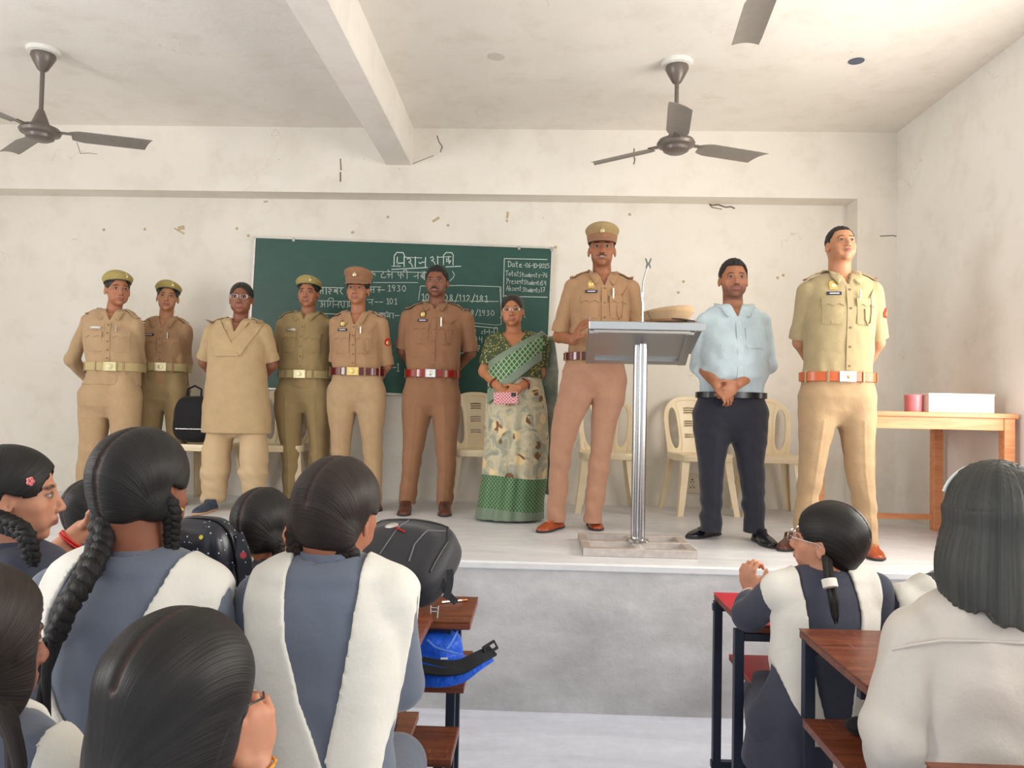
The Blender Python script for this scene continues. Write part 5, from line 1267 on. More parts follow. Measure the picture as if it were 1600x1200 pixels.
def uniform_kit(D, S, mat, belt_mat, buckle_mat, belt_py, belt_h=0.045, ranks=None, badge=True, plate=True, patch=True, pen=False, lanyard=False, plate_mat=None, bw=0.075, strap=True, buckle2=None, badge_back=True, ch=None):
    o, base, left, fw, Y, nk = D['shirt'], D['base'], D['left'], D['fw'], D['Y'], D['neck']; C = D['core']; up = np.array([0, 0, 1.0]); TR = D['TR']
    zb = aty(800, belt_py, Y)[2]; cx = np.interp(zb, [r[0] for r in TR], [r[1] for r in TR]); c = np.array([cx, Y, zb])
    PF = Field(); PF.p = D['TF'].p + D['core'].p; PF.lo, PF.hi = D['TF'].lo, D['TF'].hi
    b_, rad, DD = band(D['root'], base, PF, c, left, fw, zb, belt_h, belt_mat, 'belt')
    buckle(b_, base, c + fw*(rad[0] + 0.006), fw, left, bw, belt_h*1.08, buckle_mat, buckle2)
    if strap:
        for k, dx in enumerate((0.62, -0.62, 1.25, -1.25)):
            i = int((dx/(2*math.pi)) % 1.0*72); p = c + DD[i]*(rad[i] + 0.006); p[2] = zb
            R2 = np.stack([np.cross(DD[i], up), DD[i], up], 1); m = MB(); m.box(p + DD[i]*0.003, (0.012, 0.004, belt_h + 0.012), R2, 0.001); m.build('belt_loop', mat, b_, base)
    zn = nk[2]; zch = zn - (ch or 0.185)*1.0
    def at(u, z): return np.array([nk[0], Y, z]) + left*u
    sc = abs(TR[-1][2])/0.17; pu = 0.078*min(1.1, max(0.8, D['TR'][-2][2]/0.16))
    # placket with buttons
    zt = zn - 0.085; zbm = zb + 0.035
    decal('placket', C, at(0.0, (zt+zbm)/2), fw, up, 0.032, zt - zbm, mat, o, base, 0.0045, 3, 18)
    m = MB(); R2 = np.stack([left, up, fw], 1)
    for i in range(5):
        z = zt - 0.02 - (zt - zbm - 0.04)*i/4; S_, bad = trace(C, np.array([at(0.002, z) + fw*0.15]), -fw[None], far=0.4)
        if not bad.any(): m = MB(); m.lathe([(0.0005, 0.004), (0.0055, 0.004), (0.006, 0.0), (0.0005, 0)], S_[0] + fw*0.004, 12, R2); m.build('button', M_button, o, base)
    for sx in (-1, 1):
        pk = decal('pocket', C, at(sx*pu, zch - 0.045), fw, up, 0.100, 0.115, mat, o, base, 0.004, 8, 8, lo=lambda u: 0.06*abs(2*u-1)**4, bulge=0.004)
        if pk:
            decal('pocket_flap', C, at(sx*pu, zch + 0.018 - 0.006), fw, up, 0.106, 0.048, mat, pk, base, 0.010, 12, 4, lo=lambda u: 0.10 + 0.26*(0.5 - 0.5*math.cos(4*math.pi*u)) if True else 0, tuck=0.0)
            decal('pocket_pleat', C, at(sx*pu, zch - 0.060), fw, up, 0.018, 0.08, mat, pk, base, 0.0065, 2, 6)
    if plate: decal('name_plate', C, at(-0.078*1.0, zch + 0.060), fw, up, 0.070, 0.017, plate_mat or M_navyp, o, base, 0.007, 6, 3) and None
    if plate:
        q = decal('plate_lettering', C, at(-0.078, zch + 0.060), fw, up, 0.046, 0.005, M_white, o, base, 0.0085, 6, 1, tuck=-0.006)
    if badge: emblem(o, base, C, at(-0.078, zch + 0.105), fw, M_gold, back=badge_back)
    if pen:
        S_, bad = trace(C, np.array([at(0.052, zch + 0.05) + fw*0.15]), -fw[None], far=0.4); m = MB(); p = S_[0] + fw*0.010
        m.tube([p + (0, 0, 0.030), p + (0, 0, -0.03)], 0.0045, 8); m.tube([p + fw*0.005 + (0, 0, 0.028), p + fw*0.006 + (0, 0, 0.0)], 0.002, 6); m.build('pen', M_silver, o, base)
    for sx, sfx in ((-1, 'a'), (1, 'b')):
        tip = D['P']['s'+sfx] + (D['P']['s'+sfx] - nk)*0.10; tip[2] = nk[2]
        epaulette(o, base, C, nk + left*sx*0.075 if False else nk + (tip - nk)*0.42, tip, mat, (ranks or 0), bool(ranks))
    if lanyard:
        A = D['P']['sb']; pts = [A + (0, 0, 0.055) - left*0.004, A + fw*0.050 + left*(-0.012) + (0, 0, 0.02), at(0.115, zch + 0.045) , at(0.118, zch - 0.01), at(0.112, zch - 0.085), at(0.095, zch - 0.105), at(0.080, zch - 0.075), at(0.076, zch - 0.02)]
        T_ = np.array(pts); 
        pp = [T_[0], T_[1]]
        for q in T_[2:]:
            S_, bad = trace(C, np.array([q + fw*0.15]), -fw[None], far=0.4); pp.append((S_[0] if not bad.any() else q) + fw*0.010)
        m = MB(); m.tube(pp, 0.0042, 8); m.build('lanyard', mat, o, base)
    if patch:
        A, E_ = D['P']['sb'], D['P']['eb']; c2 = A + (E_ - A)*0.42; dirn = nrm(left*0.75 + fw*0.66)
        pc = decal('arm_patch', C, c2, dirn, up, 0.056, 0.056, M_redc, o, base, 0.004, 8, 8, lo=lambda u: 0.5 - math.sqrt(max(0.001, 0.25 - (u-.5)**2)), hi=lambda u: 0.5 + math.sqrt(max(0.001, 0.25 - (u-.5)**2)))
        if pc: decal('patch_centre', C, c2 - (0, 0, 0.004), dirn, up, 0.030, 0.030, M_gold, pc, base, 0.007, 6, 6, lo=lambda u: 0.5 - math.sqrt(max(0.001, 0.25 - (u-.5)**2)), hi=lambda u: 0.5 + math.sqrt(max(0.001, 0.25 - (u-.5)**2)))
# ------------------------------------------------------------------ the people on the stage
K1 = cloth('khaki_warm', rgb(168, 133, 100)); K2 = cloth('khaki_brown', rgb(148, 108, 80)); K3 = cloth('khaki_olive', rgb(158, 136, 96)); K4 = cloth('khaki_pink', rgb(174, 132, 108)); K5 = cloth('khaki_pale', rgb(176, 148, 114)); K6 = cloth('khaki_green', rgb(168, 152, 116))
SK = dict(mid=rgb(172, 116, 86), dark=rgb(136, 88, 66), tan=rgb(160, 104, 74), fair=rgb(188, 134, 100))
def hz(z): return STG + z
def pyz(py, Y): return aty(850, py, Y)[2]

# officer at the lectern
def speaker():
    Y = 4.68
    S = dict(yaw=3, head=(940.5, 391, 60, -4, 5, 0), neck=(941, 428), skin=skin_mat('skin_speaker', SK['tan'], stubble=0.15, moustache=0.75, teeth=True),
        torso=[(937, 437, 34, 0.075), (938, 452, 44, 0.105), (937, 480, 45, 0.118), (936, 510, 43, 0.115, 0.004), (932, 540, 42, 0.112), (930, 556, 43, 0.112), (928, 570, 44, 0.11)],
        j=dict(sa=(896, 451, 0), ea=(874, 526, 0.03), wa=(896, 532, -0.22), sb=(984, 452, 0), eb=(996, 520, 0.06), wb=(975, 545, -0.12)),
        handa=dict(d=(0.35, -0.35, 0.75), n=(0.9, 0.35, -0.2), t=(-0.4, -0.7, 0.5), curl=0.3, spread=0.8), handb=dict(d=(-0.8, -0.6, 0.1), n=(0, 0, -1), t=(-.3, -1, 0), curl=0.3),
        lega=[(905, 590, 27, 0.095), (898, 625, 28, 0.095), (885, 660, 25, 0.088), (877, 700, 20, 0.075, 0.01), (873, 745, 17, 0.068), (869, 800, 16, 0.062)],
        legb=[(953, 590, 27, 0.095), (951, 625, 25, 0.095), (944, 660, 22, 0.085), (939, 700, 19, 0.072, 0.01), (934, 745, 18, 0.068), (927, 800, 16, 0.062)])
    D = standing('police officer in a khaki uniform and peaked cap speaking at the steel lectern', Y, S)
    trousers(D, S, K4, 556, 622, (pyz(797, Y), pyz(797, Y)), pel=[(928, 600, 48, 0.108), (927, 582, 49, 0.112), (930, 565, 45, 0.112), (931, 548, 43, 0.110)])
    shirt(D, K1, S, seed=5, vopen=0.075)
    uniform_kit(D, S, K1, M_belt_m, M_gold, 556, 0.048, ranks=2, pen=True, lanyard=True, patch=False, badge_back=False)
    peaked_cap(D['root'], D['base'], D['L'], D['HR'], D['s'], K3, K2, peak=K2)
    short_hair(D['root'], D['base'], D['L'], D['HR'], D['s'], th=0.003)
    a = atz(882, 822, STG); b = atz(843, 833, STG); shoe(D['root'], D['base'], a, b, M_lea_tan, M_sole, lace=M_lace)
    a = atz(921, 815, STG); b = atz(934, 830, STG); shoe(D['root'], D['base'], a, b, M_lea_tan, M_sole, lace=M_lace)
speaker()

# moustached officer, hands behind his back
def moustached():
    Y = 5.36
    S = dict(yaw=0, head=(682.5, 441, 51, -3, 0, 0), neck=(682, 476), skin=skin_mat('skin_moustached', SK['dark'], stubble=0.25, moustache=1.0), heavy=0.004,
        torso=[(682, 484, 36, 0.08), (682, 497, 46, 0.11), (677, 520, 45, 0.125), (676, 545, 43, 0.128, 0.01), (677, 570, 41, 0.125, 0.012), (677, 587, 38, 0.118), (676, 600, 40, 0.11)],
        j=dict(sa=(639, 497, 0), ea=(629, 548, 0.06), wa=(655, 592, 0.20), sb=(727, 499, 0), eb=(735, 552, 0.06), wb=(700, 590, 0.20)),
        handa=dict(d=(0.8, 0.1, -0.4), n=(0, 1, 0), t=(0, 0, 1)), handb=dict(d=(-0.8, 0.1, -0.4), n=(0, 1, 0), t=(0, 0, 1)),
        lega=[(652, 620, 24, 0.10), (651, 650, 23, 0.10), (647, 690, 19, 0.088), (644, 720, 16.5, 0.076, 0.01), (640, 750, 15, 0.072), (636, 784, 15, 0.066)],
        legb=[(696, 620, 24, 0.10), (697, 650, 22, 0.10), (697, 690, 19, 0.088), (698, 720, 16.5, 0.076, 0.01), (697, 750, 15, 0.072), (694, 786, 14.5, 0.066)])
    D = standing('moustached police officer with bare head and red-brown belt, standing before the chalkboard', Y, S)
    trousers(D, S, K2, 586, 646, (pyz(782, Y), pyz(784, Y)), pel=[(674, 632, 44, 0.115), (674, 614, 45, 0.118), (675, 598, 41, 0.115), (676, 580, 38, 0.115)], seed=9)
    shirt(D, K2, S, seed=11, vopen=0.035, foldamp=0.003)
    uniform_kit(D, S, K2, M_belt_r, M_silver, 587, 0.052, ranks=1, pen=True, lanyard=True, patch=False, buckle2=M_brass)
    short_hair(D['root'], D['base'], D['L'], D['HR'], D['s'], th=0.011, front=0.066, quiff=0.010)
    shoe(D['root'], D['base'], atz(637, 792, STG), atz(630, 807, STG), M_lea_dk, M_sole, lace=M_laceb); shoe(D['root'], D['base'], atz(694, 792, STG), atz(695, 808, STG), M_lea_dk, M_sole, lace=M_laceb)
moustached()
def capped_woman():
    Y = 5.30
    S = dict(yaw=0, fem=True, head=(559, 453, 51, 0, 3, 0), neck=(559, 490), skin=skin_mat('skin_capped_woman', SK['mid']),
        torso=[(561, 495, 28, 0.07), (561, 507, 35, 0.095), (558, 530, 37, 0.12, 0.01), (558, 550, 36, 0.112), (557, 570, 37, 0.108, 0.004), (558, 586, 37, 0.10), (558, 600, 40, 0.10)],
        j=dict(sa=(527, 506, 0), ea=(526, 566, 0.06), wa=(545, 600, 0.18), sb=(595, 508, 0), eb=(604, 572, 0.05), wb=(585, 604, 0.18)),
        handa=dict(d=(0.8, 0.1, -0.4), n=(0, 1, 0), t=(0, 0, 1)), handb=dict(d=(-0.8, 0.1, -0.4), n=(0, 1, 0), t=(0, 0, 1)),
        lega=[(535, 612, 24, 0.10), (534, 640, 23, 0.10), (533, 680, 18, 0.085), (532, 720, 15, 0.075), (532, 750, 14, 0.07), (531, 784, 14, 0.06)],
        legb=[(580, 612, 24, 0.10), (580, 640, 23, 0.10), (581, 680, 18.5, 0.085), (583, 720, 16, 0.075), (584, 750, 14, 0.07), (584, 784, 14, 0.06)])
    D = standing('woman police officer in a peaked cap with a maroon belt and round arm patch', Y, S)
    trousers(D, S, K5, 586, 634, (pyz(782, Y), pyz(782, Y)), pel=[(557, 625, 46, 0.115), (557, 608, 44, 0.113), (558, 595, 39, 0.105), (558, 580, 37, 0.102)], seed=19)
    shirt(D, K1, S, seed=21, vopen=0.085, sl=0.98)
    uniform_kit(D, S, K1, M_belt_m, M_gold, 586, 0.052, ranks=1, patch=True, lanyard=True, pen=True, bw=0.085)
    tied_hair(D['root'], D['base'], D['L'], D['HR'], D['s'], th=0.006, bun_at=(0, -0.115, -0.01)); peaked_cap(D['root'], D['base'], D['L'], D['HR'], D['s'], K2, K2, peak=K2)
    m = MB()
    for sx in (-1, 1): m = MB(); m.lathe([(0.0005, 0.004), (0.004, 0), (0.0005, -0.004)], D['L'](sx*0.083, 0.0, -0.045), 8); m.build('earring', M_gold, D['root'], D['base'])
    shoe(D['root'], D['base'], atz(533, 785, STG), atz(528, 800, STG), M_lea_dk, M_sole); shoe(D['root'], D['base'], atz(583, 785, STG), atz(588, 800, STG), M_lea_dk, M_sole)
capped_woman()
M_beret = cloth('beret_olive_gold', rgb(166, 149, 90), wrinkle=9)
def beret_front():
    Y = 5.50
    S = dict(yaw=0, fem=True, head=(482, 458, 48, 2, 0, 0), neck=(480, 491), skin=skin_mat('skin_beret_front', SK['mid'], thick_brow=1.2), heavy=0.004,
        torso=[(476, 496, 31, 0.075), (476, 508, 38, 0.10), (476, 530, 39, 0.125, 0.012), (476, 552, 38, 0.122, 0.01), (476, 574, 38, 0.122, 0.01), (478, 592, 36, 0.11), (477, 606, 40, 0.11)],
        j=dict(sa=(442, 509, 0), ea=(436, 560, 0.06), wa=(460, 600, 0.18), sb=(510, 509, 0.02), eb=(517, 562, 0.08), wb=(495, 600, 0.2)),
        handa=dict(d=(0.8, 0.1, -0.4), n=(0, 1, 0), t=(0, 0, 1)), handb=dict(d=(-0.8, 0.1, -0.4), n=(0, 1, 0), t=(0, 0, 1)),
        lega=[(453, 615, 24, 0.105), (452, 640, 23, 0.10), (453, 680, 19, 0.088), (456, 720, 16, 0.078), (455, 745, 14.5, 0.072), (454, 774, 13.5, 0.06)],
        legb=[(498, 615, 24, 0.105), (497, 640, 22, 0.10), (499, 680, 18, 0.088), (500, 720, 16, 0.078), (500, 745, 14.5, 0.072), (500, 774, 13.5, 0.06)])
    D = standing('woman officer in an olive beret facing forward beside the woman in the peaked cap', Y, S)
    trousers(D, S, K3, 592, 634, (pyz(773, Y), pyz(773, Y)), pel=[(475, 628, 45, 0.12), (475, 612, 43, 0.118), (477, 600, 38, 0.11), (478, 585, 36, 0.11)], seed=29)
    shirt(D, K3, S, seed=31, vopen=0.035, sleeve='long', foldamp=0.0045)
    uniform_kit(D, S, K3, M_belt_web, M_brass, 592, 0.055, ranks=0, badge=False, patch=False, plate_mat=M_silver, bw=0.09)
    tied_hair(D['root'], D['base'], D['L'], D['HR'], D['s'], th=0.006, bun_at=(0, -0.115, -0.01)); beret(D['root'], D['base'], D['L'], D['HR'], D['s'], M_beret, side=-1)
    shoe(D['root'], D['base'], atz(455, 776, STG), atz(450, 789, STG), M_lea_blk, M_sole); shoe(D['root'], D['base'], atz(500, 776, STG), atz(504, 789, STG), M_lea_blk, M_sole)
beret_front()
def beret_left():
    Y = 5.22
    S = dict(yaw=18, fem=True, head=(184, 453, 53, 42, 0, 0), neck=(176, 487), skin=skin_mat('skin_beret_left', SK['mid']), heavy=0.002,
        torso=[(176, 492, 32, 0.075), (176, 505, 40, 0.10), (176, 525, 41, 0.125, 0.012), (176, 550, 40, 0.115), (178, 570, 39, 0.115), (178, 586, 38, 0.11), (175, 602, 42, 0.11)],
        j=dict(sa=(139, 503, 0), ea=(112, 562, 0.07), wa=(136, 590, 0.22), sb=(213, 510, 0), eb=(216, 566, 0.12), wb=(180, 598, 0.26)),
        handa=dict(d=(0.8, 0.2, -0.4), n=(0, 1, 0), t=(0, 0, 1)), handb=dict(d=(-0.8, 0.1, -0.4), n=(0, 1, 0), t=(0, 0, 1)),
        lega=[(148, 614, 25, 0.11), (146, 645, 24, 0.105), (144, 690, 22, 0.09), (138, 730, 19, 0.08), (134, 765, 17, 0.075), (132, 790, 16, 0.065)],
        legb=[(195, 614, 25, 0.11), (195, 645, 24, 0.105), (195, 690, 22, 0.09), (190, 730, 19, 0.08), (188, 765, 16, 0.075), (187, 790, 15, 0.065)])
    D = standing('leftmost woman officer in an olive beret and khaki long sleeves, looking to the right', Y, S)
    trousers(D, S, K5, 586, 650, (pyz(788, Y), pyz(788, Y)), pel=[(171, 634, 46, 0.12), (172, 614, 46, 0.118), (175, 600, 40, 0.112), (178, 580, 38, 0.11)], seed=39)
    shirt(D, K5, S, seed=41, vopen=0.06, sleeve='long', foldamp=0.005)
    uniform_kit(D, S, K5, M_belt_web, M_brass, 586, 0.058, ranks=0, badge=False, patch=False, plate_mat=M_silver, bw=0.085, pen=True)
    tied_hair(D['root'], D['base'], D['L'], D['HR'], D['s'], th=0.006, bun_at=(0, -0.12, -0.015), bun_r=0.040); beret(D['root'], D['base'], D['L'], D['HR'], D['s'], M_beret, side=-1)
    shoe(D['root'], D['base'], atz(132, 790, STG), atz(128, 805, STG), M_lea_blk, M_sole); shoe(D['root'], D['base'], atz(188, 790, STG), atz(196, 805, STG), M_lea_blk, M_sole)
beret_left()
def beret_second():
    Y = 5.55
    S = dict(yaw=12, fem=True, head=(262, 465, 47, 22, 4, 3), neck=(258, 499), skin=skin_mat('skin_beret_second', SK['fair']),
        torso=[(258, 503, 27, 0.07), (258, 514, 34, 0.095), (258, 535, 35, 0.115, 0.01), (258, 555, 33, 0.105), (258, 572, 34, 0.105), (258, 586, 33, 0.10), (257, 600, 36, 0.10)],
        j=dict(sa=(228, 515, 0.02), ea=(220, 562, 0.10), wa=(245, 592, 0.22), sb=(289, 516, 0), eb=(289, 566, 0.10), wb=(265, 596, 0.22)),
        handa=dict(d=(0.8, 0.1, -0.4), n=(0, 1, 0), t=(0, 0, 1)), handb=dict(d=(-0.8, 0.1, -0.4), n=(0, 1, 0), t=(0, 0, 1)),
        lega=[(237, 610, 20, 0.10), (236, 640, 20, 0.095), (235, 675, 18, 0.085), (234, 715, 15, 0.075), (233, 750, 14, 0.07), (233, 776, 13, 0.06)],
        legb=[(276, 610, 20, 0.10), (277, 640, 19, 0.095), (277, 675, 17, 0.085), (277, 715, 15, 0.075), (277, 750, 14, 0.07), (277, 776, 13, 0.06)])
    D = standing('second woman officer from the left in an olive beret, half behind her colleague', Y, S)
    trousers(D, S, K3, 585, 636, (pyz(774, Y), pyz(774, Y)), pel=[(257, 625, 39, 0.112), (257, 610, 39, 0.11), (257, 598, 35, 0.105), (258, 580, 33, 0.10)], seed=49)
    shirt(D, K1, S, seed=51, vopen=0.06, sleeve='long', foldamp=0.007)
    uniform_kit(D, S, K1, M_belt_web, M_brass, 585, 0.058, ranks=0, badge=False, patch=False, plate_mat=M_black, bw=0.085, pen=True)
    tied_hair(D['root'], D['base'], D['L'], D['HR'], D['s'], th=0.006, bun_at=(0, -0.115, -0.01)); beret(D['root'], D['base'], D['L'], D['HR'], D['s'], M_beret, side=-1)
    shoe(D['root'], D['base'], atz(233, 778, STG), atz(230, 791, STG), M_lea_blk, M_sole); shoe(D['root'], D['base'], atz(277, 778, STG), atz(281, 791, STG), M_lea_blk, M_sole)
beret_second()
def tall_officer():
    Y = 4.12
    S = dict(yaw=2, head=(1314, 384, 62, 2, 13, 0), neck=(1313, 427), skin=skin_mat('skin_tall', SK['fair'], stubble=0.05, smile=0.6), neck_r=0.056,
        torso=[(1311, 440, 42, 0.08), (1311, 456, 52, 0.105), (1311, 485, 53, 0.122), (1311, 515, 52, 0.118), (1310, 550, 51, 0.112), (1309, 578, 50, 0.108), (1308, 594, 52, 0.11)],
        j=dict(sa=(1263, 457, 0), ea=(1250, 535, 0.08), wa=(1278, 585, 0.22), sb=(1362, 457, 0), eb=(1371, 535, 0.08), wb=(1345, 585, 0.22)),
        handa=dict(d=(0.8, 0.1, -0.4), n=(0, 1, 0), t=(0, 0, 1)), handb=dict(d=(-0.8, 0.1, -0.4), n=(0, 1, 0), t=(0, 0, 1)),
        lega=[(1280, 615, 30, 0.098), (1278, 655, 29, 0.096), (1272, 700, 24, 0.086), (1266, 740, 20, 0.076, 0.01), (1260, 790, 18, 0.068), (1256, 838, 17, 0.062)],
        legb=[(1336, 615, 30, 0.098), (1338, 655, 29, 0.096), (1340, 700, 25, 0.086), (1342, 740, 22, 0.076, 0.01), (1351, 790, 18, 0.068), (1355, 842, 16, 0.062)])
    D = standing('tall bare-headed police officer with an orange-brown belt at the right end of the row', Y, S)
    trousers(D, S, K5, 580, 660, (pyz(835, Y), pyz(840, Y)), pel=[(1307, 642, 55, 0.112), (1307, 620, 56, 0.115), (1308, 600, 53, 0.112), (1309, 575, 50, 0.108)], seed=59)
    shirt(D, K6, S, seed=61, vopen=0.065, foldamp=0.003, sl=0.93)
    uniform_kit(D, S, K6, M_belt_o, M_silver, 580, 0.050, ranks=2, pen=True, lanyard=True, patch=True, buckle2=M_gold, bw=0.085, badge_back=False)
    short_hair(D['root'], D['base'], D['L'], D['HR'], D['s'], th=0.005, front=0.068)
    shoe(D['root'], D['base'], atz(1250, 845, STG), atz(1222, 862, STG), M_lea_dk, M_sole); shoe(D['root'], D['base'], atz(1353, 858, STG), atz(1372, 877, STG), M_lea_tan, M_sole, lace=M_lace)
tall_officer()
M_bluesh = cloth('light_blue_shirt', rgb(192, 210, 217), 0.8); M_navy = cloth('navy_trousers', rgb(40, 42, 54), 0.7, sheen=0.25)
def blue_shirt():
    Y = 4.46
    S = dict(yaw=0, head=(1146, 437, 62, -3, 2, 0), neck=(1146, 480), skin=skin_mat('skin_blue_shirt', SK['mid'], stubble=0.45, moustache=0.35), heavy=0.006,
        torso=[(1146, 486, 38, 0.085), (1146, 502, 48, 0.11), (1146, 530, 50, 0.132, 0.01), (1145, 560, 51, 0.145, 0.025), (1143, 590, 49, 0.142, 0.02), (1143, 610, 47, 0.125), (1142, 622, 48, 0.12)],
        j=dict(sa=(1104, 504, 0), ea=(1093, 570, 0.03), wa=(1119, 600, -0.17), sb=(1188, 504, 0), eb=(1199, 570, 0.03), wb=(1153, 600, -0.18)),
        handa=dict(d=(0.62, -0.20, -0.72), n=(-0.3, 0.9, -0.3), t=(0.7, -0.2, 0.4), curl=0.55), handb=dict(d=(-0.75, -0.18, -0.55), n=(-0.2, 0.9, 0.1), t=(0.2, -0.3, 0.8), curl=0.65),
        lega=[(1115, 640, 31, 0.112), (1113, 680, 28, 0.105), (1111, 725, 22, 0.09), (1111, 765, 19, 0.08, 0.01), (1111, 800, 18.5, 0.075), (1110, 835, 18.5, 0.068)],
        legb=[(1168, 640, 31, 0.112), (1170, 680, 28, 0.105), (1173, 725, 22, 0.09), (1176, 765, 19, 0.08, 0.01), (1178, 800, 18, 0.075), (1179, 835, 18, 0.068)])
    D = standing('man in a light blue shirt and dark trousers with hands clasped in front', Y, S)
    trousers(D, S, M_navy, 612, 682, (pyz(828, Y), pyz(834, Y)), pel=[(1141, 668, 56, 0.125), (1141, 645, 57, 0.128), (1142, 625, 50, 0.122), (1143, 605, 47, 0.122)], seed=69, foldamp=0.005)
    shirt(D, M_bluesh, S, seed=71, vopen=0.06, sleeve='mid', sl=0.28, foldamp=0.006, hem_py=612)
    C = D['core']; fw, up, left, base, o, nk = D['fw'], V(0, 0, 1), D['left'], D['base'], D['shirt'], D['neck']
    zb = pyz(612, Y); c = np.array([aty(1143, 612, Y)[0], Y, zb]); PF = Field(); PF.p = D['TF'].p + C.p; PF.lo, PF.hi = D['TF'].lo, D['TF'].hi; b_, rad, DD = band(D['root'], base, PF, c, left, fw, zb, 0.036, M_belt_k, 'belt')
    decal('placket', C, np.array([nk[0], Y, nk[2] - 0.28]), fw, up, 0.032, 0.36, M_bluesh, o, base, 0.0045, 3, 18); decal('pocket', C, np.array([nk[0] + 0.085, Y, nk[2] - 0.19]), fw, up, 0.10, 0.115, M_bluesh, o, base, 0.004, 6, 6)
    for i in range(5):
        S_, bad = trace(C, np.array([[nk[0] + 0.002, Y, nk[2] - 0.10 - 0.085*i] + fw*0.25]), -fw[None], far=0.5); m = MB(); m.lathe([(0.0005, 0.004), (0.005, 0.004), (0.0055, 0), (0.0005, 0)], S_[0] + fw*0.004, 12, np.stack([left, up, fw], 1)); m.build('button', M_white, o, base)
    short_hair(D['root'], D['base'], D['L'], D['HR'], D['s'], th=0.012, front=0.069, quiff=0.006)
    shoe(D['root'], D['base'], atz(1120, 835, STG), atz(1076, 842, STG), M_lea_blk, M_sole, lace=M_laceb); shoe(D['root'], D['base'], atz(1176, 840, STG), atz(1208, 857, STG), M_lea_blk, M_sole, lace=M_laceb)
    # ring
    return D
blue_shirt()
M_kurta = cloth('kurta_khaki', rgb(182, 156, 118)); M_salwar = cloth('salwar_pale', rgb(196, 170, 134), wrinkle=8)
def kurta_woman():
    Y = 5.18
    S = dict(body_low=1.15, yaw=5, fem=True, head=(377, 467, 52, 12, 3, 0), neck=(374, 502), skin=skin_mat('skin_kurta', SK['dark']), heavy=0.008, arm_r=(0.056, 0.046, 0.030),
        torso=[(372, 507, 34, 0.085), (372, 520, 42, 0.115), (372, 545, 44, 0.145, 0.015), (372, 570, 43, 0.145, 0.02), (371, 600, 46, 0.15, 0.01), (370, 640, 51, 0.158), (370, 700, 54, 0.158)],
        j=dict(sa=(334, 520, 0), ea=(320, 566, 0.05), wa=(345, 600, 0.20), sb=(411, 520, 0), eb=(424, 570, 0.06), wb=(398, 604, 0.20)),
        handa=dict(d=(0.8, 0.1, -0.4), n=(0, 1, 0), t=(0, 0, 1)), handb=dict(d=(-0.8, 0.1, -0.4), n=(0, 1, 0), t=(0, 0, 1)),
        lega=[(345, 660, 19, 0.10), (342, 683, 20, 0.105), (338, 705, 24, 0.115), (337, 735, 24, 0.115), (334, 765, 21, 0.095), (332, 785, 19, 0.075), (331, 793, 17, 0.07)],
        legb=[(395, 660, 19, 0.10), (396, 683, 20, 0.105), (397, 705, 24, 0.115), (397, 735, 24, 0.115), (397, 765, 20, 0.095), (397, 780, 18, 0.075), (397, 790, 17, 0.07)])
    D = standing('woman with spectacles in a knee-length khaki kurta and loose trousers, bare-headed', Y, S)
    trousers(D, S, M_salwar, 640, 660, (pyz(787, Y), pyz(785, Y)), pel=[(370, 665, 40, 0.11), (370, 640, 40, 0.11)], seed=79, foldamp=0.007, crease=0.0, name='loose_trousers')
    # kurta
    shirt(D, M_kurta, S, seed=81, vopen=0.075, name='kurta', hem_py=686, foldamp=0.003, sl=0.90)
    C = D['core']; fw, up, left, base, o, nk = D['fw'], V(0, 0, 1), D['left'], D['base'], D['shirt'], D['neck']
    mp = lambda px, py: aty(px, py, Y)
    # pinned V stole across the chest: two bands
    for A, B_, C2, D2 in (((331, 503), (350, 502), (385, 559), (349, 559)), ((417, 503), (399, 503), (372, 540), (386, 559))):
        q = [mp(*p) for p in (A, B_, C2, D2)]; pts = []; n1, n2 = 14, 6
        for i in range(n1+1):
            for j in range(n2+1):
                u, v_ = i/n1, j/n2; pts.append((q[0]*(1-v_) + q[1]*v_)*(1-u) + (q[3]*(1-v_) + q[2]*v_)*u + fw*0.16)
        pts = np.array(pts); S_, bad = trace(C, pts, -np.tile(fw, (len(pts), 1)), far=0.24); S_[bad] = pts[bad] - fw*np.mean((pts[~bad] - S_[~bad]) @ fw); top = S_ + fw*0.012
        vs = np.concatenate([top, S_ + fw*0.001]); m1 = len(S_); fs = []
        for i in range(n1):
            for j in range(n2): a_ = i*(n2+1)+j; qd = (a_, a_+1, a_+n2+2, a_+n2+1); fs.append(qd); fs.append(tuple(m1+k for k in reversed(qd)))
        ed = [i*(n2+1) for i in range(n1+1)] + [n1*(n2+1)+j for j in range(1, n2+1)] + [i*(n2+1)+n2 for i in range(n1-1, -1, -1)] + [j for j in range(n2-1, 0, -1)]
        for a_, b2 in zip(ed, ed[1:] + ed[:1]): fs.append((a_, b2, m1+b2, m1+a_))
        mo = MB(); mo.raw(vs, fs); mo.build('chest_stole', M_kurta, D['root'], base)
    for sx, sfx in ((-1, 'a'), (1, 'b')):
        tip = D['P']['s'+sfx].copy(); tip[2] = nk[2]; epaulette(o, base, C, nk + (tip-nk)*0.45, tip, M_kurta)
    tied_hair(D['root'], D['base'], D['L'], D['HR'], D['s'], th=0.007, bun_at=(0.01, -0.10, 0.075), bun_r=0.026, front=0.066)
    glasses(D['root'], D['base'], D['L'], D['HR'], D['s'], M_silver)
    M_sh = plain('blue_grey_shoe', rgb(52, 64, 84), 0.6); M_ss = plain('tan_rubber', rgb(190, 150, 110), 0.7)
    shoe(D['root'], D['base'], atz(338, 795, STG), atz(305, 805, STG), M_sh, M_ss); shoe(D['root'], D['base'], atz(396, 790, STG), atz(403, 802, STG), M_sh, M_ss)
kurta_woman()
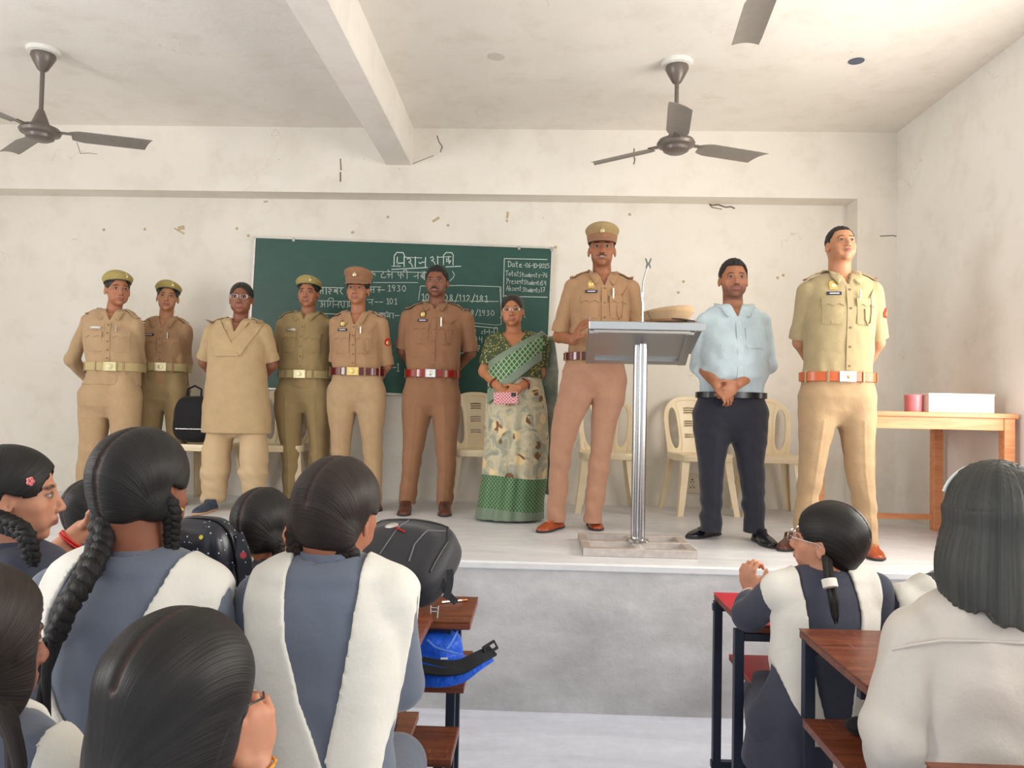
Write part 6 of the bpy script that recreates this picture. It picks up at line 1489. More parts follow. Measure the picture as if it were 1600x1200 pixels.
# woman in the sari
def sari_woman():
    Y = 5.02; lb = 'woman with spectacles in a green and cream patterned sari, hands clasped in front'
    S = dict(yaw=0, fem=True, head=(801, 486, 51, -4, 0, -2), neck=(803, 521), skin=skin_mat('skin_sari_woman', rgb(182, 122, 84), smile=0.5, lips=(0.42, 0.14, 0.12, 1), bindi=(0.35, 0.02, 0.03, 1)), heavy=0.008, arm_r=(0.056, 0.047, 0.030), body_low=1.2,
        torso=[(808, 526, 33, 0.085), (808, 538, 40, 0.115), (806, 560, 39, 0.14, 0.012), (806, 580, 40, 0.14, 0.015), (806, 605, 44, 0.14, 0.012), (806, 640, 48, 0.145)],
        j=dict(sa=(772, 537, 0), ea=(758, 580, 0.0), wa=(780, 606, -0.17), sb=(846, 537, 0), eb=(841, 584, 0.0), wb=(812, 606, -0.18)),
        handa=dict(d=(0.60, -0.25, -0.62), n=(-0.2, 0.9, -0.3), t=(0.7, -0.2, 0.5), curl=0.5), handb=dict(d=(-0.75, -0.22, -0.50), n=(-0.2, 0.9, 0.1), t=(0.2, -0.3, 0.8), curl=0.6))
    D = standing(lb, Y, S); root, base, left, fw, nk, L = D['root'], D['base'], D['left'], D['fw'], D['neck'], D['L']; up = V(0, 0, 1)
    # blouse
    t = NT('blouse_brocade'); v = t.coord(); vo = t.add('ShaderNodeTexVoronoi'); vo.inputs['Scale'].default_value = 62; t.l.new(v, vo.inputs['Vector'])
    t.col(t.mix(t.ramp(vo.outputs['Distance'], [(0.28, 1.0), (0.38, 0.0)]), rgb(62, 74, 44), rgb(168, 160, 92))); t.set(0.6, 0, 0.4); M_bl = t.m
    shirt(D, M_bl, S, seed=91, vopen=0.10, vw=0.75, name='blouse', sl=0.78, hem_py=590, collar_on=False, foldamp=0.002, cuff=False)
    CB = D['core']
    # skirt part of the sari, pleated
    t = NT('sari_print'); v = t.coord(); sp = t.add('ShaderNodeSeparateXYZ'); t.l.new(v, sp.inputs[0]); z = sp.outputs[2]
    n = t.noise(v, 9.0, 3, 0.55, 0.8); n2 = t.noise(v, 15.0, 2, 0.5, 0.4); vo = t.add('ShaderNodeTexVoronoi'); vo.inputs['Scale'].default_value = 9.5; t.l.new(v, vo.inputs['Vector'])
    cream = t.ramp(n, [(0.40, rgb(150, 152, 134)), (0.52, rgb(198, 188, 156)), (0.68, rgb(140, 144, 132))])
    fl = t.math('MULTIPLY', t.ramp(vo.outputs['Distance'], [(0.26, 1.0), (0.34, 0.0)]), t.ramp(n2, [(0.41, 0.0), (0.45, 1.0)])); cream = t.mix(fl, cream, rgb(112, 72, 44)); cream = t.mix(t.math('MULTIPLY', t.ramp(vo.outputs['Distance'], [(0.30, 1.0), (0.42, 0.0)]), t.ramp(n, [(0.50, 0.0), (0.54, 1.0)])), cream, rgb(222, 200, 150))
    def lattice(ga, gb, sc=46.0):
        x = sp.outputs[0]; a = t.math('SINE', t.math('MULTIPLY', t.math('ADD', x, t.math('MULTIPLY', z, 0.8)), sc*3.14)); b = t.math('SINE', t.math('MULTIPLY', t.math('SUBTRACT', x, t.math('MULTIPLY', z, 0.8)), sc*3.14))
        m = t.math('GREATER_THAN', t.math('MAXIMUM', t.math('ABSOLUTE', a), t.math('ABSOLUTE', b)), 0.93); return t.mix(m, ga, gb)
    lat = lattice(rgb(40, 88, 62), rgb(120, 148, 100)); grey = t.mix(t.noise(v, 4, 3), rgb(96, 116, 96), rgb(128, 142, 122))
    zz = t.math('MULTIPLY_ADD', t.math('SINE', t.math('MULTIPLY', sp.outputs[0], 9.0)), 0.012, z)
    col = t.mix(t.math('LESS_THAN', zz, 0.285), cream, lat); col = t.mix(t.math('LESS_THAN', zz, 0.075), col, grey); t.col(col); t.set(0.55, 0, 0.35, 0.15); t.bump(n, 0.15, 0.01); M_sari = t.m
    rows = zrows([(806, 578, 38, 0.14, 0.02), (806, 605, 43, 0.145, 0.012), (806, 640, 49, 0.15, 0.008), (806, 690, 51, 0.15), (803, 740, 51, 0.155), (798, 780, 51, 0.165), (795, 810, 54, 0.18), (794, 822, 56, 0.185)], Y)
    F = Field(); zc0 = rows[0][0]
    def rip(w, a):
        f = (1 - w); front = np.exp(-((a + math.pi*0 - math.pi/2 - 0.25)/0.75)**2); return 1 + (0.050*np.sin(a*13 + 0.5) * front + 0.020*np.sin(a*7 + 2))*np.clip(f*1.4, 0, 1)
    zloft(F, rows, Y, left, 0.02, cap=0.4, rip=rip); f1 = fold(5, 7, 3, 9, direction=(1, 0, 0.2), aniso=2)
    zb = STG + 0.012
    def post(P, d):
        m = np.abs(d) < 0.03; d[m] += 0.004*f1(P[m]); return np.maximum(d, zb - P[:, 2])
    F.post.append(post); sk, _ = fmesh('sari_skirt', F, 0.006, M_sari, root, base)
    # drape over the chest: part of the torso surface between two slanting lines
    t2 = NT('sari_drape'); v = t2.coord(); sp = t2.add('ShaderNodeSeparateXYZ'); t2.l.new(v, sp.inputs[0]); t = t2; z = sp.outputs[2]
    lat2 = lattice(rgb(52, 96, 70), rgb(158, 178, 128), 30.0)
    ed = t.add('ShaderNodeAttribute', attribute_name='band'); se = t.add('ShaderNodeSeparateXYZ'); t.l.new(ed.outputs['Vector'], se.inputs[0]); bb = se.outputs[0]
    gr = t.mix(t.noise(v, 8, 3), rgb(104, 124, 104), rgb(136, 150, 130)); msk = t.math('MAXIMUM', t.math('LESS_THAN', bb, 0.20), t.math('GREATER_THAN', bb, 0.74))
    t.col(t.mix(msk, lat2, gr)); t.set(0.5, 0, 0.35, 0.2); t.bump(t.noise(v, 40, 3), 0.12, 0.004); M_drape = t.m
    A0, A1 = aty(764, 566, Y), aty(842, 520, Y); B0, B1 = aty(795, 606, Y), aty(868, 546, Y)      # upper and lower slanting edges
    def lines(P):
        def sd(A, B):
            d = nrm((B - A)[[0, 2]]); return (P[:, 0] - A[0])*(-d[1]) + (P[:, 2] - A[2])*d[0]
        return sd(A0, A1), sd(B0, B1)
    G_ = Field(); G_.p = [p for p in CB.p]; G_.lo, G_.hi = CB.lo.copy(), CB.hi.copy(); zloft(G_, [(r[0], r[1], r[2] + 0.004, r[3] + 0.006, r[4]) for r in rows[3:]], Y, left, 0.03); f2 = fold(8, 6, 6, 18, direction=(0.5, 0, -1), aniso=3)
    armA, armB = D['P']['sa'], D['P']['sb']
    def post2(P, d):
        a, b = lines(P); d = d - 0.010; m = np.abs(d) < 0.03; d[m] += 0.0025*f2(P[m])
        d = np.maximum(d, -(d + 0.011)); d = np.maximum(d, a); d = np.maximum(d, np.minimum(-b, 0.05)); xb = aty(764, 566, Y)[0]; d = np.maximum(d, (xb - P[:, 0])); q = P[:, 1] - (Y + 0.10); return np.maximum(d, q)
    # keep the arms out of the drape
    G_.p = [p for p in G_.p if p[0].__qualname__.startswith('Field.loft') or p[0].__qualname__.startswith('Field.cone')]
    G_.post.append(post2); G_.lo[2] = B0[2] - 0.15
    bandf = lambda P: np.stack([np.clip(-lines(P)[0]/(np.abs(lines(P)[0]) + np.abs(lines(P)[1]) + 1e-6), 0, 1)]*3, 1)
    fmesh('sari_drape', G_, 0.0045, M_drape, root, base, {'band': bandf})
    # the free end hanging from the left shoulder down the side
    F = Field(); pts = [aty(842, 524, Y - 0.02), aty(856, 534, Y + 0.02), aty(862, 580, Y + 0.05), aty(861, 650, Y + 0.07), aty(858, 720, Y + 0.08), aty(855, 772, Y + 0.08)]
    for a, b, w0, w1 in zip(pts[:-1], pts[1:], (0.03, 0.045, 0.052, 0.045, 0.036), (0.045, 0.052, 0.045, 0.036, 0.030)):
        F.loft(a, b, np.array([1.0, 0.2, 0]), [(0, w0, 0.020), (1, w1, 0.020)], 0.02, 0.3)
    f3 = fold(13, 6, 10, 26, direction=(1, 0, 0), aniso=3.5); zl = aty(850, 775, Y)[2]
    def post3(P, d): m = np.abs(d) < 0.04; d[m] += 0.010*f3(P[m]*np.array([1, 1, 0.15])); return np.maximum(d, zl - P[:, 2])
    F.post.append(post3); t = NT('sari_free_end'); v = t.coord(); n = t.noise(v, 12, 3); t.col(t.ramp(n, [(0.35, rgb(92, 108, 92)), (0.7, rgb(142, 150, 134))])); t.set(0.45, 0, 0.4, 0.2)
    fmesh('sari_free_end', F, 0.005, t.m, root, base)
    tied_hair(root, base, L, D['HR'], D['s'], th=0.008, front=0.066, bun_at=(0, -0.11, -0.03), mat=M_hairb, low=-0.05)
    glasses(root, base, L, D['HR'], D['s'], M_silver)
    for sx in (-1, 1): m = MB(); m.lathe([(0.0005, 0.005), (0.005, 0), (0.0005, -0.005)], L(sx*0.086, 0.0, -0.045), 8); m.build('earring', M_white, root, base)
    M_bang = plain('dark_red_bangle', rgb(110, 22, 30), 0.25)
    for w, e_ in ((D['P']['wa'], D['P']['ea']), (D['P']['wb'], D['P']['eb'])):
        d = nrm(e_ - w); c = w + d*0.055; u = nrm(np.cross(d, up)); v_ = np.cross(d, u); m = MB(); m.tube([c + (u*math.cos(a) + v_*math.sin(a))*0.039 for a in np.linspace(0, 2*math.pi, 25)], 0.0045, 8); m.build('bangle', M_bang, root, base)
    # phone between the hands
    pc = aty(790, 622, Y - 0.262); ph = thing('mobile_phone', 'red patterned mobile phone held low in the hands of the woman in the sari', 'phone', pc)
    R = rotz(0.1) @ roty(-0.05); m = MB(); m.box((0, 0, 0), (0.150, 0.009, 0.074), R, 0.006); t = NT('phone_case'); ch = t.add('ShaderNodeTexChecker'); t.l.new(t.coord(), ch.inputs[0]); ch.inputs['Scale'].default_value = 105; ch.inputs[1].default_value = rgb(176, 60, 78); ch.inputs[2].default_value = rgb(222, 190, 190); t.col(ch.outputs[0]); t.set(0.4); m.build('phone_case', t.m, ph)
    m = MB(); m.box(R @ V(0.05, -0.006, 0.02), (0.03, 0.004, 0.024), R, 0.002); m.build('camera_bump', M_black, ph)
sari_woman()

# officer's cap lying on the lectern
def lying_cap():
    c = aty(1044, 496, lcy - 0.10); zr = aty(1044, 503, lcy - 0.10)[2]; base = np.array([c[0], c[1], zr - 0.01]); r = tag(thing('peaked_cap', 'khaki peaked cap lying on the lectern top beside the microphone holder', 'cap', base), 'khaki peaked cap lying on the lectern top beside the microphone holder', 'cap')
    R = frame(62, 0, 0); R = np.stack([R[:, 0], R[:, 1], R[:, 2]], 1); tl = 0.0; s = 1.0
    ctr = base + (0, 0, 0.055); off = lambda x, y, z: ctr + R @ V(x, y, z - 0.10)
    F = Field()
    def fn(P):
        q = (P - off(0, 0, 0)) @ R; x, y, z = q[:, 0], q[:, 1] + 0.010, q[:, 2]; zz = z - 0.052; z_t = 0.050 + 0.30*(-y*-1 + 0.1)*0.42
        f = np.clip(zz/0.05, 0, 1); rad = (np.sqrt((x/(0.085 + 0.035*f))**2 + (y/(0.105 + 0.035*f))**2) - 1)*0.09; top = zz - z_t; return np.maximum(np.maximum(rad, top), -zz)
    F.add(fn, ctr - 0.17, ctr + 0.17, 0.001); o, _ = fmesh('crown', F, 0.004, K5, r, base)
    m = MB(); N = 40; vs = []
    for dz, g in ((0, 0.086), (0, 0.089), (0.030, 0.099), (0.030, 0.09)):
        for i in range(N): a = 2*math.pi*i/N; vs.append(off(g*math.cos(a), -0.01 + (g+0.02)*math.sin(a), 0.052 + dz))
    m.raw(vs, [(j*N+i, j*N+(i+1) % N, ((j+1) % 4)*N+(i+1) % N, ((j+1) % 4)*N+i) for j in range(4) for i in range(N)]); m.build('cap_band', K2, r, base)
    vs = []; n = 18
    for i in range(n+1):
        a = math.radians(22 + 136*i/n)
        for j in range(6): f = j/5; ext = 0.055*f*math.sin((a - math.radians(22))/math.radians(136)*math.pi)**0.6; vs.append(off((0.0855+ext*0.35)*math.cos(a), -0.012 + (0.104+ext)*math.sin(a), 0.064 - 0.25*ext))
    pk = make_mesh('cap_peak', np.array(vs), [(i*6+j, (i+1)*6+j, (i+1)*6+j+1, i*6+j+1) for i in range(n) for j in range(5)], plain('black_peak', (0.02, 0.025, 0.03, 1), 0.2), r, True, base); md = pk.modifiers.new('thick', 'SOLIDIFY'); md.thickness = 0.004
lying_cap()

# black bag on the left-hand chair
def chair_bag():
    c = atz(310, 770, STG); base = np.array([chair0.location[0]*0 + aty(303, 700, 5.50)[0], 5.50, STG + 0.43]); t = thing('black_bag', 'black bag standing on the chair behind the woman in the long kurta', 'bag', base)
    F = Field()
    def fn(P):
        q = P - base; e = (np.abs(q[:, 0]/0.145)**3.5 + np.abs((q[:, 1])/0.085)**3 + np.abs((q[:, 2] - 0.17)/0.17)**3.5)**(1/3.3); return (e - 1)*0.10
    F.add(fn, base + (-0.16, -0.1, -0.01), base + (0.16, 0.1, 0.35), 0.01); f = fold(2, 6, 3, 9); F.post.append(lambda P, d: d + 0.006*f(P)); fmesh('bag_body', F, 0.007, M_dkfab, t, base)
    m = MB(); m.tube([base + (-0.05, -0.02, 0.33), base + (-0.05, -0.02, 0.385), base + (0.0, -0.02, 0.41), base + (0.05, -0.02, 0.385), base + (0.05, -0.02, 0.33)], 0.008, 8); m.build('bag_handle', M_dkfab, t, base)
    m = MB(); m.box(base + (0, -0.088, 0.10), (0.20, 0.008, 0.006), bev=0.002); m.build('zip', M_silver, t, base)
chair_bag()
# ------------------------------------------------------------------ the girls in the audience
M_kam = cloth('kameez_grey_blue', rgb(102, 110, 126), 0.75, sheen=0.25, wrinkle=9); M_kamd = cloth('kameez_dark', rgb(66, 69, 84), 0.75, wrinkle=9)
M_stole = cloth('white_stole', rgb(226, 223, 214), 0.8, var=0.04, wrinkle=10); M_wshirt = cloth('off_white_shirt', rgb(204, 197, 188), 0.75, var=0.04, wrinkle=8, wr=0.4)
M_salw = cloth('white_salwar', rgb(206, 200, 190), 0.8)
def girl_hair_mat(name, c=(0.010, 0.009, 0.009, 1), hi=(0.024, 0.021, 0.020, 1), scalp=(0.10, 0.055, 0.04, 1), fine=150.0, rough=0.42):
    t = NT(name); a = t.add('ShaderNodeAttribute', attribute_name='hu'); se = t.add('ShaderNodeSeparateXYZ'); t.l.new(a.outputs['Vector'], se.inputs[0])
    v = t.coord(attr='hu', scale=(fine, 3.0, 0)); n = t.noise(v, 1.0, 4, 0.65, 0.25); n2 = t.noise(t.coord(attr='hu', scale=(fine*0.16, 1.0, 0)), 1.0, 2)
    k = t.math('MULTIPLY_ADD', n2, 0.55, t.math('MULTIPLY', n, 0.5)); col = t.ramp(k, [(0.36, c), (0.78, hi)]); t.col(t.mix(t.math('MULTIPLY', se.outputs[2], 0.75), col, scalp))
    t.put(t.b.inputs['Roughness'], t.math('MULTIPLY_ADD', n, 0.22, rough - 0.08)); t.set(None, 0, 0.28); t.bump(k, 0.6, 0.006); t.b.inputs['Anisotropic'].default_value = 0.4; return t.m
M_gh = girl_hair_mat('girl_hair'); M_ghb = girl_hair_mat('girl_hair_brown', (0.014, 0.010, 0.009, 1), (0.045, 0.030, 0.025, 1)); M_gh_hazed = girl_hair_mat('bob_hair_hazed', (0.030, 0.032, 0.030, 1), (0.085, 0.085, 0.078, 1), rough=0.45)  # bob hair lifted to greenish grey: lens haze put into its colour

def braid(parent, base, pts, r0, r1, mat, pitch=0.055, tail=0.0, name='braid'):
    """three strands plaited along a path"""
    pts = np.array(pts); L = np.concatenate([[0], np.cumsum(np.linalg.norm(np.diff(pts, axis=0), axis=1))]); T = L[-1]; n = int(T/0.006) + 2; s = np.linspace(0, T, n)
    C = np.stack([np.interp(s, L, pts[:, i]) for i in range(3)], 1)
    for _ in range(12): C[1:-1] = (C[:-2] + C[1:-1]*2 + C[2:])/4
    vs, fs, hu = [], [], []; K = 10; u = nrm(np.cross(C[1] - C[0], [0, 1, 0])); ph = 0
    lat = u; frames = []
    for i in range(n):
        t = nrm(C[min(i+1, n-1)] - C[max(i-1, 0)]); lat = nrm(lat - t*np.dot(lat, t)); frames.append((t, lat, np.cross(t, lat)))
    for k in range(3):
        ctr = []
        for i in range(n):
            r = r0 + (r1 - r0)*i/(n-1); f = 2*math.pi*s[i]/(pitch*(0.6 + 0.4*r/r0)) + 2*math.pi*k/3; t, a, b = frames[i]
            e = 1.0 if s[i] < T*(1 - tail) else max(0.25, 1 - (s[i] - T*(1-tail))/(T*tail + 1e-6)*0.75); ctr.append(C[i] + (a*math.sin(f)*r*0.52 + b*math.sin(2*f)*r*0.30)*e)
        ctr = np.array(ctr); b0 = len(vs)
        for i in range(n):
            t = nrm(ctr[min(i+1, n-1)] - ctr[max(i-1, 0)]); a = frames[i][1]; a = nrm(a - t*np.dot(a, t)); b = np.cross(t, a); r = (r0 + (r1 - r0)*i/(n-1))*0.56
            if i > n - 5: r *= (n - i)/5
            for j in range(K): q = 2*math.pi*j/K; vs.append(ctr[i] + (a*math.cos(q) + b*math.sin(q))*r); hu.append((q*0.05, s[i], 0))
        for i in range(n-1):
            for j in range(K): x, y = b0 + i*K + j, b0 + i*K + (j+1) % K; fs.append((x, x + K, y + K, y))
        fs.append(tuple(b0 + j for j in range(K))); fs.append(tuple(b0 + (n-1)*K + j for j in reversed(range(K))))
    return make_mesh(name, np.array(vs), fs, mat, parent, True, base, {'hu': hu})

def girl_hair(D, mat, roots=((-1, 0.066, -0.045, -0.035), (1, 0.066, -0.045, -0.035)), th=0.014, low=-0.070, part=True, ear=0.016, front=0.066, extra=None, res=0.0038, bob=False, backpart=True, vol=0.0, name='hair'):
    L, R, s, root, base = D['L'], D['HR'], D['s'], D['root'], D['base']; F = Field(); n1 = fold(3, 8, 12, 34)
    def fn(P):
        q = ((P - L(0, 0, 0)) @ R)/s; x, y, z = q[:, 0], q[:, 1], q[:, 2]
        k0 = np.linalg.norm(np.stack([x/(0.0745 + th + vol), (y + 0.015)/(0.0960 + th), (z - 0.030)/(0.0850 + th)], 1), axis=1); d = (k0 - 1)*0.088
        nape = (np.sqrt((x/(0.060 + vol))**2 + ((y + 0.052)/0.052)**2 + ((z + 0.02)/0.062)**2) - 1)*0.055; h = np.clip(0.5 + 0.5*(d - nape)/0.03, 0, 1); d = d*(1-h) + nape*h - 0.03*h*(1-h)
        if part: 
            on = (z > 0.04) | ((y < -0.03) if backpart else False); d = d + 0.0045*np.exp(-(x/0.0035)**2)*on
        d = d + 0.0016*n1(q*np.array([1.0, 0.5, 0.35]))
        if bob: return d*s
        zl = np.interp(y, [-0.11, -0.05, -0.028, -0.012, 0.02, 0.04], [low, low, -0.045, ear, 0.004, 0.02]); fr = front - 16.0*np.maximum(np.abs(x) - 0.006, 0)**2 - np.clip((np.abs(x)-0.055)/0.02, 0, 1)*0.04
        zl = np.where(y > 0.025, np.maximum(fr, 0.0), zl); return np.maximum(d, (zl - z)*0.8)*s
    c0 = L(0, -0.01, 0.015); F.add(fn, c0 - 0.15*s, c0 + 0.15*s, 0.012)
    for (sx, a, b, c) in roots: F.ell(L(sx*a, b, c), np.array([0.022, 0.026, 0.030])*s, R, 0.020)
    if extra: extra(F, L, R, s)
    def hu(v):
        q = ((v - L(0, 0, 0)) @ R)/s; x, y, z = q[:, 0], q[:, 1], q[:, 2]
        if bob or not roots: a = np.arctan2(x, y + 0.02)
        elif len(roots) == 2: a = np.arctan2(z + 0.035, y + 0.045)
        else: r = roots[0]; a = np.arctan2(x - r[0]*r[1], np.abs(z - r[3]) + 0.02)
        pm = np.exp(-(x/0.0028)**2)*(((z > 0.03) & (y > -0.2)) | (y < -0.03)*(1 if backpart else 0))*(1.0 if part else 0)
        return np.stack([a*0.20, np.hypot(y, z), pm], 1)
    o, _ = fmesh(name, F, res*s, mat, root, base, {'hu': hu}); return o

def stole(D, lin_, lout, rin, rout, mat=None, grow=0.008, seed=7, name='stole', low=None, amp=0.0025, res=0.005):
    """two bands over the shoulders; each edge is a photo polyline [(px, py)...] on the plane of the back"""
    Y = D['Y']; F = Field(); C = D['NS']; F.lo, F.hi = C.lo.copy() - 0.02, C.hi.copy() + 0.02
    F.p = list(C.p); fz = []
    for e in (lin_, lout, rin, rout):
        w = sorted([(aty(px, py, Y - 0.11)[2], aty(px, py, Y - 0.11)[0]) for px, py in e]); fz.append((np.array([q[0] for q in w]), np.array([q[1] for q in w])))
    f1 = fold(seed, 7, 3, 11, direction=(1, 0, 0.1), aniso=2.5); zl = aty(800, low, Y)[2] if low else 0.2
    def post(P, d):
        z, x = P[:, 2], P[:, 0]; li, lo, ri, ro = [np.interp(z, a, b) for a, b in fz]; d = d - grow; m = np.abs(d) < 0.03; d[m] += amp*f1(P[m]*np.array([1, 1, 0.3]))
        d = np.maximum(d, -(d + grow + 0.004)); reg = np.minimum(np.maximum(lo - x, x - li), np.maximum(ri - x, x - ro)); return np.maximum(np.maximum(d, reg), zl - z)
    F.post.append(post); o, _ = fmesh(name, F, res, mat or M_stole, D['root'], D['base']); return o

def seated(D, mat, seat=0.50, knee=0.40, thick=0.075, name='trousers', spread=0.09, fwd=None, skirt=None):
    F = Field(); SKT = Field(); c = D['base']; Y = D['Y']; fw = D['fw'] if fwd is None else fwd; sd = D['left']
    for s_ in (-1, 1):
        h = np.array([c[0], Y, seat + 0.03]) + sd*s_*spread; k = h + fw*knee + (0, 0, -0.02); f = np.array([k[0], k[1], 0.09]) + fw*0.02
        F.cone(h, k, thick + 0.01, thick, 0.02); F.cone(k, f, thick - 0.004, thick - 0.022, 0.02)
        SKT.cone(h + (0, 0, 0.012), h + fw*knee*0.72 + (0, 0, 0.004), thick + 0.026, thick + 0.016, 0.03)
    F.post.append(lambda P, d: np.maximum(d, 0.07 - P[:, 2])); fmesh(name, F, 0.008, mat, D['root'], D['base'])
    if skirt: fmesh('tunic_skirt', SKT, 0.008, skirt, D['root'], D['base'])
    for s_ in (-1, 1):
        p = np.array([c[0], Y, 0]) + sd*s_*spread + fw*(knee + 0.02); F = Field(); F.loft(p - fw*0.06 + (0, 0, 0.035), p + fw*0.17 + (0, 0, 0.030), sd, [(0, 0.03, 0.035), (0.6, 0.042, 0.035), (1, 0.028, 0.024)], 0.01); F.cone(p, p + (0, 0, 0.08), 0.035, 0.033, 0.02)
        F.post.append(lambda P, d: np.maximum(d, 0.001 - P[:, 2])); fmesh('shoe', F, 0.007, M_lea_blk, D['root'], D['base'])

SKG = skin_mat('skin_girl_mid', rgb(166, 108, 80)); SKG2 = skin_mat('skin_girl_dark', rgb(140, 88, 66)); SKG3 = skin_mat('skin_girl_fair', rgb(196, 140, 112))
UPH = dict(d=(0, 1, 0), n=(0, 0, -1), t=(1, 0, 0), curl=0.3)

def girl_centre():
    Y = 1.57
    S = dict(ns_arm=0.7, yaw=180, fem=True, base_z=0, stand=True, head=(530, 800, 168, 160, 4, -6), head_dy=0.03, neck=(514, 868), skin=SKG, neck_r=0.053,
        torso=[(508, 900, 85, 0.085), (507, 925, 112, 0.10), (508, 970, 116, 0.11), (509, 1040, 112, 0.105), (510, 1110, 102, 0.10), (512, 1180, 98, 0.10), (512, 1270, 108, 0.11), (512, 1350, 125, 0.12)],
        j=dict(sa=(405, 935, 0.0), ea=(385, 1090, 0.10), wa=(430, 1050, 0.40), sb=(612, 930, 0.0), eb=(626, 1070, 0.06), wb=(600, 1020, 0.44)), handa=UPH, handb=UPH, res=0.005)
    D = standing('girl in a grey-blue kameez with a wide white V-shaped stole, seen from behind in the centre foreground', Y, S)
    D['root']['label'] = 'girl seen from behind in a wide white V stole over grey-blue, beside the black backpack'
    shirt(D, M_kam, S, seed=101, vopen=0.02, sleeve='long', name='kameez', collar_on=False, foldamp=0.0035)
    stole(D, [(437, 870), (440, 930), (446, 1000), (468, 1100), (500, 1195), (512, 1230), (512, 1300)], [(372, 870), (366, 905), (366, 960), (374, 1050), (395, 1140), (418, 1200), (430, 1300)],
          [(555, 870), (553, 930), (547, 990), (530, 1080), (506, 1190), (512, 1230), (512, 1300)], [(634, 870), (642, 892), (642, 940), (630, 1020), (612, 1110), (590, 1200), (580, 1300)], low=1330)
    seated(D, M_kam); girl_hair(D, M_ghb, th=0.014, roots=((-1, 0.062, -0.062, -0.030), (1, 0.062, -0.062, -0.030)), backpart=False, vol=0.003)
    L = D['L']; braid(D['root'], D['base'], [L(-0.060, -0.07, -0.045), aty(462, 850, Y + 0.0), aty(462, 880, Y - 0.02), aty(470, 900, Y + 0.02)], 0.022, 0.012, M_ghb); braid(D['root'], D['base'], [L(0.055, -0.06, -0.055), aty(554, 868, Y - 0.01), aty(556, 885, Y - 0.0), aty(560, 905, Y + 0.04)], 0.020, 0.011, M_ghb)
    m = MB(); c = L(0.050, -0.050, 0.078); m.tube([c + (-0.012, -0.008, 0.012), c + (0.0, -0.014, 0.0), c + (0.012, -0.014, -0.016)], [0.004, 0.008, 0.004], 10); m.build('hair_clip', M_black, D['root'], D['base'])
girl_centre()

def girl_plaits():
    Y = 1.50
    S = dict(ns_arm=0.6, yaw=178, fem=True, base_z=0, stand=True, head=(224, 762, 178, 163, 0, -3), head_dy=0.02, neck=(207, 862), skin=SKG2, neck_r=0.058,
        torso=[(207, 888, 100, 0.085), (205, 915, 122, 0.10), (204, 960, 130, 0.115), (205, 1040, 128, 0.11), (206, 1120, 118, 0.10), (208, 1200, 112, 0.105), (208, 1300, 125, 0.12), (208, 1400, 140, 0.125)],
        j=dict(sa=(88, 928, 0.0), ea=(60, 1090, 0.10), wa=(120, 1050, 0.42), sb=(318, 925, 0.0), eb=(340, 1080, 0.08), wb=(290, 1030, 0.44)), handa=UPH, handb=UPH, res=0.005)
    D = standing('x', Y, S); D['root']['label'] = 'girl with two long black plaits and a centre parting, seen from behind, left foreground'
    shirt(D, M_kam, S, seed=111, vopen=0.02, sleeve='long', name='kameez', collar_on=False, foldamp=0.003)
    stole(D, [(112, 850), (103, 885), (84, 915), (66, 965), (62, 1050), (80, 1110), (120, 1180), (200, 1290), (208, 1400)], [(30, 850), (30, 900), (30, 1000), (40, 1100), (75, 1200), (150, 1300), (160, 1400)],
          [(262, 850), (256, 874), (236, 930), (212, 985), (205, 1050), (205, 1290), (208, 1400)], [(320, 850), (338, 895), (322, 940), (302, 1000), (285, 1060), (262, 1200), (240, 1300), (240, 1400)], low=1330)
    seated(D, M_kam); girl_hair(D, M_gh, th=0.015, roots=((-1, 0.072, -0.030, -0.030), (1, 0.072, -0.030, -0.030)))
    L = D['L']
    braid(D['root'], D['base'], [L(-0.066, -0.035, -0.020), aty(165, 800, Y - 0.04), aty(158, 850, Y - 0.06), aty(138, 895, Y - 0.12), aty(112, 935, Y - 0.15), aty(92, 975, Y - 0.15), aty(80, 1005, Y - 0.14)], 0.030, 0.022, M_gh, pitch=0.07)
    braid(D['root'], D['base'], [L(0.066, -0.025, -0.010), aty(270, 790, Y - 0.02), aty(268, 840, Y - 0.0), aty(269, 880, Y + 0.0), aty(272, 900, Y + 0.03)], 0.020, 0.012, M_gh, pitch=0.05)
    braid(D['root'], D['base'], [aty(80, 1000, Y - 0.14), aty(70, 1045, Y - 0.14), aty(66, 1100, Y - 0.13), aty(70, 1150, Y - 0.12)], 0.018, 0.010, M_gh, pitch=0.5, name='plait_end')
    m = MB(); m.lathe([(0.0005, 0.006), (0.0065, 0), (0.0005, -0.006)], aty(283, 797, Y + 0.02), 10); m.build('earring', M_gold, D['root'], D['base'])
    for a, b in (((210, 700), (216, 726)), ): pass
girl_plaits()

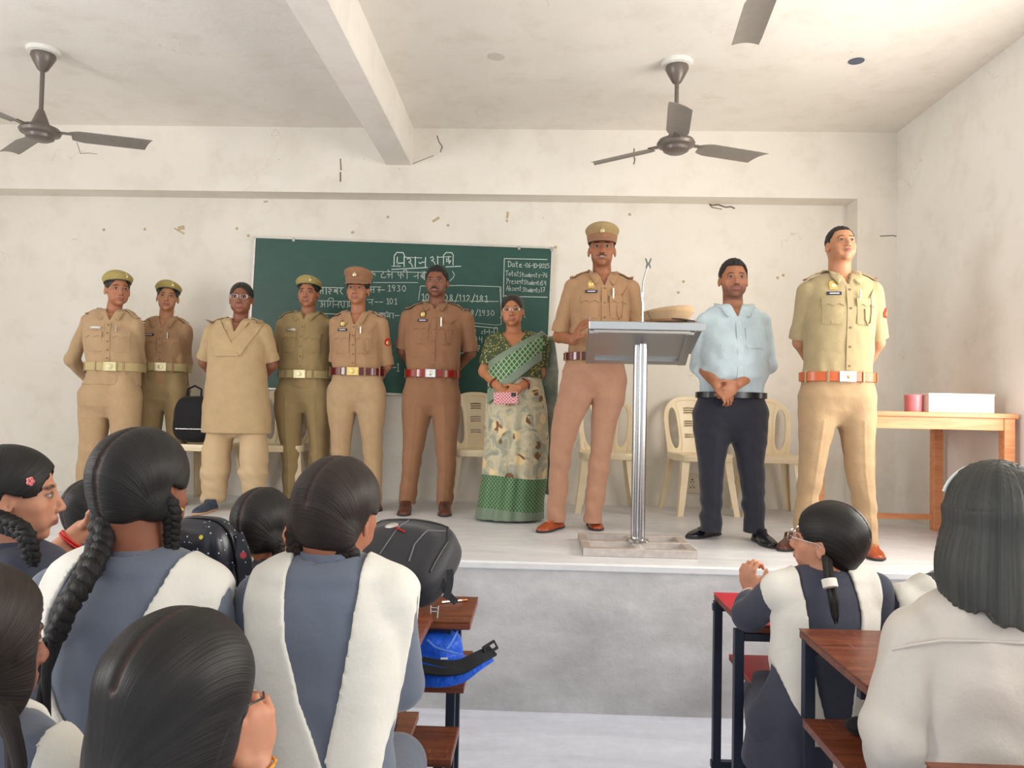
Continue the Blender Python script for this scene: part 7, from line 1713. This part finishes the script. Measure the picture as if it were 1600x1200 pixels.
def girl_left_edge():
    Y = 1.78
    S = dict(yaw=150, fem=True, base_z=0, stand=True, head=(22, 775, 152, 118, 2, 0), head_dy=0.0, neck=(12, 850), skin=SKG3, neck_r=0.050,
        torso=[(20, 876, 72, 0.085), (20, 900, 92, 0.10), (20, 950, 95, 0.11), (20, 1030, 92, 0.105), (20, 1120, 86, 0.10), (20, 1250, 95, 0.11), (20, 1330, 100, 0.115)],
        j=dict(sa=(-60, 905, 0.0), ea=(-75, 1020, 0.12), wa=(-30, 980, 0.35), sb=(88, 900, 0.05), eb=(70, 880, 0.22), wb=(128, 826, 0.26)),
        handa=UPH, handb=dict(d=(0.8, 0.2, 0.5), n=(0, 0.2, 1), t=(0, -1, 0), curl=0.5), res=0.005)
    D = standing('x', Y, S); D['root']['label'] = 'girl at the left edge facing right, pink clip in her hair and red wrist thread'
    shirt(D, M_kamd, S, seed=121, vopen=0.02, sleeve='mid', sl=0.06, name='kameez', collar_on=False, cuff=False)
    stole(D, [(-60, 860), (-40, 1000), (-30, 1300)], [(-110, 860), (-110, 1300)], [(66, 850), (58, 870), (46, 910), (38, 980), (34, 1300)], [(110, 850), (104, 880), (98, 980), (95, 1300)], low=1330)
    seated(D, M_kamd, fwd=V(0, 1, 0)); girl_hair(D, M_gh, th=0.014, roots=((-1, 0.068, -0.040, -0.045), (1, 0.068, -0.040, -0.045)))
    L = D['L']; braid(D['root'], D['base'], [L(0.070, -0.040, -0.040), aty(40, 830, Y - 0.10), aty(48, 860, Y - 0.10), aty(52, 885, Y - 0.08)], 0.026, 0.018, M_gh)
    m = MB(); fwc = nrm(np.array([0.25, -1, 0.1])); m_c = aty(48, 752, Y - 0.093)
    for i in range(5): a = 2*math.pi*i/5; m.lathe([(0.0005, 0.003), (0.0048, 0.001), (0.0005, -0.002)], m_c + V(math.cos(a)*0.006, 0, math.sin(a)*0.006), 8, rotx(math.pi/2))
    m.build('hair_clip', plain('pink_clip', rgb(224, 110, 110), 0.4), D['root'], D['base'])
    w, e_ = D['P']['wb'], D['P']['eb']; d = nrm(e_ - w); c = w + d*0.035; u = nrm(np.cross(d, V(0, 0, 1))); v_ = np.cross(d, u)
    for k in (0, 0.007): m = MB(); m.tube([c + d*k + (u*math.cos(a) + v_*math.sin(a))*0.030 for a in np.linspace(0, 2*math.pi, 25)], 0.0035, 8); m.build('wrist_thread', plain('red_thread', rgb(206, 40, 30), 0.6), D['root'], D['base'])
girl_left_edge()

def small_girl(label, Y, hx, hy, hh, yaw, rows, sj, kam, dy=0.0, roots=None, seed=1, st=None, base_y=None, nk=None):
    S = dict(ns_arm=0.02, yaw=180, fem=True, base_z=0, stand=True, head=(hx, hy, hh, yaw, 0, 0), head_dy=0.02, neck=nk or (hx, hy + hh*0.42), skin=SKG, neck_r=0.048, torso=rows,
        j=dict(sa=(sj[0], sj[2], 0), ea=(sj[0] - 8, sj[2] + 75, 0.08), wa=(sj[0] + 20, sj[2] + 60, 0.30), sb=(sj[1], sj[2], 0), eb=(sj[1] + 8, sj[2] + 75, 0.08), wb=(sj[1] - 20, sj[2] + 60, 0.30)), handa=UPH, handb=UPH, res=0.0055)
    D = standing(label, Y, S); shirt(D, kam, S, seed=seed, vopen=0.02, sleeve='long', name='kameez', collar_on=False); girl_hair(D, M_gh, roots=roots if roots is not None else ((-1, 0.066, -0.045, -0.035), (1, 0.066, -0.045, -0.035)), res=0.0045)
    if st: stole(D, *st, low=1200, res=0.006)
    return D
D = small_girl('girl with short looped plaits in front of the star-patterned bag, dark tunic', 2.42, 414, 824, 118, 162, [(404, 888, 46, 0.08), (403, 902, 58, 0.095), (403, 940, 62, 0.105), (403, 1000, 60, 0.10), (403, 1080, 60, 0.10), (403, 1240, 66, 0.11)], (352, 458, 905), M_kamd,
    seed=131, st=([(385, 870), (385, 1200)], [(345, 870), (345, 1200)], [(438, 870), (436, 890), (430, 1200)], [(470, 870), (470, 1200)]))
L = D['L']; braid(D['root'], D['base'], [L(0.066, -0.045, -0.025), aty(437, 850, D['Y'] - 0.03), aty(434, 872, D['Y'] - 0.05), aty(428, 880, D['Y'] - 0.06)], 0.022, 0.018, M_gh); seated(D, M_kamd)
D['root']['label'] = 'small girl in a dark tunic with short plaits between the starry bag and the backpack'
D = small_girl('x', 2.46, 152, 802, 106, 150, [(150, 862, 42, 0.08), (150, 878, 55, 0.095), (150, 920, 60, 0.105), (150, 980, 58, 0.10), (150, 1060, 58, 0.10), (150, 1200, 64, 0.11)], (102, 198, 882), M_kamd, seed=141)
D['root']['label'] = 'dark-haired girl almost hidden behind the girl with long plaits'; seated(D, M_kamd)

def girl_glasses_right():
    Y = 2.36
    S = dict(ns_arm=0.02, yaw=188, fem=True, base_z=0, stand=True, head=(1292, 845, 118, -128, 8, 4), head_dy=0.02, neck=(1290, 893), skin=SKG3, neck_r=0.046,
        torso=[(1293, 905, 50, 0.08), (1293, 920, 72, 0.095), (1292, 955, 78, 0.105), (1290, 1000, 74, 0.10), (1278, 1060, 68, 0.105), (1262, 1100, 72, 0.12), (1252, 1150, 78, 0.14), (1250, 1200, 82, 0.15)],
        j=dict(sa=(1218, 922, 0.0), ea=(1170, 962, 0.16), wa=(1172, 928, 0.34), sb=(1366, 922, 0.0), eb=(1380, 1000, 0.08), wb=(1350, 985, 0.30)),
        handa=dict(d=(-0.10, 0.1, 1), n=(0.8, 0.6, 0), t=(0.6, -0.8, 0), curl=0.95, s=0.95), handb=UPH, res=0.0045)
    D = standing('x', Y, S); D['root']['label'] = 'girl with glasses looking left, ponytail with a white band, hand raised over the red desk'
    shirt(D, M_kamd, S, seed=151, vopen=0.02, sleeve='mid', sl=0.55, name='kameez', collar_on=False, cuff=False, foldamp=0.004)
    stole(D, [(1262, 880), (1262, 930), (1268, 990), (1276, 1060), (1290, 1140)], [(1192, 880), (1190, 900), (1200, 960), (1216, 1030), (1240, 1100), (1262, 1140)], [(1336, 880), (1340, 900), (1352, 960), (1350, 1030), (1330, 1140)], [(1392, 880), (1392, 1000), (1380, 1060), (1350, 1140)], low=1120)
    seated(D, M_salw, fwd=nrm(V(0.20, 1, 0)), thick=0.060, spread=0.07, seat=0.45, skirt=M_kamd)
    ex = lambda F, L, R, s: F.ell(L(0.0, -0.105, -0.02), np.array([0.024, 0.022, 0.026])*s, R, 0.02)
    girl_hair(D, M_gh, th=0.013, roots=((0, 0, -0.060, -0.060),), backpart=False, res=0.0042)
    L = D['L']; p0 = aty(1296, 898, Y - 0.09); braid(D['root'], D['base'], [aty(1292, 872, Y - 0.05), p0, aty(1302, 935, Y - 0.135), aty(1306, 975, Y - 0.13)], 0.018, 0.010, M_gh, pitch=0.9, name='ponytail')
    m = MB(); m.tube([aty(1295, 905, Y - 0.12), aty(1298, 918, Y - 0.13)], 0.021, 14); m.build('hair_band', M_stole, D['root'], D['base'])
    glasses(D['root'], D['base'], L, D['HR'], D['s'], M_silver)
    w, e_ = D['P']['wa'], D['P']['ea']; d = nrm(e_ - w); c = w + d*0.012; u = nrm(np.cross(d, V(0, 0, 1))); v_ = np.cross(d, u)
    for k, mm in ((0, plain('red_thread', rgb(206, 40, 30), 0.6)), (0.008, M_stole)): m = MB(); m.tube([c + d*k + (u*math.cos(a) + v_*math.sin(a))*0.028 for a in np.linspace(0, 2*math.pi, 25)], 0.003, 8); m.build('wrist_thread', mm, D['root'], D['base'])
girl_glasses_right()
D = small_girl('x', 2.38, 1512, 858, 110, 175, [(1488, 918, 50, 0.08), (1486, 935, 72, 0.095), (1486, 955, 76, 0.105), (1486, 1010, 72, 0.10), (1486, 1080, 72, 0.10), (1486, 1220, 78, 0.11)], (1412, 1560, 943), M_kamd, seed=161, nk=(1505, 912),
    st=([(1478, 880), (1478, 1200)], [(1418, 880), (1420, 930), (1430, 1200)], [(1500, 880), (1500, 1200)], [(1550, 880), (1550, 1200)]))
D['root']['label'] = 'girl in a dark tunic and white stole, mostly hidden behind the bob-haired girl'; seated(D, M_kamd)

def girl_bob():
    Y = 1.62
    S = dict(yaw=180, fem=True, base_z=0, stand=False, head=(1552, 818, 176, 176, 0, 0), head_dy=0.0, neck=(1560, 915), skin=SKG, neck_r=0.052, arm_r=(0.060, 0.048, 0.032),
        torso=[(1560, 955, 100, 0.09), (1560, 985, 130, 0.11), (1560, 1040, 136, 0.125), (1560, 1110, 132, 0.12), (1560, 1190, 128, 0.12), (1560, 1280, 132, 0.13), (1560, 1340, 140, 0.13)],
        j=dict(sa=(1430, 1000, 0.0), ea=(1392, 1150, -0.02), wa=(1392, 1215, 0.22), sb=(1680, 1000, 0.0), eb=(1710, 1150, 0.0), wb=(1690, 1215, 0.25)), handa=UPH, handb=UPH, res=0.006)
    D = standing('x', Y, S); D['root']['label'] = 'bob-haired girl in an off-white shirt seen from behind, right edge foreground'
    shirt(D, M_wshirt, S, seed=171, vopen=0.02, sleeve='long', name='shirt', foldamp=0.007, collar_on=True)
    C = D['core']; bk = -D['fw']
    q = []; 
    pts = np.array([aty(x, y, Y - 0.12) - (0, 0.25, 0) for x, y in [(1425, 1036), (1450, 1022), (1490, 1012), (1540, 1006), (1600, 1006), (1650, 1012)]]); S_, bad = trace(C, pts, np.tile(-bk, (len(pts), 1)), far=0.6)
    m = MB(); m.tube(list(S_[~bad] + bk*0.006), 0.003, 6); m.build('yoke_seam', M_wshirt, D['root'], D['base'])
    seated(D, M_wshirt, thick=0.08)
    def ex(F, L, R, s):
        def fn(P):
            q = ((P - L(0, 0, 0)) @ R)/s; x, y, z = q[:, 0], q[:, 1], q[:, 2]; t_ = np.clip(-z/0.15, 0, 1)
            rx = 0.096 + 0.020*np.sin(t_*2.6) ; ry = 0.100 + 0.012*t_; yy = y + 0.018 + 0.01*t_
            d = (np.sqrt((x/rx)**2 + (yy/ry)**2) - 1)*0.09; inner = np.maximum(-(np.sqrt((x/(rx-0.03))**2 + ((y - 0.03)/(ry - 0.015))**2) - 1)*0.06, -1)
            d = np.maximum(d, inner); d = np.maximum(d, z - 0.03); low = -0.168 + 0.012*np.sin(x*60) + 0.006*np.sin(x*170); return np.maximum(d, low - z)*s
        c0 = L(0, 0, -0.07); F.add(fn, c0 - 0.16*s, c0 + 0.16*s, 0.015)
        def fpost(P, d):
            q = ((P - L(0, 0, 0)) @ R)/s; face = np.maximum(np.maximum(np.abs(q[:, 0]) - 0.052 - 0.01*(q[:, 2] < -0.05), q[:, 2] - 0.058), 0.035 - q[:, 1]); m = np.abs(d) < 0.03; a = np.arctan2(q[:, 0], q[:, 1] + 0.02); d[m] += 0.0011*np.sin(a[m]*46 + q[m, 2]*6) + 0.0007*np.sin(a[m]*91 + 1); return np.maximum(d, -face*s)
        F.post.append(fpost)
    girl_hair(D, M_gh_hazed, roots=(), th=0.016, part=False, bob=True, extra=ex)
    L = D['L']; m = MB(); m.tube([L(math.cos(a)*-0.095, 0.012 + 0.012*math.sin(a), 0.030 + 0.090*math.sin(a)) for a in np.linspace(0.35, math.pi-0.35, 24)], 0.0035, 8); m.build('hair_band', plain('pale_band', (0.75, 0.78, 0.75, 1), 0.3), D['root'], D['base'])
girl_bob()

def girl_front():
    Y = 0.98
    S = dict(yaw=175, fem=True, base_z=0, stand=True, head=(282, 1098, 268, 163, -8, -4), head_dy=0.0, neck=(272, 1240), skin=SKG3, neck_r=0.052,
        torso=[(270, 1275, 120, 0.085), (268, 1310, 165, 0.10), (268, 1380, 175, 0.11), (268, 1480, 170, 0.105), (268, 1600, 160, 0.10), (268, 1750, 170, 0.11)],
        j=dict(sa=(130, 1325, 0.0), ea=(110, 1500, 0.12), wa=(180, 1450, 0.30), sb=(405, 1320, 0.0), eb=(440, 1400, 0.10), wb=(397, 1205, 0.09)),
        handa=UPH, handb=dict(d=(-0.02, 0.02, 1), n=(-0.75, 0.55, 0.0), t=(-0.55, -0.8, 0.1), curl=0.75, s=0.86), res=0.0038)
    D = standing('x', Y, S); D['root']['label'] = 'nearest girl with smooth black hair, cheek propped on a hand with an orange bangle'
    shirt(D, M_kamd, S, seed=181, vopen=0.02, sleeve='mid', sl=0.25, name='kameez', collar_on=False, cuff=False)
    def ex(F, L, R, s):
        for sx in (-1, 1): F.ell(L(sx*0.050, -0.030, -0.055), np.array([0.034, 0.048, 0.075])*s, R, 0.03)
        F.ell(L(0, -0.075, -0.07), np.array([0.06, 0.04, 0.08])*s, R, 0.03); F.ell(L(0.066, 0.006, -0.035), np.array([0.020, 0.040, 0.07])*s, R, 0.02)
    girl_hair(D, M_gh, th=0.016, roots=((0, 0, -0.085, -0.075),), low=-0.11, ear=-0.005, backpart=False, res=0.0032, vol=0.004, extra=ex)
    seated(D, M_kamd, seat=0.42, knee=0.24)
    L = D['L']; m = MB(); m.tube([L(0.078, -0.02, 0.006), L(0.086, 0.03, 0.008), L(0.080, 0.075, 0.008), L(0.062, 0.098, 0.008)], 0.0016, 8); m.build('spectacles_temple', M_black, D['root'], D['base'])
    w, e_ = D['P']['wb'], D['P']['eb']; d = nrm(e_ - w); c = w - d*0.004; u = nrm(np.cross(d, V(0, 1, 0))); v_ = np.cross(d, u); m = MB(); m.tube([c + (u*math.cos(a) + v_*math.sin(a))*0.0295 for a in np.linspace(0, 2*math.pi, 33)], [0.0022 + 0.0006*math.sin(k*3) for k in range(33)], 8); m.build('bangle', plain('orange_bangle', rgb(232, 150, 30), 0.4), D['root'], D['base'])
girl_front()
def girl_corner():
    Y = 1.02
    S = dict(yaw=165, fem=True, base_z=0, stand=True, head=(-48, 1012, 255, 149, 0, 0), head_dy=0.0, neck=(-55, 1130), skin=SKG2, neck_r=0.052,
        torso=[(-50, 1165, 105, 0.085), (-50, 1195, 140, 0.10), (-50, 1270, 148, 0.11), (-50, 1370, 145, 0.105), (-50, 1500, 140, 0.10), (-50, 1640, 150, 0.11)],
        j=dict(sa=(-165, 1210, 0.0), ea=(-190, 1380, 0.12), wa=(-120, 1330, 0.30), sb=(58, 1205, 0.0), eb=(75, 1380, 0.10), wb=(30, 1330, 0.30)), handa=UPH, handb=UPH, res=0.005)
    D = standing('x', Y, S); D['root']['label'] = 'loose-haired girl cut off by the lower left corner, pale stole on her shoulder'
    shirt(D, M_kam, S, seed=191, vopen=0.02, sleeve='long', name='kameez', collar_on=False)
    stole(D, [(-90, 1130), (-60, 1400)], [(-160, 1130), (-160, 1400)], [(-10, 1130), (-5, 1400)], [(92, 1130), (96, 1190), (90, 1400)], low=1500)
    seated(D, M_kam, seat=0.44, knee=0.22)
    girl_hair(D, M_ghb, th=0.016, roots=((-1, 0.060, -0.060, -0.08), (1, 0.060, -0.060, -0.08)), low=-0.11, ear=-0.02, backpart=False, res=0.0036, extra=lambda F, L, R, s: F.ell(L(0.062, 0.015, -0.035), np.array([0.022, 0.048, 0.075])*s, R, 0.02))
    L = D['L']; braid(D['root'], D['base'], [L(0.060, -0.060, -0.07), aty(5, 1110, Y - 0.09), aty(22, 1150, Y - 0.10), aty(30, 1230, Y - 0.11)], 0.026, 0.014, M_ghb, pitch=0.9, name='loose_hair')
girl_corner()
# ------------------------------------------------------------------ bags and small things on the desks
t = NT('backpack_fabric'); n = t.noise(t.coord(), 8, 4); n2 = t.noise(t.coord(), 220, 2); t.col(t.mix(n, (0.014, 0.015, 0.021, 1), (0.028, 0.029, 0.037, 1))); t.set(0.55, 0, 0.35, 0.2); t.bump(t.math('MULTIPLY_ADD', n2, 0.3, n), 0.2, 0.006); M_bp = t.m
def backpack():
    c = aty(628, 880, 2.62); base = np.array([c[0], 2.62, 0.73]); t = thing('backpack', 'large black backpack lying tilted on the front desk of the left block', 'backpack', base)
    R = rotz(R_(-20)) @ rotx(R_(38)); ctr = aty(630, 880, 2.60) + (0, 0.02, 0)
    F = Field()
    def rb(c_, r, p=4.0):
        c_ = np.array(c_, float); r = np.array(r, float)
        def fn(P):
            q = (P - ctr) @ R - c_; e = (np.abs(q[:, 0]/r[0])**p + np.abs(q[:, 1]/r[1])**p + np.abs(q[:, 2]/r[2])**p)**(1/p); return (e - 1)*min(r)
        w = ctr + R @ c_; m_ = np.linalg.norm(r); F.add(fn, w - m_, w + m_, 0.012)
    rb((0, 0, 0), (0.175, 0.155, 0.075)); rb((0, -0.02, 0.050), (0.150, 0.115, 0.045)); f = fold(4, 7, 3, 9); F.post.append(lambda P, d: np.maximum(d + 0.004*f(P), 0.7315 - P[:, 2]))
    o, _ = fmesh('bag_body', F, 0.006, M_bp, t, base)
    def on(u, v, w=0.2):
        P = (ctr + R @ V(u, v, w))[None]; S_, bad = trace(F, P, -R[:, 2][None], far=0.4); return S_[0]
    M_pipe = plain('piping', (0.012, 0.012, 0.014, 1), 0.35); M_pale = plain('seam_grey', (0.16, 0.16, 0.18, 1), 0.5)
    for (mat, r, path) in ((M_pipe, 0.004, [(-0.15, -0.13), (-0.158, 0.06), (-0.13, 0.125), (0.0, 0.135), (0.13, 0.125), (0.158, 0.06), (0.155, -0.12)]), (M_pale, 0.0022, [(-0.02, 0.13), (-0.025, 0.03), (-0.035, -0.08)]), (M_pale, 0.0025, [(0.135, 0.10), (0.085, 0.07), (0.07, 0.0), (0.085, -0.09)])):
        m = MB(); P = []
        for (a, b), (c2, d2) in zip(path[:-1], path[1:]):
            for k in range(5): f_ = k/5; P.append(on(a + (c2-a)*f_, b + (d2-b)*f_) + R[:, 2]*0.001)
        m.tube(P, r, 8); m.build('seam_piping', mat, o, base)
    p = on(-0.055, 0.075); m = MB(); m.lathe([(0.0005, 0.005), (0.012, 0.004), (0.020, 0), (0.0005, 0)], p, 18, R @ rotz(0.3) @ np.diag([1.25, 0.8, 1])); m.build('oval_emblem', M_silver, o, base)
    p2 = on(-0.01, 0.055); m = MB(); m.box(p2 + R[:, 2]*0.003, (0.05, 0.006, 0.004), R @ rotz(-0.35)); m.build('red_tag', M_redc, o, base)
    # webbing, buckles and zip pulls at the lower right
    for k, (A, B_, C_) in enumerate((((703, 890, 2.52), (706, 915, 2.50), (696, 935, 2.49)), ((690, 905, 2.50), (694, 925, 2.49), (712, 941, 2.53)))):
        pts = np.array([aty(*A), aty(*B_), aty(*C_)]); pts[:, 2] = np.maximum(pts[:, 2], 0.738); pp = np.array([pts[0]*(1-f_)**2 + pts[1]*2*f_*(1-f_) + pts[2]*f_**2 for f_ in np.linspace(0, 1, 10)]); ribbon('strap', pp, [V(0, -1, 0.3)]*10, 0.022, 0.003, M_bp, t, base)
    m = MB(); q = aty(679, 936, 2.48); q[2] = 0.765
    for dz in (0, 0.012): m.tube([q + (-0.012, 0, dz), q + (0.010, 0, dz)], 0.003, 8)
    m.tube([q + (-0.012, 0, -0.015), q + (-0.012, 0, 0.02)], 0.003, 8); m.tube([q + (0.01, 0, -0.02), q + (0.012, 0, 0.02)], 0.0035, 8); m.build('buckle', M_silver, t, base)
    m = MB(); q = aty(704, 893, 2.53); m.tube([q, q + (0.002, 0, -0.03)], 0.003, 8); m.build('zip_pull', M_silver, t, base)
backpack()
def pen(px0, py0, px1, py1, z, label):
    a, b = atz(px0, py0, z + 0.005), atz(px1, py1, z + 0.005); t = thing('pen', label, 'pen', (a + b)/2)
    m = MB(); m.tube([a, a + (b-a)*0.75], 0.0045, 10); m.build('pen_barrel', M_silver, t, (a+b)/2); m = MB(); m.tube([a + (b-a)*0.75, a + (b-a)*0.97, b], [0.0047, 0.004, 0.0012], 10); m.build('pen_tip', plain('copper_tip', rgb(170, 110, 70), 0.35, 0.6), t, (a+b)/2)
pen(690, 941, 731, 937, 0.73, 'thin pen lying on the brown desk top at the right of the black backpack')

def star_bag():
    c = aty(322, 880, 2.22); base = np.array([c[0], 2.22, 0.79]); t = thing('star_patterned_bag', 'dark bag printed with coloured stars beside the long-plaited girl', 'bag', base)
    tt = NT('starry_print'); v = tt.coord(); col = (0.012, 0.014, 0.024, 1)
    vo = tt.add('ShaderNodeTexVoronoi'); vo.inputs['Scale'].default_value = 15; tt.l.new(v, vo.inputs['Vector']); hue = tt.ramp(tt.math('FRACT', tt.math('MULTIPLY', vo.outputs['Color'], 7.3)), [(0.0, rgb(200, 210, 225)), (0.45, rgb(190, 60, 70)), (0.65, rgb(220, 205, 70)), (0.85, rgb(90, 170, 120))], 'CONSTANT')
    c1 = tt.mix(tt.math('LESS_THAN', vo.outputs['Distance'], 0.16), col, hue)
    v2 = tt.add('ShaderNodeTexVoronoi'); v2.inputs['Scale'].default_value = 60; tt.l.new(v, v2.inputs['Vector']); c2 = tt.mix(tt.math('LESS_THAN', v2.outputs['Distance'], 0.14), c1, rgb(190, 205, 225))
    v3 = tt.add('ShaderNodeTexVoronoi', feature='DISTANCE_TO_EDGE'); v3.inputs['Scale'].default_value = 9; tt.l.new(v, v3.inputs['Vector']); g3 = tt.ramp(tt.noise(v, 9, 2), [(0.56, 0.0), (0.6, 1.0)]); c3 = tt.mix(tt.math('MULTIPLY', tt.math('LESS_THAN', v3.outputs['Distance'], 0.02), g3), c2, rgb(150, 170, 195)); tt.col(c3); tt.set(0.3, 0, 0.5)
    R = rotz(R_(-14)) @ rotx(R_(12)); ctr = base + (0.0, 0.0, 0.15); F = Field()
    def fn(P): q = (P - ctr) @ R; e = (np.abs(q[:, 0]/0.105)**3.5 + np.abs(q[:, 1]/0.075)**3 + np.abs(q[:, 2]/0.15)**3.5)**(1/3.3); return (e - 1)*0.08
    F.add(fn, ctr - 0.18, ctr + 0.18, 0.01); f = fold(6, 7, 4, 12); F.post.append(lambda P, d: np.maximum(d + 0.005*f(P), 0.7905 - P[:, 2])); fmesh('bag_body', F, 0.005, tt.m, t, base)
    m = MB(); P = [ctr + R @ V(0.106*math.copysign(abs(math.cos(a))**0.6, math.cos(a)), 0.0, 0.153*math.copysign(abs(math.sin(a))**0.6, math.sin(a))) for a in np.linspace(-0.5, math.pi + 0.5, 30)]; m.tube(P, 0.0045, 8); m.build('piping', plain('piping', (0.012, 0.012, 0.014, 1), 0.35), t, base)
    pts = np.array([ctr + R @ V(0.10, 0.02, 0.10), ctr + R @ V(0.145, 0.0, 0.03), ctr + R @ V(0.15, 0.0, -0.05), ctr + R @ V(0.10, -0.01, -0.10)]); pp = np.array([pts[0]*(1-f)**3 + pts[1]*3*f*(1-f)**2 + pts[2]*3*f*f*(1-f) + pts[3]*f**3 for f in np.linspace(0, 1, 14)]); ribbon('shoulder_strap', pp, [V(0, -1, 0)]*14, 0.04, 0.008, tt.m, t, base)
star_bag()

def blue_bag():
    zs = 0.55; c = aty(700, 1040, 2.55); base = np.array([c[0], 2.58, zs]); t = thing('blue_bag', 'crumpled bright blue and black bag with dangling strap on the shelf under the backpack', 'bag', base)
    M_bl = cloth('royal_blue_nylon', rgb(28, 92, 214), 0.4, var=0.15, wrinkle=22, wr=0.6); M_bk = cloth('black_mesh', (0.018, 0.019, 0.024, 1), 0.7)
    F = Field(); q = aty(688, 1010, 2.56); F.ell((q[0] - 0.01, 2.58, zs + 0.075), (0.085, 0.085, 0.068), roty(0.25)); F.ell((q[0] - 0.02, 2.52, zs + 0.03), (0.15, 0.08, 0.035)); F.ell((q[0] - 0.12, 2.60, zs + 0.05), (0.13, 0.08, 0.05)); f = fold(16, 9, 7, 22)
    def po(P, d): m = np.abs(d) < 0.03; d[m] += 0.010*f(P[m]); return np.maximum(d, zs + 0.001 - P[:, 2])
    F.post.append(po); fmesh('bag_body', F, 0.0045, M_bl, t, base)
    def pl(pp): pp = np.array([aty(*p) for p in pp]); n = 16; f_ = np.linspace(0, len(pp) - 1, n); Q = np.stack([np.interp(f_, range(len(pp)), pp[:, i]) for i in range(3)], 1); 
    def curve(pp, n=20):
        pp = np.array([aty(*p) for p in pp]); f_ = np.linspace(0, len(pp) - 1, n); Q = np.stack([np.interp(f_, range(len(pp)), pp[:, i]) for i in range(3)], 1)
        for _ in range(3): Q[1:-1] = (Q[:-2] + 2*Q[1:-1] + Q[2:])/4
        return Q
    fr = curve([(655, 1040, 2.44), (690, 1046, 2.40), (722, 1044, 2.40), (745, 1030, 2.42), (770, 1018, 2.46)]); ribbon('padded_strap', fr, [V(0, -0.55, 0.8)]*len(fr), 0.085, 0.008, M_bk, t, base, np.linspace(0.06, 0.040, len(fr))); fr2 = fr + V(0, -0.012, -0.022); ribbon('lower_panel', fr2, [V(0, -0.9, 0.4)]*len(fr), 0.085, 0.006, M_bl, t, base, np.linspace(0.075, 0.012, len(fr)))
    e = curve([(655, 1052, 2.43), (690, 1056, 2.39), (724, 1056, 2.39), (748, 1036, 2.41), (771, 1022, 2.45)]); m = MB(); m.tube(list(e), 0.006, 8); m.build('strap_piping', M_bl, t, base)
    m = MB(); q = aty(766, 1012, 2.45); R = rotz(0.3) @ roty(-0.5)
    for dx in (-0.012, 0.012): m.box(q + R @ V(0, 0, dx), (0.045, 0.012, 0.007), R, 0.002)
    for dx in (-0.02, 0.02): m.box(q + R @ V(dx, 0, 0), (0.006, 0.012, 0.03), R, 0.002)
    m.build('strap_buckle', M_black, t, base)
    for k, pp in enumerate(([(668, 1000, 2.49), (680, 1012, 2.47), (700, 1018, 2.46), (716, 1022, 2.46)], [(715, 985, 2.52), (708, 1000, 2.49), (698, 1014, 2.47)])):
        m = MB(); m.tube(list(curve(pp)), 0.0035, 8); m.build('piping', plain('pale_blue_piping', rgb(90, 140, 235), 0.4), t, base)
    m = MB(); m.box(aty(694, 1029, 2.42), (0.022, 0.003, 0.005), rotz(0.1)); m.build('white_label', M_white, t, base)
blue_bag()
c = atz(1338, 1140, 0.63); F = Field(); F.ell((c[0], 1.95, 0.657), (0.045, 0.035, 0.020)); f = fold(3, 6, 8, 20); F.post.append(lambda P, d: np.maximum(d + 0.003*f(P), 0.6355 - P[:, 2]))
o, _ = fmesh('pouch', F, 0.004, M_dkfab, None, None); tag(o, 'small black cloth pouch on the shelf of the brown desk at the right', 'pouch')
